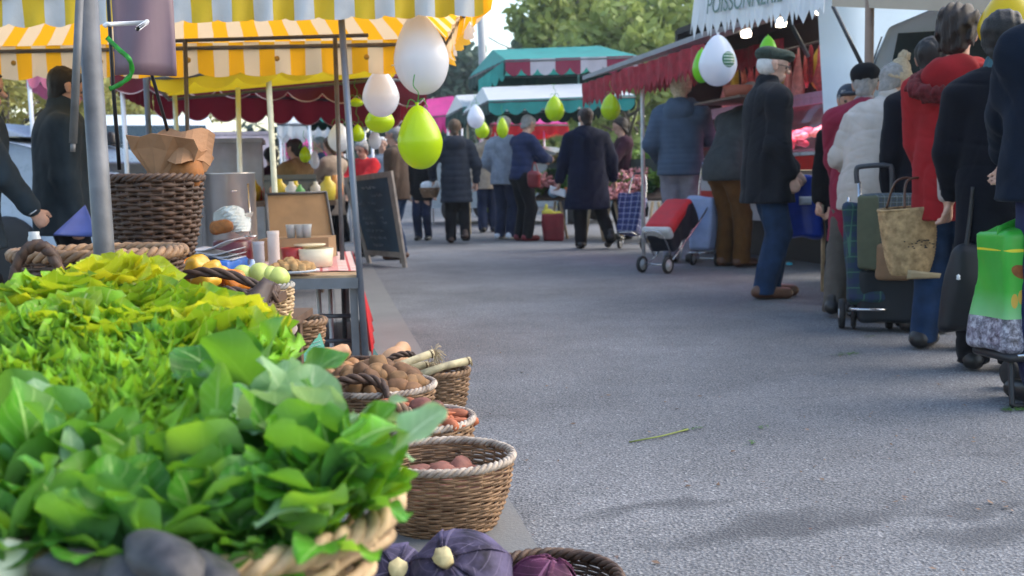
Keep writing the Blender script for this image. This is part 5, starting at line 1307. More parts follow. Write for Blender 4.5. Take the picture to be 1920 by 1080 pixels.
heap((b1.x-.01, b1.y), .115, .10, .085, 22, mk('red_potato', [m_rpot], .036, 'reddish potato lying low in the large nearest basket', 'potato', 'red potatoes in the nearest basket', 1.3), .03, 2)
heap((b5.x, b5.y), .15, .14, b5.z-.035, 22, mk('brown_onion', [mat('onion_skin', (.30,.14,.05), .5, .3, 30, rnd=.2)], .034, 'brown onion in the low wide basket behind the potatoes', 'onion', 'onions in the low basket', 1.0, 3, .08), .03, 3)
# carrots
m_car = mat('carrot_skin', (.36,.105,.045), .65, .3, 30, .25, 60, rnd=.2)
def carrot(seed):
    r2 = random.Random(seed); mb = MB(); L = .17; n = 12
    mb.tube([(.006*math.sin(t*3+seed), -L/2+L*t, .006*math.cos(t*2.3)) for t in np.linspace(0, 1, n)], [max(.0015, .019*(1-t)**.55*(1+.05*math.sin(t*40+seed))) if t > .03 else .010 for t in np.linspace(0, 1, n)], 10); return mb
cars = []
for i in range(38):
    a = i*2.4; rr = math.sqrt((i+.5)/38); p = Vector((b2.x-.02+.125*rr*math.cos(a), b2.y+.115*rr*math.sin(a), b2.z-.035+.05*(1-rr*rr)+rs.uniform(0, .02))); ro = (rs.uniform(-.25,.25), rs.uniform(0,6), 1.2+rs.uniform(-.7,.7)+(PI if i % 2 else 0))
    if i < 3:
        o = carrot(i).build('carrot', m_car); o.matrix_basis = Matrix.LocRotScale(p, Euler(ro), None); W[o.name] = o.matrix_basis
        tag(o, 'earthy orange carrot lying in the braided basket', 'carrot', 'carrots in the braided basket'); cars.append(o)
    else: dup(cars[i % 3], p, ro, rs.uniform(.8, 1.15))
mbeet = mk('beetroot', [mat('earthy_beet', (.17,.06,.045), .75, .35, 30, .3, 60, rnd=.2)], .038, 'earthy beetroot lying among the carrots', 'beetroot', 'beetroots among the carrots', 1.05, 3, .15)
for i, (px, py) in enumerate([(790, 768), (812, 778), (770, 782), (745, 790)]): mbeet(i, P(px, py, 2.9), (i, i*2, i))
# leeks and squashes
def tubecol(): return mat('leek_white', (.42,.36,.22), .6, .4, 25)
m_root = mat('leek_root', (.45,.36,.22), .9, .2)
for i, (a, b, d1, d2, lab) in enumerate([((690, 712), (812, 662), 3.55, 3.66, 'leek with a bushy root end lying over the potatoes'), ((780, 705), (880, 676), 3.6, 3.72, 'leek pointing right out of the basket furthest right'), ((735, 700), (800, 684), 3.6, 3.7, 'leek lying between the other two leeks')]):
    A, B = P(*a, d1), P(*b, d2); T = thing('leek', lab, 'leek', A); mb = MB(); mb.tube([A, A.lerp(B, .5)+Vector((0,0,.006)), B], [.015, .0135, .015], 12); mb.build('stalk', tubecol(), T)
    mb = MB(); dr = (B-A).normalized(); r2 = random.Random(i)
    for k in range(46 if i != 1 else 14):
        v = Vector((r2.gauss(0, .8), r2.gauss(0, .8), r2.gauss(-.5, .9)))*.5+dr*.7; v.normalize(); l = r2.uniform(.02, .055) if i != 1 else .012
        mb.tube([B, B+v*l*.6, B+v*l+Vector((0, 0, -.015))], .0011, 4)
    mb.build('roots', m_root, T)
    mb = MB(); mb.lathe([(.016, -.012), (.014, .004), (0, .010)], 10, B, dr.to_track_quat('Z', 'Y').to_matrix().to_4x4()); mb.build('root_plate', mat('root_plate', (.22,.14,.08), .9, .3), T)
m_sq = mat('butternut_skin', (.55,.30,.16), .55, .12, 14)
for i, (px, py, d, lab) in enumerate([(608, 676, 4.05, 'pale orange squash beside the green price card'), (742, 675, 4.0, 'pale orange squash behind the dark twisted handle')]):
    mb = MB(); mb.lathe([(0, -.055), (.04, -.05), (.058, -.015), (.05, .02), (.035, .05), (.033, .09), (.02, .11), (0, .112)], 20); o = mb.build('butternut_squash', m_sq, None, P(px, py, d), local=True, rot=(0, 1.2, .3+i)); tag(o, lab, 'squash')
# red cabbages and the crate they lie in
m_cab = leafmat('red_cabbage_leaf', (.060,.050,.095), (.17,.14,.22), 0, None, .75, 20, .62, .03, .05, .15)
m_cabp = leafmat('purple_cabbage_leaf', (.075,.018,.05), (.22,.09,.16), 0, None, .5, 14, .6, .03, .05, .15)
def cabbage(label, p, r, mt, stem=True, rot=(0,0,0)):
    T = thing('red_cabbage', label, 'cabbage', p, rot)
    mb = MB(); mb.lathe([(r*math.sin(t)*.97, -r*.93*math.cos(t)) for t in np.linspace(0.02, PI-.02, 16)], 28, fn=lambda V: V*(1+.03*np.sin(5*np.arctan2(V[:, 1:2], V[:, 0:1]))*(V[:, 2:3]/r)**2)); mb.build('heart', mt, T, local=True)
    for k in range(5):
        a0 = k*2.4; mb = MB(); mb2 = [];
        def fn(u, v, a0=a0, k=k):
            a = a0+(u-.5)*2.6*(1-.1*v); t = .2+v*2.0; rr = r*(1.015+.008*k)+.0015*math.sin(u*17+k)*v+.007*(abs(u-.5)*2)**6+.004*max(0, v-.85)/.15+.0012*math.sin(v*15+u*9+k)+.0035*math.exp(-((u-.5)/.05)**2)*(1-v)
            return (rr*math.sin(t)*math.cos(a), rr*math.sin(t)*math.sin(a), -rr*.93*math.cos(t)*(-1))
        mb.grid(fn, 12, 12); V0 = mb.v[0]
        mb.uv[0] = np.array([(2*u-1, v) for j in range(13) for u, v in [(i/12, j/12) for i in range(13)]]); o = mb.build('outer_leaf', mt, T, local=True); thick(o, .0022)
    if stem:
        mb = MB(); mb.lathe([(.014, -.01), (.017, .012), (.018, .020), (0, .0205)], 12, (0, 0, r*.97), fn=lambda V: V*(1+.08*np.sin(5*np.arctan2(V[:, 1:2], V[:, 0:1])))); mb.build('cut_stem', mat('cut_stem', (.62,.52,.28), .7, .15, 60), T, local=True)
    return T
cabbage('big blue purple cabbage with a pale cut stem at the bottom of the picture', P(864, 1092, 1.86), .092, m_cab, True, (R(30), R(-34), .4))
cabbage('purple cabbage in the dark basket at the bottom edge', P(1020, 1112, 1.93), .068, m_cabp, False, (.2, .2, 1))
cabbage('blue purple cabbage with a pale cut stem left of the big cabbage', P(738, 1085, 1.9), .062, m_cab, True, (R(55), R(5), .2))
pcx = P(790, 1080, 1.95); crate('low wooden crate under the red cabbages', (pcx.x-.02, pcx.y+.02, .002), .34, .26, .09, .15)
# ------------------------------------------------------------ middle ground: fruit baskets between lettuces and table
p = P(400, 560, 2.75)
bk = basket('wicker_basket', 'dark slatted basket of yellow peppers and fruit behind the lettuces', (p.x, p.y, p.z-.10), .13, .165, .12, w_dark, w_dark, rows=5, stakes=14, rimr=.011, ry=.8, strand=.006)
hoop_px([(330, 520, 2.62), (380, 510, 2.6), (440, 518, 2.6), (500, 545, 2.62), (520, 560, 2.64)], w_dark, .009, '', 2, bk)
hoop_px([(405, 560, 2.55), (425, 545, 2.55), (470, 555, 2.56), (500, 580, 2.58)], w_dark, .009, '', 2, bk)
m_pep = mat('yellow_pepper', (.62,.34,.03), .25, .2, 8, rnd=.15); m_pepr = mat('orange_pepper', (.60,.18,.02), .25, .2, 8)
pp = mk('pepper', [m_pep, m_pepr, m_pep], .034, 'yellow and orange pepper in the dark slatted basket', 'pepper', 'peppers in the slatted basket', 1.1, 3, .3)
for i, (px, py) in enumerate([(370, 500), (345, 510), (325, 520), (395, 510), (360, 520), (415, 520), (385, 525), (440, 528), (310, 530)]): pp(i, P(px, py, 2.75+.05*(i % 3)), (i, i*1.3, i*.7))
# brown leather-like lid leaning on the basket and the wicker below it
T = thing('leather_panel', 'dark brown leather-like panel leaning on the basket right of the lettuces', 'panel', P(470, 580, 2.5))
mb = MB(); a, b, c, d = P(430, 590, 2.45), P(492, 600, 2.48), P(512, 530, 2.6), P(498, 522, 2.6)
mb.grid(lambda u, v: a.lerp(b, u).lerp(d.lerp(c, u), v)+F3*(-.03*math.sin(PI*u)), 8, 8); thick(mb.build('panel', mat('dark_brown_leather', (.045,.028,.022), .55, .25, 20), T), .012)
S_ = Solid(.007); S_.disp = lambda X, Y, Z: .003*np.sin(X*160+Z*70)+folds(.005, 60, 2)(X, Y, Z); S_.rc(P(470, 625, 2.5), P(500, 590, 2.55), .045, .03, .01); S_.build('roll', mat('dark_brown_wicker', (.06,.035,.028), .6, .4, 60, .5, 60), T, True)
p = P(505, 575, 3.1); basket('wicker_basket', 'pale wicker basket of green apples before the food table', (p.x, p.y, p.z-.06), .055, .07, .125, w_light, mat('silvery_willow', (.30,.28,.25), .6, .3, 30), rows=12, stakes=18, rimr=.007)
ap = mk('apple', [mat('green_apple', (.42,.48,.13), .35, .2, 10, rnd=.15)], .033, 'yellow green apple in the pale wicker basket', 'apple', 'apples in the pale wicker basket', 1.0, 2, .06)
for i, (px, py) in enumerate([(455, 515), (488, 514), (505, 516), (522, 520)]): ap(i, P(px, py, 3.1), (i, 0, i))
p = P(560, 640, 3.5); basket('wicker_basket', 'brown basket of garlic with a dark lid handle under the table edge', (p.x, p.y, p.z-.09), .06, .09, .16, w_mid, w_mid, rows=15, stakes=18, rimr=.009)
gl = mk('garlic_bulb', [mat('garlic_skin', (.62,.52,.50), .6, .15, 40)], .028, 'white garlic bulb hanging beside the brown basket', 'garlic', 'garlic bulbs beside the brown basket', 1.0, 2, .15)
for i, (px, py) in enumerate([(528, 628), (520, 645), (535, 655), (525, 665), (540, 615)]): gl(i, P(px, py, 3.2), (i, 0, i))
a, b, c = P(600, 624, 3.45), P(552, 686, 3.4), P(612, 662, 3.44)
mb = MB(); mb.add([tuple(a), tuple(b), tuple(c)], [(0, 1, 2)]); T = thing('price_card', 'green triangular price card stuck between the baskets', 'price card', b)
thick(mb.build('card', mat('mint_card', (.16,.50,.36), .5, .15, 30), T, smooth=False), .0015)
mb = MB(); nrm = (b-a).cross(c-a).normalized(); nrm = nrm if nrm.dot(F3) < 0 else -nrm
for k in range(4):
    q0, q1 = a.lerp(b, .35+.15*k), a.lerp(c, .35+.15*k); mb.tube([q0.lerp(q1, .2+.6*t)+nrm*.002+Vector((0, 0, .003*math.sin(t*23+k))) for t in np.linspace(0, 1, 12)], .0010, 4)
mb.build('pen_strokes', mat('white_pen', (.7,.8,.75), .6), T)
mb = MB(); mb.add([tuple(P(700, 652, 3.9)), tuple(P(696, 695, 3.85)), tuple(P(725, 690, 3.88))], [(0, 1, 2)]); o = mb.build('price_card', mat('dark_green_card', (.03,.10,.09), .5), smooth=False); thick(o, .0015); tag(o, 'small dark green card between the potatoes and the squash', 'price card')
# ------------------------------------------------------------ food table
tl, tr_, nl, nr = P(470, 432, 6.6), P(642, 430, 6.6), P(395, 528, 4.75), P(672, 516, 4.75)
tz = nr.z
T = thing('food_table', 'metal framed food table with a red and white oilcloth', 'table', (nr.x-.3, nr.y+.6, 0))
def flatq(p, z): return Vector((p.x, p.y, z))
cn = [flatq(nl, tz), flatq(nr, tz), flatq(nr, tz)+ST*1.7+SX*.02, flatq(nl, tz)+ST*1.7]
mb = MB(); th = Vector((0, 0, -.025)); mb.hexa([p+th for p in cn]+cn); flat(mb.build('top', m_wood, T, smooth=False))
mb = MB(); up2 = Vector((0, 0, .004)); ov = .02
mb.grid(lambda u, v: cn[0].lerp(cn[1], u).lerp(cn[3].lerp(cn[2], u), .12+.88*v)+up2+Vector((0, 0, .003*math.sin(u*13+v*7)**2)), 20, 14, (.8, 1.5))
mb.build('oilcloth', plaid('red_white_oilcloth', (.72,.66,.64), (.60,.10,.10), (.50,.03,.04), .16), T)
mb = MB(); mb.grid(lambda u, v: cn[1].lerp(cn[2], u)+up2+SX*(.012+.10*v*(.4+.6*u))+Vector((0, 0, -tz*.93*v))+ST*(.012*math.sin(u*20)*v)+SX*.015*math.sin(u*24)*v, 24, 8, (1.5, .5))
thick(mb.build('side_cloth', mat('red_cloth', (.50,.012,.016), .7, .15, 8), T), .003)
for (p, q) in ((cn[0], .03), (cn[1], .0), (cn[2], 0), (cn[3], 0)):
    mb = MB(); mb.box((p.x-(.03 if p in (cn[1], cn[2]) else -.03), p.y+(.03 if p in (cn[0], cn[1]) else -.03), (tz-.026)/2), (.035, .035, tz-.028), rz=SY); mb.build('leg', mat('grey_tube', (.20,.21,.23), .45, .1, metal=.5), T, smooth=False)
for z, f in ((.12, .03), (.24, .03)):
    mb = MB(); mb.tube([flatq(cn[0], z).lerp(flatq(cn[1], z), .3)+ST*.1, flatq(cn[1], z)+ST*.1-SX*.04], .011, 6); mb.build('stretcher', m_darksteel, T)
mb = MB(); mb.box(cn[0].lerp(cn[1], .5)+Vector((0, -.012, -.035)), ((cn[1]-cn[0]).length, .02, .05)); mb.build('front_rail', mat('grey_tube', (.2,.2,.2)), T, smooth=False)
T = thing('folding_trestle', 'white folding metal legs under the food table', 'trestle', flatq(P(600, 600, 5.3), 0))
for x0, x1 in ((596, 604), (618, 622)):
    mb = MB(); a = P(x0, 528, 5.3); b = P(x1, 640, 5.1); mb.tube([a, (b.x, b.y, .012)], .011, 6); mb.build('leg', m_white, T)
mb = MB(); mb.tube([P(596, 590, 5.2), P(622, 592, 5.2)], .008, 6); mb.build('brace', m_white, T)
def tpz(px, py): # point on the table top under a pixel
    return G(px, py, tz+.008)
m_pot = mat('brushed_steel', (.50,.48,.48), .32, .12, 5, metal=.85); 
# stock pot
p = P(432, 452, 5.6); T = thing('stock_pot', 'large stainless stock pot steaming behind the wicker baskets', 'pot', (p.x, p.y, tz+.008)); r = 50/1900*5.6
hp = P(432, 330, 5.6).z-tz
mb = MB(); mb.lathe([(r*.97, 0), (r, .02), (r, hp), (r*1.03, hp+.008), (r*.97, hp+.008), (r*.95, hp-.02), (r*.95, .03), (0, .03)], 32, (p.x, p.y, tz+.008)); mb.build('body', m_pot, T)
mb = MB(); mb.lathe([(0, hp-.03), (r*.94, hp-.03)], 24, (p.x, p.y, tz)); mb.build('soup', mat('soup', (.25,.13,.05), .3), T)
for px in (412, 436):
    pass
mb = MB(); q = P(415, 360, 5.6-r-.01); q2 = P(442, 358, 5.6-r-.01); mb.tube([q+F3*.03, q, q2, q2+F3*.03], .007, 6); mb.build('handle', m_chrome, T)
mb = MB(); mb.tube([P(465, 345, 5.4), P(468, 400, 5.35), P(470, 440, 5.3)], .006, 6); mb.lathe([(0, -.02), (.03, 0), (.035, .01)], 12, P(470, 445, 5.3)); o = mb.build('ladle', m_chrome); tag(o, 'steel ladle hanging on the stock pot', 'ladle')
# steam
T2 = None
# open wooden tray leaning behind the bowls, with glasses
p = P(560, 440, 6.0); T = thing('tray_box', 'light wooden case standing open behind the bowls', 'case', (p.x, p.y, tz+.008))
a, b, c, d = P(505, 438, 5.9), P(630, 436, 6.0), P(612, 360, 6.15), P(500, 364, 6.05); k = F3*.02; a.z = b.z = tz+.008
mb = MB(); mb.hexa([a, b, b+k, a+k, d, c, c+k, d+k]); flat(mb.build('lid', mat('ply_brown', (.30,.19,.10), .6, .2, 6), T))
mb = MB()
for p_, q_ in ((a, d), (d, c), (c, b)): mb.tube([p_-F3*.01, q_-F3*.01], .008, 6)
mb.build('edging', m_steel, T)
zg = P(560, 446, 5.75).z; f_ = -F3*.26; f_.z = 0; q_ = [flatq(v, 0) for v in (a+f_, b+f_, b-F3*.012, a-F3*.012)]
mb = MB(); mb.hexa([v+Vector((0, 0, tz+.009)) for v in q_]+[v+Vector((0, 0, zg)) for v in q_]); flat(mb.build('body', mat('ply_brown', (.30,.19,.10)), T))
m_gl2 = mat('clear_cup', (.55,.58,.6), .1, .1, trans=.3)
for i, (px, py) in enumerate([(545, 425), (562, 420), (575, 426)]):
    qg = flatq(P(px, py, 5.75), zg+.001); mb = MB(); mb.lathe([(.022, 0), (.026, .05), (.030, .075), (.027, .075), (.020, .004)], 14, qg); tag(mb.build('drinking_glass', m_gl2, None, qg), 'clear glass standing in the open wooden case', 'glass', 'glasses in the open wooden case')
def vessel(name, label, cat, px, py, d, prof, mt, n=24, ry=1, group=None, z=None):
    p = P(px, py, d); zz = tz+.010 if z is None else z; q = Vector((p.x, p.y, zz)); mb = MB(); mb.lathe(prof, n, q, fn=lambda V: V*np.array((1, ry, 1))); o = mb.build(name, mt, None, q); return tag(o, label, cat, group)
s5 = lambda px: px/1900*5.2
vessel('bowl', 'dark red plastic bowl on the food table', 'bowl', 548, 476, 5.2, [(s5(16), 0), (s5(21), s5(36)), (s5(19.5), s5(36)), (s5(15), .006), (0, .006)], mat('red_plastic', (.35,.03,.03), .35, .1))
vessel('bowl', 'wide cream tub beside the red bowl on the table', 'bowl', 592, 470, 5.2, [(s5(30), 0), (s5(33), s5(34)), (s5(31), s5(34)), (s5(28), .006), (0, .006)], m_cream)
vessel('serving_plate', 'cream plate lying on top of the cream tub', 'plate', 580, 437, 5.25, [(0, 0), (s5(24), .004), (s5(30), .012), (s5(30), .016), (0, .01)], m_cream, z=tz+.012+s5(34))
vessel('cup_stack', 'tall stack of pale paper cups on the table', 'cups', 514, 486, 5.0, [(.026, 0)]+[(.028+.001*(k % 2), .02+.012*k) for k in range(14)]+[(.030, .195), (0, .19)], mat('paper_cup', (.62,.52,.48), .6, .06))
vessel('cup_stack', 'shorter grey stack of cups beside the tall stack', 'cups', 486, 492, 4.9, [(.024, 0)]+[(.026+.001*(k % 2), .06+.012*k) for k in range(7)]+[(.029, .15), (0, .146)], mat('grey_cup', (.42,.38,.40), .6, .06))
vessel('garlic_pot', 'pale blue ceramic lidded pot like a garlic bulb', 'pot', 474, 506, 4.65, [(.05, 0), (.068, .012), (.06, .035), (.035, .05), (.012, .058), (.009, .08), (0, .083)], mat('pale_blue_ceramic', (.42,.50,.66), .25, .08))
vessel('soup_tureen', 'dark red pot with the bread standing on it', 'pot', 436, 470, 5.1, [(.085, 0), (.10, .05), (.095, .14), (.085, .15), (0, .15)], mat('dark_red_enamel', (.10,.012,.02), .3, .1))
mk2 = mk('biscuit', [mat('biscuit', (.46,.27,.11), .7, .2, 40)], .022, 'golden biscuit heaped on the white plate', 'biscuit', 'biscuits on the plate', 1.2, 3, .2)
T = vessel('plate', 'white plate of biscuits on the table', 'plate', 545, 508, 4.8, [(0, 0), (.10, .004), (.135, .014), (.135, .018), (0, .008)], m_white, ry=.8)
p = P(545, 505, 4.8)
for i in range(22):
    a = i*2.4; rr = math.sqrt(i/22)*.095; mk2(i, Vector((p.x+rr*math.cos(a), p.y+.7*rr*math.sin(a), tz+.035+.035*(1-rr/.1))), (i, i*1.7, i*.6))
# bread and wrapped pack on the dark red pot
mb = MB(); q = P(430, 412, 5.1); mb.grid(lambda u, v: P(402+60*u+6*v, 432-38*v-6*math.sin(u*5), 5.1+.05*math.sin(u*6+v*3)), 10, 8); o = mb.build('wrapped_pack', mat('translucent_wrap', (.62,.66,.64), .3, .15, 20, .4, 40), smooth=False); thick(o, .05); tag(o, 'crinkled white plastic pack on the dark red pot', 'pack')
S_ = Solid(.01); S_.disp = folds(.006, 50, 3); S_.rc(P(404, 430, 5.0), P(424, 424, 5.0), .035, .03, .02); o = S_.build('bread_roll', mat('bread_crust', (.3,.13,.05)), None, True); tag(o, 'brown bread roll beside the crinkled plastic pack', 'bread')
# blue crate of papers
p = P(398, 490, 4.5); T = thing('paper_crate', 'blue document box with grey papers behind the pepper basket', 'box', (p.x, p.y, tz+.01))
mb = MB(); mb.box((p.x, p.y+.1, tz+.055), (.19, .26, .09), rz=-.1); o = mb.build('box', mat('blue_plastic', (.03,.12,.42), .35, .1), T); o.modifiers.new('b', 'BEVEL').width = .01
for i in range(4):
    mb = MB(); mb.grid(lambda u, v, i=i: Vector((p.x-.10+.19*u, p.y+.0+.24*v, tz+.112+.012*i+.03*u*(i == 3)+.012*math.sin(u*5+i))), 8, 4); thick(mb.build('papers', mat('grey_paper', (.42,.42,.45), .7, .08), T), .004)
mb = MB(); q = P(390, 520, 4.4); mb.box((q.x, q.y+.33, tz+.048), (.2, .05, .08)); tag(mb.build('cash_box', mat('navy_box', (.02,.03,.08), .5)), 'navy box at the near edge of the food table', 'box')
# dark blue cloth triangle behind the low basket (an apron of the vendor)
mb = MB(); a, b, c = P(100, 440, 4.2), P(182, 442, 4.2), P(160, 385, 4.5)
mb.grid(lambda u, v: a.lerp(b, u).lerp(c, v)+F3*(.05*math.sin(u*3)*(1-v)), 8, 8); o = mb.build('blue_cloth', mat('royal_blue_cloth', (.04,.06,.20), .7, .15, 12)); thick(o, .01); tag(o, 'folded dark blue cloth between the vendor and the steel post', 'cloth')
p = P(66, 452, 4.0); vessel('glass_jar', 'small glass jar with a silver lid near the left hand', 'jar', 66, 470, 4.0, [(.022, 0), (.024, .05), (.02, .06), (.02, .075), (0, .075)], m_gl2, z=P(66, 470, 4.0).z)
# board for the left baskets
p = P(120, 500, 3.6); T = thing('side_table', 'dark wooden side table behind the low wicker basket', 'table', (p.x, p.y, 0)); zt = P(185, 470, 2.55).z-.158
mb = MB(); mb.box((P(230, 480, 2.75).x, P(230, 480, 2.75).y, zt-.015), (.75, .75, .026)); mb.build('top', m_darkwood, T, smooth=False)
for sx in (-.33, .33):
    for sy in (-.33, .33):
        mb = MB(); mb.box((P(230, 480, 2.75).x+sx, P(230, 480, 2.75).y+sy, (zt-.03)/2), (.045, .045, zt-.03)); mb.build('leg', m_darkwood, T, smooth=False)
p = P(385, 600, 3.0); T = thing('display_bench', 'dark bench carrying the pepper and apple baskets', 'bench', (p.x, p.y, 0)); zt = P(400, 560, 2.75).z-.10
mb = MB(); mb.box((p.x, p.y, zt-.012), (.50, .70, .022)); mb.build('top', m_darkwood, T, smooth=False)
for sx in (-.2, .2):
    for sy in (-.3, .3):
        mb = MB(); mb.box((p.x+sx, p.y+sy, (zt-.024)/2), (.04, .04, zt-.024)); mb.build('leg', m_darkwood, T, smooth=False)
# ------------------------------------------------------------ blackboard
g1, g2 = G(690, 493), G(763, 502); T = thing('chalkboard_sign', 'A-frame blackboard sign with chalk handwriting on the alley', 'sign', (g1+g2)/2)
s_ = depth(g1); tl_, tr2 = P(643, 333, depth(g1)+.12), P(735, 320, depth(g2)+.12)
nb_ = (g2-g1).cross(tl_-g1).normalized(); nb_ = nb_ if nb_.y < 0 else -nb_
at = lambda u, v, o=0: g1.lerp(g2, u).lerp(tl_.lerp(tr2, u), v)+nb_*o
def bar3(mb, u0, v0, u1, v1, o0, o1):
    mb.hexa([at(u0, v0, o0), at(u1, v0, o0), at(u1, v0, o1), at(u0, v0, o1), at(u0, v1, o0), at(u1, v1, o0), at(u1, v1, o1), at(u0, v1, o1)])
m_fr = mat('weathered_frame', (.33,.28,.24), .7, .25, 10)
for q in ((0, 0, .09, 1), (.91, 0, 1, 1)):
    mb = MB(); bar3(mb, *q, .012, -.012); mb.build('frame', m_fr, T, smooth=False)
for q in ((.09, .10, .91, .155), (.09, .94, .91, 1)):
    mb = MB(); bar3(mb, *q, .012, -.012); mb.build('frame', m_fr, T, smooth=False)
mb = MB(); bar3(mb, .09, .155, .91, .94, .004, -.006); mb.build('board', mat('slate_board', (.030,.065,.105), .75, .35, 4), T, smooth=False)
mb = MB(); r2 = random.Random(8)
for k, (v, u0, u1) in enumerate([(.85, .34, .62), (.76, .5, .74), (.68, .2, .5), (.60, .25, .72), (.52, .2, .66), (.46, .22, .7), (.38, .2, .6), (.30, .24, .66), (.22, .3, .5)]):
    u = u0
    while u < u1:
        w_ = r2.uniform(.05, .11); pts = [at(u+w_*t, v+.013*math.sin(t*r2.uniform(9, 13)+k)+.006*math.cos(t*21), .006) for t in np.linspace(0, 1, 12)]; mb.tube(pts, .0022 if k else .004, 4); u += w_+.025
mb.build('chalk_strokes', mat('chalk', (.38,.44,.50), .9, .3, 30), T)
bk_ = (g1+g2)/2+ST*.5
for u in (.05, .95):
    mb = MB(); mb.tube([at(u, .98, -.02), g1.lerp(g2, u)+ST*.48+Vector((0, 0, .01))], .013, 6); mb.build('rear_leg', m_fr, T)
# ------------------------------------------------------------ balloons
def balloon(cx, cy, w, h, d, mt, label, group=None, ribbon_=True, emblem=False, tilt=(0, 0)):
    c = P(cx, cy, d); rw, rh = w/2/1900*d, h/2/1900*d
    T = thing('balloon', label, 'balloon', c, (R(tilt[0]), R(tilt[1]), 0), group)
    pr = []
    for t in np.linspace(0, PI, 26):
        z = -math.cos(t); r_ = math.sin(t)**.95*(1-.30*max(0, z+.15)**1.1)*(1+.04*(z < 0)*abs(z)); pr.append((max(0, r_)*rw if 0 < t < PI-.01 else 0, z*rh*(1+.02*max(0, z))))
    pr = pr[:-1]+[(rw*.05, rh*1.02), (rw*.10, rh*1.10), (0, rh*1.09)]
    mb = MB(); mb.lathe(pr, 32); mb.build('skin', mt, T, local=True)
    if ribbon_:
        mb = MB(); pts = smooth_pts([(0, 0, rh*1.05), (.012, -.01, rh*1.05+.05), (-.01, .0, rh*1.05+.09), (.0, 0, rh*1.05+.14)]); mb.tube([tuple(p) for p in pts], .0025, 5)
        for s in (-1, 1): mb.tube([tuple(p) for p in smooth_pts([(0, 0, rh*1.07), (s*.03, -.01, rh*1.07+.02), (s*.05, -.015, rh*1.07-.02)])], .0025, 5)
        mb.build('ribbon', m_grib, T, local=True)
    if emblem:
        mb = MB(); rr = rw*.36
        def fn(u, v):
            a, q = u*2*PI, v*rr; x, z = q*math.cos(a)+rw*.38, q*math.sin(a)*1.15-rh*.02
            zz = z/rh; k = rw*math.sqrt(max(0, 1-zz*zz))**.95*(1-.30*max(0, zz+.15)**1.1)+.002; return (x, -math.sqrt(max(1e-6, k*k-x*x)), z)
        mb.grid(fn, 28, 6); V0 = mb.v[0]; mb.uv[0] = np.stack([(V0[:, 0]-rw*.38)/rr, (V0[:, 2]+rh*.02)/rr], 1)
        m, nt, N, L = _nt('green_emblem'); sp = N.new('ShaderNodeSeparateXYZ'); L.new(_tc(nt, 'UV'), sp.inputs[0])
        wv = _math(nt, 'FRACT', _math(nt, 'MULTIPLY_ADD', sp.outputs[1], 2.2, .15)); ln = _math(nt, 'MULTIPLY', _math(nt, 'LESS_THAN', wv, .33), _math(nt, 'LESS_THAN', _math(nt, 'ABSOLUTE', sp.outputs[0]), .8))
        bl = _math(nt, 'GREATER_THAN', _math(nt, 'SINE', _math(nt, 'MULTIPLY', sp.outputs[0], 19)), -.6)
        _surf(nt, _mix(nt, _math(nt, 'MULTIPLY', ln, bl), (.03,.13,.06), (.55,.62,.58)), .4); mb.build('emblem', m, T, local=True)
    return T
def balmat(name, col, tcol): return mat(name, col, .22, .04, 3, trans=.35, tcol=tcol, spec=.5)
m_bw_ = balmat('white_balloon_skin', (.80,.82,.88), (.85,.87,.95)); m_bl = balmat('lime_balloon_skin', (.52,.68,.012), (.60,.80,.01)); m_bg = balmat('green_balloon_skin', (.25,.62,.03), (.25,.7,.03)); m_by = balmat('yellow_balloon_skin', (.62,.50,.01), (.7,.5,.01))
for a in [(789, 102, 105, 150, 4.95, m_bw_, 'largest white balloon hanging from the striped canopy', None, True, False, (0, -4)),
          (714, 175, 70, 88, 6.0, m_bw_, 'smaller white balloon left of the largest white one'), (787, 258, 86, 118, 4.85, m_bl, 'largest lime balloon hanging under the big white balloon', None, True, False, (0, -3)),
          (712, 224, 56, 50, 6.3, m_bl, 'lime balloon half hidden under the smaller white balloon'), (636, 258, 44, 54, 7.6, m_bw_, 'white balloon behind the dark canopy poles'), (671, 250, 26, 32, 8.5, m_bl, 'small lime balloon right of the dark canopy poles'),
          (572, 290, 22, 30, 9.0, m_bl, 'small lime balloon beside the camel jacket'), (590, 300, 18, 34, 9.4, m_bw_, 'small white balloon beside the camel jacket'), (668, 192, 28, 16, 7.8, m_bl, 'flat looking lime balloon under the burgundy canopy'),
          (703, 262, 24, 36, 9.2, m_bw_, 'small white balloon left of the brown jacket'), (892, 219, 33, 43, 12.2, m_bw_, 'white balloon in front of the small teal canopy'), (904, 243, 27, 33, 12.6, m_bl, 'lime balloon partly behind the white balloon in the centre'),
          (942, 240, 22, 38, 12.4, m_bl, 'narrow lime balloon left of the white haired person'), (1040, 204, 37, 47, 11.5, m_bl, 'lime balloon under the middle of the wide teal canopy'), (1145, 201, 38, 48, 11.2, m_bl, 'lime balloon under the right end of the wide teal canopy'),
          (1346, 114, 72, 94, 7.9, m_bw_, 'white balloon printed with a round green emblem', None, False, True), (1316, 124, 36, 62, 8.15, m_bg, 'green balloon behind the balloon with the emblem', None, False), (1440, 92, 34, 48, 8.0, m_bg, 'green balloon hanging above the flat cap', None, False),
          (1892, 40, 110, 120, 4.6, m_by, 'yellow balloon behind the black haired woman', None, False)]:
    balloon(*a)
mb = MB(); pts = smooth_pts([P(655, 125, 6.2), P(668, 128, 6.1), P(690, 122, 6.0), P(702, 134, 6.0), P(715, 128, 6.0), P(740, 122, 5.9), P(752, 124, 5.9)]); mb.tube(pts, .004, 5); tag(mb.build('white_ribbon', m_white), 'white ribbon looping above the smaller white balloon', 'ribbon')
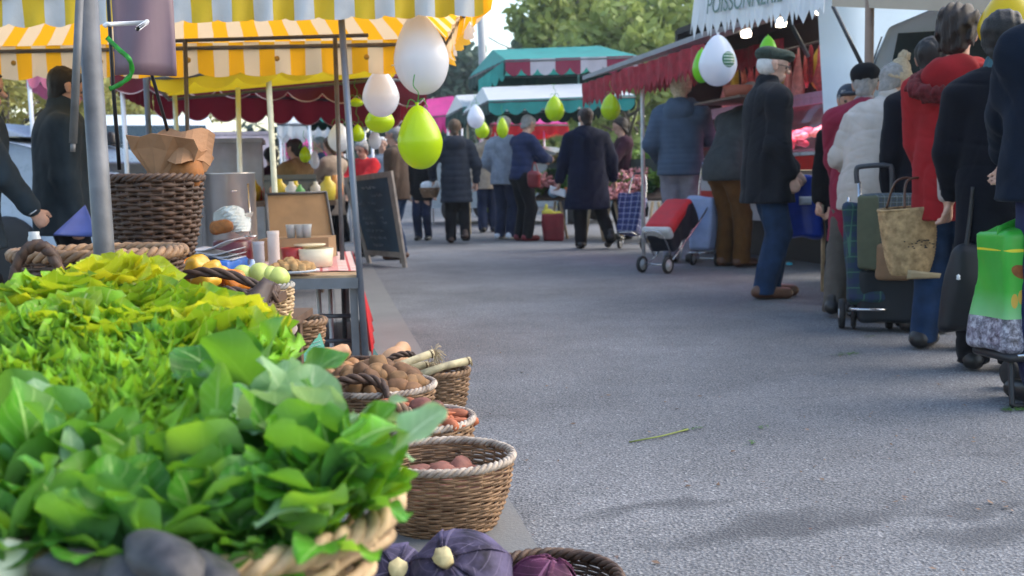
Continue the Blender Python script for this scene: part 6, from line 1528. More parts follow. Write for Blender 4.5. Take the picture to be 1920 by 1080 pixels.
# ------------------------------------------------------------ vegetable stall in the centre
cL, cR = P(1000, 345, 15.7), P(1250, 345, 13.7); zt = P(1120, 372, 14.5).z
T = thing('vegetable_stall', 'long vegetable counter on wooden trestles under the teal canopy', 'market stall', ((cL.x+cR.x)/2, cL.y+.4, 0))
dd2 = (cR-cL).normalized(); a, b = flatq(cL, zt), flatq(cR, zt); n2 = Vector((-dd2.y, dd2.x, 0))
mb = MB(); mb.hexa([a-Vector((0,0,.04)), b-Vector((0,0,.04)), b+n2*1.1-Vector((0,0,.04)), a+n2*1.1-Vector((0,0,.04)), a, b, b+n2*1.1+Vector((0,0,.64)), a+n2*1.1+Vector((0,0,.64))]); flat(mb.build('counter', m_darkwood, T))
mb = MB(); mb.hexa([p+n2*.3+Vector((0,0,z)) for z in (.12, zt-.06) for p in (a, b, b+n2*.03, a+n2*.03)]); flat(mb.build('front_cloth', mat('dark_cloth', (.04,.055,.05), .8, .3, 4), T))
for f in (.2, .48, .62, .92):
    q = a.lerp(b, f)
    for s in (-1, 1):
        mb = MB(); mb.tube([q+Vector((0, -.06, -.05))+dd2*(.05*s), (q.x+dd2.x*.2*s, q.y-.16, 0)], .022, 6); mb.build('trestle_leg', mat('pale_trestle', (.40,.29,.17), .7, .2), T)
def stall_pt(f, g, dz=0): q = a.lerp(b, f)+n2*g; return Vector((q.x, q.y, zt+.62*g+dz))
m_rad = mat('radish_pink', (.52,.09,.12), .4, .35, 60, col2=(.72,.35,.33)); m_flo = mat('flower_mix', (.55,.15,.05), .6, .4, 40)
def clump(name, label, cat, group, p, r, mt, n=220, leafs=.05, seed=0):
    V = crown_mesh([(0, 0, r*.5, r*.7), (r*.4, 0, r*.3, r*.5), (-r*.4, .0, r*.3, r*.5), (0, -r*.4, r*.25, r*.5)], n, leafs, seed); o = V.build(name, mt, None, p, local=True, smooth=False); return tag(o, label, cat, group)
cg = [mat('stall_green', (.07,.18,.03), .5, .4, 20, trans=.3), mat('stall_light_green', (.22,.36,.07), .5, .3, 20, trans=.3), mat('stall_dark_green', (.03,.09,.025), .5, .4, 20, trans=.2), mat('dried_grass', (.20,.16,.06), .8, .3, 20, trans=.2), mat('salad_red', (.22,.04,.04), .5, .4, 20, trans=.3)]
base = [clump('greens_clump', ['green leafy clump on the vegetable counter', 'light green leafy clump on the vegetable counter', 'dark green leafy clump on the vegetable counter'][k], 'greens', ['green clumps on the counter', 'light green clumps on the counter', 'dark green clumps on the counter'][k], stall_pt(.1+.1*k, .3), .16, cg[k], 260, .045, k) for k in range(3)]
r2 = random.Random(4)
for i in range(44):
    f = r2.uniform(0, 1); k = 1 if f > .86 else r2.choice([0, 0, 1, 2, 2]); dup(base[k], stall_pt(f, r2.uniform(.0, .9), r2.uniform(0, .04)), r2.uniform(0, 6), r2.uniform(.8, 1.45))
for i in range(16): dup(base[i % 3], stall_pt(r2.uniform(.0, .26), r2.uniform(0, .7), r2.uniform(.02, .10)), r2.uniform(0, 6), r2.uniform(1.1, 1.6))
def radish():
    mb = MB(); r3 = random.Random(2)
    for i in range(34):
        c = Vector((r3.uniform(-.11, .11), r3.uniform(-.07, .07), r3.uniform(0, .09))); mb.lathe([(0, -.03), (.006, -.02), (.021, 0), (.016, .014), (0, .017)], 8, c, Euler((r3.uniform(-1, 1), r3.uniform(-1, 1), 0)).to_matrix().to_4x4())
    return mb
o = radish().build('radish_bunch', m_rad, None, stall_pt(.62, -.05, .03), local=True); tag(o, 'bunch of pink radishes on the vegetable counter', 'radishes', 'radish bunches on the counter')
for f, g_ in [(.56, .0), (.60, .12), (.66, .02), (.70, -.03), (.63, .25), (.69, .2), (.74, .1), (.58, .35), (.66, .4), (.72, .35), (.07, .05), (.12, .1), (.03, .15), (.64, -.12), (.70, -.16)]: dup(o, stall_pt(f+(.04 if f > .5 else 0), g_, r2.uniform(.05, .14)), r2.uniform(0, 6), r2.uniform(1.3, 1.8))
clump('dried_bouquet', 'brownish dried bouquet on the counter before the navy jacket', 'flowers', None, stall_pt(.06, .5, .15), .24, cg[3], 420, .05, 9)
clump('red_salad', 'dark red salad heap on the vegetable counter', 'greens', None, stall_pt(.62, .3, .1), .15, cg[4], 260, .04, 12)
for i, (f, g_, col, lab) in enumerate([(.30, .02, (.55,.15,.03), 'orange vegetable heap left of the navy coat'), (.20, .0, (.30,.50,.70), 'pale blue paper bag on the vegetable counter'), (.10, .25, (.55,.62,.75), 'pale blue cloth bundle on the vegetable counter')]):
    S_ = Solid(.012); S_.disp = folds(.02, 30, i); S_.rc((-.05,0,.05), (.06,.02,.07), .08, .06, .02); o = S_.build('bundle', mat('bundle_%d' % i if False else ['orange_heap', 'blue_paper', 'blue_bundle'][i], col, .7), None, True); o.matrix_basis = Matrix.Translation(stall_pt(f, g_, .03)); W[o.name] = o.matrix_basis; tag(o, lab, 'bundle')
p = stall_pt(.80, -.1, -.12); T = thing('black_crate', 'black produce crate tipped towards the shoppers beside the radishes', 'crate', p, (.5, 0, 0)); mb = MB()
for (c_, d_) in (((0, 0, .0), (.4, .28, .02)), ((-.19, 0, .07), (.02, .28, .14)), ((.19, 0, .07), (.02, .28, .14)), ((0, -.13, .07), (.4, .02, .14)), ((0, .13, .07), (.4, .02, .14))): mb.box(c_, d_)
flat(mb.build('body', m_black, T, local=True, smooth=False))
p = stall_pt(.79, -.12, -.38); S_ = Solid(.012); S_.disp = folds(.012, 30, 7); S_.rc((0,0,.06), (.01,0,.2), .075, .04, .02); o = S_.build('yellow_bag', mat('yellow_bag_film', (.65,.42,.02), .4), None, True); o.matrix_basis = Matrix.Translation(p); W[o.name] = o.matrix_basis; tag(o, 'yellow plastic bag hanging under the radishes', 'bag')
# flower pots near the white haired person
fm = [mat('petal_yellow', (.70,.45,.02), .6, .2, trans=.3), mat('petal_red', (.50,.02,.03), .6, .2, trans=.3), mat('petal_white', (.65,.65,.62), .6, .1, trans=.3)]
for i, (px, py, d, r, pm, k, lab) in enumerate([(905, 412, 13.4, .12, (.03,.03,.22), 0, 'indigo pot with a grey green plant by the white haired person'), (922, 418, 13.0, .13, (.02,.06,.20), 1, 'blue pot with a round green plant by the white haired person'), (908, 398, 14.2, .12, (.10,.08,.06), 2, 'brown pot of red and yellow flowers behind the blue pots'), (918, 386, 14.8, .13, (.08,.09,.10), 3, 'grey bucket of yellow flowers at the end of the counter')]):
    g = G(px, py); T = thing('potted_plant', lab, 'plant', (g.x, g.y, 0)); mb = MB(); mb.lathe([(r*.62, 0), (r*.8, .19), (r*.86, .19), (r*.86, .22), (r*.76, .22), (r*.7, .15), (0, .15)], 16, (g.x, g.y, 0)); mb.build('pot', mat('pot_paint_'+['indigo', 'blue', 'brown', 'grey'][i], pm, .4), T)
    hh = .0 if i < 2 else .18
    crown_mesh([(g.x, g.y, .38+hh, .20), (g.x+.09, g.y, .34+hh, .14), (g.x-.10, g.y, .35+hh, .14)], 520, .035, i).build('foliage', cg[[0, 1, 0, 2][i]], T, smooth=False)
    if i >= 2:
        for kk in range(3): crown_mesh([(g.x+r2.uniform(-.1,.1), g.y-.08, .50+hh+r2.uniform(-.1,.12), .09)], 70, .05, i*5+kk).build('blossoms', fm[kk], T, smooth=False)
g = G(1037, 452); T = thing('tote_bag', 'burgundy tote bag with yellow wrapping standing before the counter', 'bag', g); S_ = Solid(.012); S_.disp = folds(.008, 18, 3); S_.rbox((0,0,.20), (.15,.08,.20), .03, None, .02, .06); S_.build('body', mat('burgundy_fabric', (.16,.014,.02), .75, .2, 10), T)
S_ = Solid(.012); S_.disp = folds(.016, 26, 4); S_.rc((-.08,0,.40), (.08,0,.40), .05, .05, .02); S_.rc((-.1,0,.40), (-.1,0,.53), .03, .02, .02); S_.rc((.05,0,.40), (.06,0,.5), .03, .02, .02); S_.build('wrapping', mat('yellow_film', (.55,.48,.05), .4, .2), T)
# grey van beyond the centre stall and a small table behind
c = P(985, 262, 21.5); van('grey estate car parked beyond the vegetable counter', (c.x, c.y), R(70), Hh=1.6, L=4.4, paint=mat('grey_paint', (.26,.30,.32), .3, .06))
# ------------------------------------------------------------ shopping trolleys
def trolley(label, foot, bag_w, bag_d, bag_h, mt, yaw, tilt, flapm=None, wr=.075, handle=True, z0=.12, frame=None, name='shopping_trolley', pocket=None, taper=.12, flap_h=.10, grip=None):
    T = thing(name, label, 'shopping trolley', foot, R(yaw)); A = Matrix.Rotation(R(tilt), 4, 'X'); A3 = A.to_3x3()
    ax = [A3 @ Vector(v) for v in ((1,0,0), (0,1,0), (0,0,1))]
    cb = A3 @ Vector((0, -bag_d/2-.02, z0+bag_h/2))+Vector((0, 0, wr*.4))
    S_ = Solid(.011); S_.disp = folds(.009, 16, len(label)); S_.rbox(cb, (bag_w/2, bag_d/2, bag_h/2), .035, ax, .02, taper)
    UVx = ax; Fd, lo = S_.field(); V, Q = nets(Fd, lo, S_.vs); mb = MB(); rel = V-np.array(cb)
    mb.add(V, Q.tolist(), np.stack([rel @ np.array(ax[0])+rel @ np.array(ax[1]), rel @ np.array(ax[2])], 1)); bag = mb.build('bag', mt, T, local=True)
    if flapm and flap_h < 0:
        S_ = Solid(.011); S_.disp = folds(.006, 16, 2); S_.rbox(cb-ax[1]*(bag_d/2-.01)+ax[2]*.03, (bag_w/2+.012, .055, bag_h/2-.02), .045, ax, .02, 0); S_.build('flap', flapm, T)
        S_ = Solid(.011); S_.rbox(cb-ax[1]*(bag_d/2-.012)-ax[2]*(bag_h/2-.035), (bag_w/2+.018, .060, .035), .03, ax, .02, 0); S_.build('flap_edge', mat('pale_grey_trim', (.5,.5,.5), .6), T)
    elif flapm:
        S_ = Solid(.011); S_.disp = folds(.006, 16, 2); S_.rbox(cb+ax[2]*(bag_h/2-flap_h*.35)-ax[1]*.012, (bag_w/2+.022, bag_d/2+.02, flap_h), .05, ax, .02, taper*.4); S_.build('flap', flapm, T)
    fm_ = frame or m_chrome
    tb = lambda p: (A3 @ Vector(p))+Vector((0, 0, wr*.4))
    for s in (-1, 1):
        mb = MB(); pts = [tb((s*bag_w*.38, .01, z0-.05)), tb((s*bag_w*.38, .01, z0+bag_h+.05))]
        if handle: pts += [tb((s*bag_w*.30, .01, z0+bag_h+.28)), tb((s*bag_w*.2, -.02, z0+bag_h+.34))]
        mb.tube(smooth_pts(pts, 5), .009, 8); mb.build('frame_tube', fm_, T, local=True)
    if handle:
        mb = MB(); mb.tube([tb((-bag_w*.22, -.02, z0+bag_h+.34)), tb((bag_w*.22, -.02, z0+bag_h+.34))], .014, 8); mb.build('handle', grip or m_black, T, local=True)
    mb = MB(); mb.tube([tb((-bag_w*.38, .01, z0-.03)), Vector((-bag_w*.38, 0, wr)), Vector((bag_w*.38, 0, wr)), tb((bag_w*.38, .01, z0-.03))], .008, 6); mb.build('axle', fm_, T, local=True)
    mb = MB(); mb.tube(smooth_pts([tb((-bag_w*.34, -.01, z0-.02)), tb((-bag_w*.34, -bag_d-.05, z0-.03)), tb((bag_w*.34, -bag_d-.05, z0-.03)), tb((bag_w*.34, -.01, z0-.02))], 4), .008, 6); mb.build('foot_stand', fm_, T, local=True)
    for s in (-1, 1):
        MM = Matrix.Rotation(PI/2, 4, 'Y'); mb = MB(); mb.lathe([(wr*.72, -.014), (wr*.95, -.016), (wr, 0), (wr*.95, .016), (wr*.72, .014), (wr*.72, -.014)], 24, (s*(bag_w*.38+.035), 0, wr), MM); ty = mb.build('wheel', m_rubber, T, local=True)
        mb = MB(); mb.lathe([(0, -.018), (wr*.3, -.018), (wr*.35, -.008), (wr*.72, -.010), (wr*.72, .010), (wr*.35, .008), (wr*.3, .018), (0, .018)], 20, (s*(bag_w*.38+.035), 0, wr), MM); mb.build('rim', mat('pale_grey_plastic', (.42,.44,.47), .4, .08), ty, local=True)
    return T
g = G(1228, 512); 
trolley('red and black shopping trolley tilted low on two wheels', g, .28, .24, .50, mat('navy_black_nylon', (.008,.010,.02), .6), -42, -54, mat('red_nylon', (.50,.015,.02), .55, .12), wr=.078, z0=.20, handle=True, flap_h=-1)
g = G(1183, 466); trolley('blue plaid shopping trolley leaning behind the red and black trolley', g, .30, .22, .52, plaid('navy_white_plaid', (.03,.05,.22), (.02,.025,.09), (.42,.46,.62), .075), -25, -22, wr=.06)
g = G(1322, 498); trolley('pale blue shopping trolley held by the bending person', g, .24, .2, .52, mat('pale_blue_nylon', (.30,.38,.60), .6, .1), -30, -6, wr=.07, grip=mat('blue_grip', (.25,.4,.62), .4))
g = G(1598, 625); g2 = G(1640, 598)
trolley('dark green plaid shopping trolley beside the raspberry coat', G(1622, 616), .24, .20, .56, plaid('green_blue_plaid', (.009,.042,.052), (.011,.02,.085), (.04,.12,.085), .085), -15, -8, wr=.085, z0=.10, taper=.16, handle=False)
g = G(790, 390); trolley('distant grey blue shopping trolley behind the lime balloon', g, .28, .2, .5, mat('grey_blue_nylon', (.12,.17,.24), .7), 20, -15, wr=.07)
# green printed bag on its folding frame at the right edge
g = G(1908, 748); T = thing('shopping_trolley', 'bright green printed bag on a black folding trolley frame at the right edge', 'shopping trolley', g, R(12)); d_ = depth(g); u_ = d_/1900
m, nt, N, L = _nt('printed_bag'); sp = N.new('ShaderNodeSeparateXYZ'); L.new(_tc(nt, 'UV'), sp.inputs[0]); tc = _tc(nt)
n_ = _noise(nt, tc, 7, 4); c_ = _mix(nt, n_, (.02,.26,.02), (.06,.45,.05))
low = _math(nt, 'LESS_THAN', sp.outputs[1], .27); vo = N.new('ShaderNodeTexVoronoi'); vo.inputs['Scale'].default_value = 34; L.new(tc, vo.inputs['Vector'])
c_ = _mix(nt, _ramp(nt, sp.outputs[1], [(.27, .45), (.5, 0.0)]), c_, (.35,.62,.38))
c_ = _mix(nt, low, c_, _ramp(nt, _noise(nt, tc, 42, 4, .7), [(.36, (.05,.045,.06)), (.5, (.20,.19,.24)), (.64, (.46,.46,.52))]))
def ell(cx, cy, rx, ry, sl=0.0):
    x = _math(nt, 'MULTIPLY', _math(nt, 'SUBTRACT', sp.outputs[0], cx), 1/rx); y = _math(nt, 'MULTIPLY', _math(nt, 'SUBTRACT', sp.outputs[1], cy), 1/ry); y = _math(nt, 'MULTIPLY_ADD', x, sl, y)
    return _math(nt, 'LESS_THAN', _math(nt, 'ADD', _math(nt, 'MULTIPLY', x, x), _math(nt, 'MULTIPLY', y, y)), 1)
c_ = _mix(nt, ell(.24, .66, .16, .055, .5), c_, _mix(nt, _noise(nt, tc, 60, 2), (.30,.10,.015), (.10,.03,.015)))
for cx, cy in ((.16, .42), (.26, .45), (.36, .42)): c_ = _mix(nt, ell(cx, cy, .05, .06), c_, (.50,.32,.04))
c_ = _mix(nt, ell(.14, .84, .14, .014), c_, (.70,.60,.03))
_surf(nt, c_, .35, n_, .3, .01)
S_ = Solid(.009); S_.disp = folds(.010, 20, 4); bw_, bh_ = .29, 218*u_; z0 = 100*u_
S_.rbox((0, -.0, z0+bh_/2), (bw_/2, .10, bh_/2), .02, None, .02, -.03); Fd, lo = S_.field(); V, Q = nets(Fd, lo, S_.vs); mb = MB(); mb.add(V, Q.tolist(), np.stack([(V[:, 0]+bw_/2)/bw_, (V[:, 2]-z0)/bh_], 1)); mb.build('bag', m, T, local=True)
mb = MB(); mb.grid(lambda u, v: Vector((-.14+.25*u, -.04+.02*math.sin(u*4), z0+bh_-.02+.085*v*(.4+u*.9))), 8, 4); thick(mb.build('bag_flap', mat('green_film', (.03,.32,.03), .35, .2), T, local=True), .004)
mb = MB(); mb.tube(smooth_pts([(-.10, -.08, z0-.01), (-.12, -.12, .03), (-.11, -.125, .008), (.0, -.125, .008), (.03, -.12, .03), (.06, -.08, z0-.01)], 5), .010, 8); mb.build('foot_stand', m_black, T, local=True)
mb = MB(); mb.box((0, -.02, z0-.02), (.28, .22, .03)); o = mb.build('base_plate', m_black, T, local=True); o.modifiers.new('b', 'BEVEL').width = .008
mb = MB(); mb.tube([(-.11, -.13, z0-.01), (.08, -.13, z0-.005)], .006, 6); mb.build('front_rail', m_chrome, T, local=True)
for s in (1,):
    mb = MB(); mb.lathe([(0, -.014), (.045, -.016), (.06, 0), (.045, .016), (0, .014)], 20, (s*.10, .17, .06), Matrix.Rotation(PI/2, 4, 'Y')); mb.build('wheel', m_rubber, T, local=True)
# straw shopper basket carried in the queue
p = P(1705, 515, 5.0); T = thing('straw_basket', 'woven straw shopping basket with a folded bottom carried in the queue', 'basket', p, R(8)); mb = MB(); V = []; n = 48; rows = 40
hh = 125/1900*5.0
for j in range(rows+1):
    t = j/rows
    for k in range(n):
        a_ = 2*PI*k/n; r_ = (.085+.075*t**.6)+.0022*math.sin(j*PI)*1+.0022*(1 if (j+k//2) % 2 else -1); c_, s_2 = math.cos(a_), math.sin(a_)
        V.append((r_*abs(c_)**.93*math.copysign(1, c_)*1.0, r_*.66*s_2, hh*t+.012*c_*t))
mb.add(V, [(j*n+k, j*n+(k+1) % n, (j+1)*n+(k+1) % n, (j+1)*n+k) for j in range(rows) for k in range(n)]+[tuple(range(n-1, -1, -1))])
m_str = mat('palm_straw', (.33,.215,.10), .75, .3, 30, .5, 120, col2=(.45,.31,.16)); thick(mb.build('body', m_str, T, local=True), .005)
mb = MB(); mb.tube([(.161*math.copysign(abs(math.cos(t))**.8, math.cos(t)), .10*math.sin(t), hh+.012*math.cos(t)) for t in np.linspace(0, 2*PI, 41)[:-1]], .007, 6, closed=True); mb.build('rim', m_str, T, local=True)
for s in (-1, 1):
    mb = MB(); mb.tube(smooth_pts([(-.08, s*.085, hh), (-.05, s*.05, hh+.13), (.05, s*.05, hh+.13), (.08, s*.085, hh)], 6), .006, 6); mb.build('handle', mat('brown_leather', (.1,.05,.03)), T, local=True)
mb = MB(); mb.grid(lambda u, v: ((-.06+.17*u), -.083-.01*math.sin(u*3)-.012*v, -.012+.045*v*(1-u*.5)), 8, 3); thick(mb.build('folded_bottom', mat('pale_straw', (.42,.33,.2), .7), T, local=True), .004)
mb = MB(); r3 = random.Random(3)
for k in range(26): mb.box((r3.uniform(-.085, .09), -.0845-.012, hh*.48+r3.uniform(-.022, .02)+.03*0), (.008, .002, .005), rz=0)
mb.build('dark_stitching', m_black, T, local=True, smooth=False)
# patterned shopper, khaki coat end and brown bag behind the straw basket
p = P(1652, 500, 5.55); T = thing('shopping_trolley', 'patterned blue grey and khaki shopping trolley with a black bent handle', 'shopping trolley', (p.x, p.y, 0), R(-20)); z1 = P(1660, 362, 5.55).z; z0 = P(1660, 505, 5.55).z
S_ = Solid(.011); S_.disp = folds(.008, 18, 1); S_.rbox((.05, 0, (z0+z1)/2), (.16, .10, (z1-z0)/2), .025, None, .02, .06)
Fd, lo = S_.field(); V, Q = nets(Fd, lo, S_.vs); mb = MB(); mb.add(V, Q.tolist(), np.stack([V[:, 0]+V[:, 1], V[:, 2]], 1)); mb.build('bag', plaid('patterned_blue_grey', (.06,.075,.06), (.05,.07,.11), (.20,.23,.26), .03), T, local=True)
S_ = Solid(.011); S_.disp = folds(.012, 14, 2); S_.rbox((-.07, -.09, (z0+z1)/2-.0), (.06, .03, (z1-z0)/2), .02); S_.build('side_pocket', mat('khaki_cloth', (.08,.09,.055), .8), T)
S_ = Solid(.011); S_.rbox((.06, -.10, z0+.05), (.09, .025, .10), .02); S_.build('front_pocket', mat('tan_cloth', (.22,.13,.07), .8), T)
zh = P(1625, 312, 5.5).z
mb = MB(); mb.tube(smooth_pts([(-.13, 0, zh-.09), (-.135, 0, zh-.02), (-.11, 0, zh), (.02, 0, zh+.004), (.045, 0, zh-.02), (.05, 0, z1)], 6), .014, 8); mb.build('handle', mat('grey_black_grip', (.04,.045,.055), .45), T, local=True)
mb = MB(); mb.tube([(-.12, .03, zh-.08), (-.10, .05, .1)], .010, 8); mb.tube([(.05, .06, z1), (.08, .06, .1)], .010, 8); mb.build('frame_tube', m_chrome, T, local=True)
for s in (-1, 1):
    mb = MB(); mb.lathe([(.06, -.014), (.08, 0), (.06, .014), (0, .014)], 20, (.02+.16*s, .06, .08), Matrix.Rotation(PI/2, 4, 'Y')); mb.build('wheel', m_rubber, T, local=True)
S_ = Solid(.013); S_.rbox((.05, .02, z0/2+.03), (.17, .10, z0/2-.02), .03); S_.disp = folds(.01, 15, 8); S_.build('lower_bag', mat('blue_black_nylon', (.006,.010,.016), .6), T)
# wheelchair wheel seen between the bags
p = P(1722, 555, 5.75); T = thing('wheelchair', 'wheelchair with grey rims half hidden between the bags of the queue', 'wheelchair', (p.x, p.y, 0)); rw = .27
for s in (0, .45):
    c_ = Vector((p.x+.02+s, p.y+s*.2, rw)); MM = Matrix.Rotation(R(70), 4, 'Z') @ Matrix.Rotation(PI/2, 4, 'X')
    mb = MB(); mb.tube([c_+Vector((.36*math.cos(a_)*rw, .9*math.cos(a_)*rw, rw*math.sin(a_))) for a_ in np.linspace(0, 2*PI, 37)[:-1]], .013, 8, closed=True); ty = mb.build('wheel', m_rubber, T)
    mb = MB(); mb.tube([c_+Vector((.36*math.cos(a_)*rw*.9, .9*math.cos(a_)*rw*.9, rw*.9*math.sin(a_)))+SX*-.02 for a_ in np.linspace(0, 2*PI, 37)[:-1]], .010, 8, closed=True)
    for a_ in np.linspace(0, 2*PI, 13)[:-1]: mb.tube([c_, c_+Vector((.36*math.cos(a_)*rw, .9*math.cos(a_)*rw, rw*math.sin(a_)))], .002, 4)
    mb.build('rim', m_chrome, ty)
mb = MB(); mb.box((p.x+.25, p.y+.1, .48), (.42, .4, .05)); mb.build('seat', m_black, T); mb = MB(); mb.box((p.x+.25, p.y+.3, .72), (.42, .04, .42)); mb.build('backrest', m_black, T)
# black bag with a white tag, pale bag on a shoulder, red and blue bags
def softbag(name, label, c, half, mt, yaw=0, taper=.1, strap=None, seed=0, amp=.012, r=.04, top=None):
    T = thing(name, label, 'bag', c, R(yaw)); S_ = Solid(.010); S_.disp = folds(amp, 16, seed); S_.rbox((0, 0, half[2]), half, r, None, .02, taper); S_.build('body', mt, T)
    if strap:
        for pts in strap: mb = MB(); mb.tube(smooth_pts(pts, 6), .009, 6); mb.build('strap', m_black if top is None else top, T, local=True)
    return T
p = P(1822, 625, 4.35); hz_ = 160/1900*4.35/2
T = softbag('black_bag', 'long black bag with a small white tag hanging in the queue', p, (.115, .05, hz_*1.05), mat('black_nylon', (.008,.009,.013), .55, .3), -5, -.25, [[(-.04, -.02, hz_*2), (-.02, 0, hz_*2+.12), (-.01, 0, hz_*2+.26)]], 3)
mb = MB(); q = P(1797, 520, 4.22); mb.lathe([(0, -.012), (.009, -.008), (.006, 0), (.008, .006), (0, .014)], 10, q); mb.build('tag', m_white, T)
p = P(1778, 385, 4.55); softbag('shoulder_bag', 'pale beige bag under the arm of the red parka', p, (.055, .05, .105), mat('pale_beige_cloth', (.33,.29,.27), .8, .15), 10, .0, None, 5, .02)
p = P(1003, 352, 14.4); softbag('handbag', 'dark red handbag held at the hip of the navy quilted jacket', p, (.09, .05, .11), mat('dark_red_leather', (.18,.02,.025), .4, .15), -30, .1, [[(-.06, 0, .2), (0, 0, .36), (.06, 0, .2)]], 6, top=mat('dark_red_leather', (.18,.02,.025)))
p = P(1500, 445, 7.45); T = softbag('carrier_bag', 'bright blue plastic carrier bag held by the man in the flat cap', p, (.14, .045, .225), mat('blue_plastic_film', (.015,.06,.45), .35, .25, 8, .4, 20, trans=.15), -6, -.12, [[(-.05, 0, .42), (-.09, 0, .55), (-.13, 0, .60)]], 8, .018, .02, top=mat('blue_plastic_film', (.02,.08,.5)))
T['label'] = 'bright blue plastic carrier bag held by the man in the flat cap'
mb = MB(); mb.grid(lambda u, v: Vector((-.02+.09*u, -.062-.004*math.sin(u*5), .24+.06*v)), 4, 3); thick(mb.build('print', m_white, T, local=True), .002)
# basket with white cloth carried by the woman in the dark coat; paper in the navy coat's hand
h_ = PE['dark_coat']['hands'][-1]; bsk = basket('wicker_basket', 'small brown basket covered with white cloth on the arm of the dark coat', (h_.x-.06, h_.y, h_.z-.16), .09, .14, .13, w_mid, w_mid, rows=10, stakes=18, rimr=.010)
S_ = Solid(.012); S_.disp = folds(.012, 25, 3); S_.rc((h_.x-.12, h_.y, h_.z+.01), (h_.x+.0, h_.y, h_.z+.01), .075, .07, .02); o = S_.build('white_cloth', m_white, None, True); tag(o, 'white cloth bundle lying in the small brown basket', 'cloth')
h_ = PE['navy']['hands'][-1]; mb = MB(); mb.grid(lambda u, v: Vector((h_.x-.10+.20*u, h_.y-.03+.02*math.sin(u*5), h_.z-.05+.10*v-.06*u)), 8, 5); o = mb.build('paper', m_white); thick(o, .003); tag(o, 'folded white paper in the left hand of the navy coat', 'paper')
h_ = PE['white_hair']; mb = MB(); s1 = h_['sh'][-1]; mb.tube([s1+Vector((.06, -.06, .05)), s1+Vector((.15, -.10, -.12)), s1+Vector((.2, -.06, -.3))], .010, 6); tag(mb.build('bag_strap', m_black), 'dark shoulder strap across the light grey jacket', 'strap')
# ------------------------------------------------------------ left row clutter behind the food table
for i, (px, py, w_, hgt, d, col, lab) in enumerate([(420, 300, 90, 80, 9.6, (.42,.43,.46), 'pale grey cloth covered counter behind the stock pot'), (545, 350, 60, 45, 8.0, (.10,.11,.12), 'dark low counter behind the wooden case'), (455, 262, 70, 30, 12.5, (.50,.42,.45), 'pinkish grey market stall far behind the stock pot')]):
    p = P(px, py, d); u = d/1900; T = thing('side_counter', lab, 'counter', (p.x, p.y, 0), SY)
    mb = MB(); zt_ = P(px, py-hgt/2, d).z; mb.box((0, .3, zt_-.02), (w_*u*1.6, .7, .04)); mb.build('top', mat(['pale_grey_top', 'dark_top', 'pink_top'][i], col, .6, .2, 5), T, local=True, smooth=False)
    mb = MB(); mb.grid(lambda a_, b_: Vector((w_*u*.8*(2*a_-1), -.04+.015*math.sin(a_*30)*(1-b_), .05+(zt_-.05)*b_)), 30, 4); thick(mb.build('front_cloth', mat(['pale_grey_top', 'dark_top', 'pink_top'][i], col), T, local=True), .004)
    for s in (-1, 1): mb = MB(); mb.box((s*w_*u*.7, .5, zt_/2-.02), (.04, .04, zt_-.04)); mb.build('leg', m_steel, T, local=True, smooth=False)
# small goods on those counters
r4 = random.Random(12); protos = []
cols = [(.55,.08,.06), (.60,.45,.05), (.12,.35,.10), (.55,.52,.50), (.10,.16,.40), (.50,.22,.08)]; cn_ = ['red', 'yellow', 'green', 'white', 'blue', 'orange']
for i in range(34):
    px, d = r4.uniform(385, 640), r4.uniform(7.6, 8.6); q = flatq(P(px, 372, d), P(520, 376, 8.1).z+.001); k = i % 6
    if i < 6:
        mb = MB(); mb.lathe([(.04, 0), (.048, .05), (.05, .10), (.02, .13), (.018, .15), (0, .15)], 12, fn=lambda V: V*np.array((1, .9, 1))); o = mb.build('jar', mat('jar_'+cn_[k], cols[k], .35), None, q, local=True); tag(o, cn_[k]+' jar among the blurred goods behind the food table', 'jar', cn_[k]+' jars behind the food table'); protos.append(o)
    else: dup(protos[k], q, 0, r4.uniform(.7, 1.3))
p = P(520, 392, 8.1); T = thing('goods_counter', 'cluttered counter of jars behind the wooden case', 'counter', (p.x, p.y, 0)); zt_ = P(520, 376, 8.1).z
mb = MB(); mb.box((p.x-.08, p.y+.05, zt_-.02), (1.05, .9, .04), rz=SY); mb.build('top', m_darkwood, T, smooth=False)
for s in (-.5, .3): mb = MB(); mb.box((p.x+s, p.y+.1, zt_/2-.02), (.05, .05, zt_-.04)); mb.build('leg', m_darkwood, T, smooth=False)
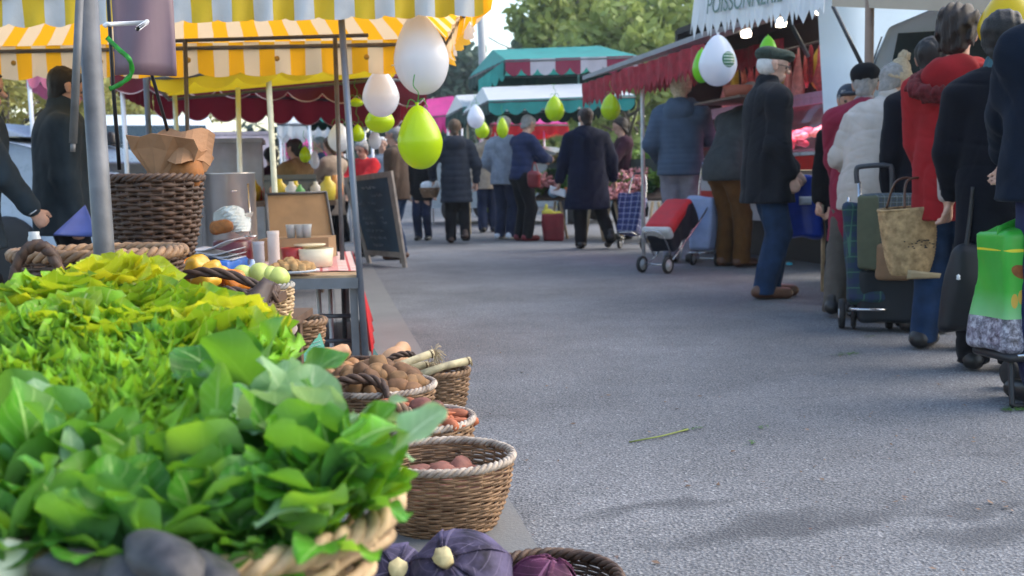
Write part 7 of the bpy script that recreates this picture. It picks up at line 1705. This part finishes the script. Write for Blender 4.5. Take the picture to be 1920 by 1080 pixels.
# ------------------------------------------------------------ litter on the road
m_sprig = mat('wilted_green', (.05,.12,.02), .6, .3, 30)
def sprig(px, py, n, L, seed, lab, grp=None):
    g = G(px, py); V = crown_mesh([(0, 0, .006, L*.5), (L*.6, .02, .005, L*.3), (-L*.5, -.02, .005, L*.3)], n, .014, seed); v = np.concatenate(V.v); v[:, 2] = np.abs(v[:, 2])*.12+.004; V.v = [v]; o = V.build('green_sprig', m_sprig, None, g, local=True, smooth=False); tag(o, lab, 'sprig', grp)
sprig(1298, 806, 16, .05, 1, 'torn green leaf sprig in the middle of the road'); sprig(1585, 665, 40, .09, 2, 'scatter of green leaf bits near the plaid trolley'); sprig(1405, 833, 6, .03, 3, 'tiny green leaf bit in front of the road middle'); sprig(1432, 802, 6, .03, 4, 'tiny green leaf bit right of the torn sprig'); sprig(1900, 768, 60, .07, 5, 'green leaf tuft under the folding trolley frame'); sprig(1630, 632, 14, .05, 6, 'small green tuft between the trolley wheels')
mb = MB(); mb.tube([G(1180, 832)+Vector((0,0,.006)), G(1240, 822)+Vector((0,0,.008)), G(1290, 808)+Vector((0,0,.006))], .003, 5); tag(mb.build('plant_stalk', mat('yellow_stalk', (.20,.24,.06), .6)), 'long yellowish stalk lying on the road beside the torn sprig', 'stalk')
V = []; F_ = []
for i in range(90):
    g = G(r4.uniform(800, 1900), r4.uniform(560, 1075)**1.0); s = r4.uniform(.003, .009); a_ = r4.uniform(0, 6); n0 = len(V)
    V += [(g.x+s*math.cos(a_+k*1.57)*(1.5 if k % 2 else .7), g.y+s*math.sin(a_+k*1.57)*(1.5 if k % 2 else .7), .003+r4.uniform(0, .006)) for k in range(4)]; F_.append((n0, n0+1, n0+2, n0+3))
mb = MB(); mb.add(V, F_); o = mb.build('fallen_leaves', mat('dry_leaf', (.10,.05,.03), .8, .5, 3, col2=(.20,.13,.09)), smooth=False); tag(o, kind='stuff')
g = G(1480, 497); mb = MB(); mb.lathe([(.03, 0), (.034, .012), (.026, .026), (0, .03)], 14); o = mb.build('bottle_cap', mat('turquoise_plastic', (.05,.45,.60), .35), None, g, local=True); tag(o, 'small turquoise plastic cap lying on the road behind the jeans', 'cap')
# ------------------------------------------------------------ morning haze in the air of the market
def haze():
    m, nt, N, L = _nt('morning_haze'); v = N.new('ShaderNodeVolumePrincipled'); v.inputs['Color'].default_value = (.80, .87, .95, 1); v.inputs['Density'].default_value = .0010; v.inputs['Anisotropy'].default_value = .2
    o = N.new('ShaderNodeOutputMaterial'); L.new(v.outputs[0], o.inputs['Volume']); return m
mb = MB(); mb.box((0, 45, 8.5), (130, 130, 19.5)); tag(mb.build('haze', haze(), smooth=False), kind='stuff')
SC.cycles.volume_bounces = 0; SC.cycles.max_bounces = 8; SC.cycles.transparent_max_bounces = 12
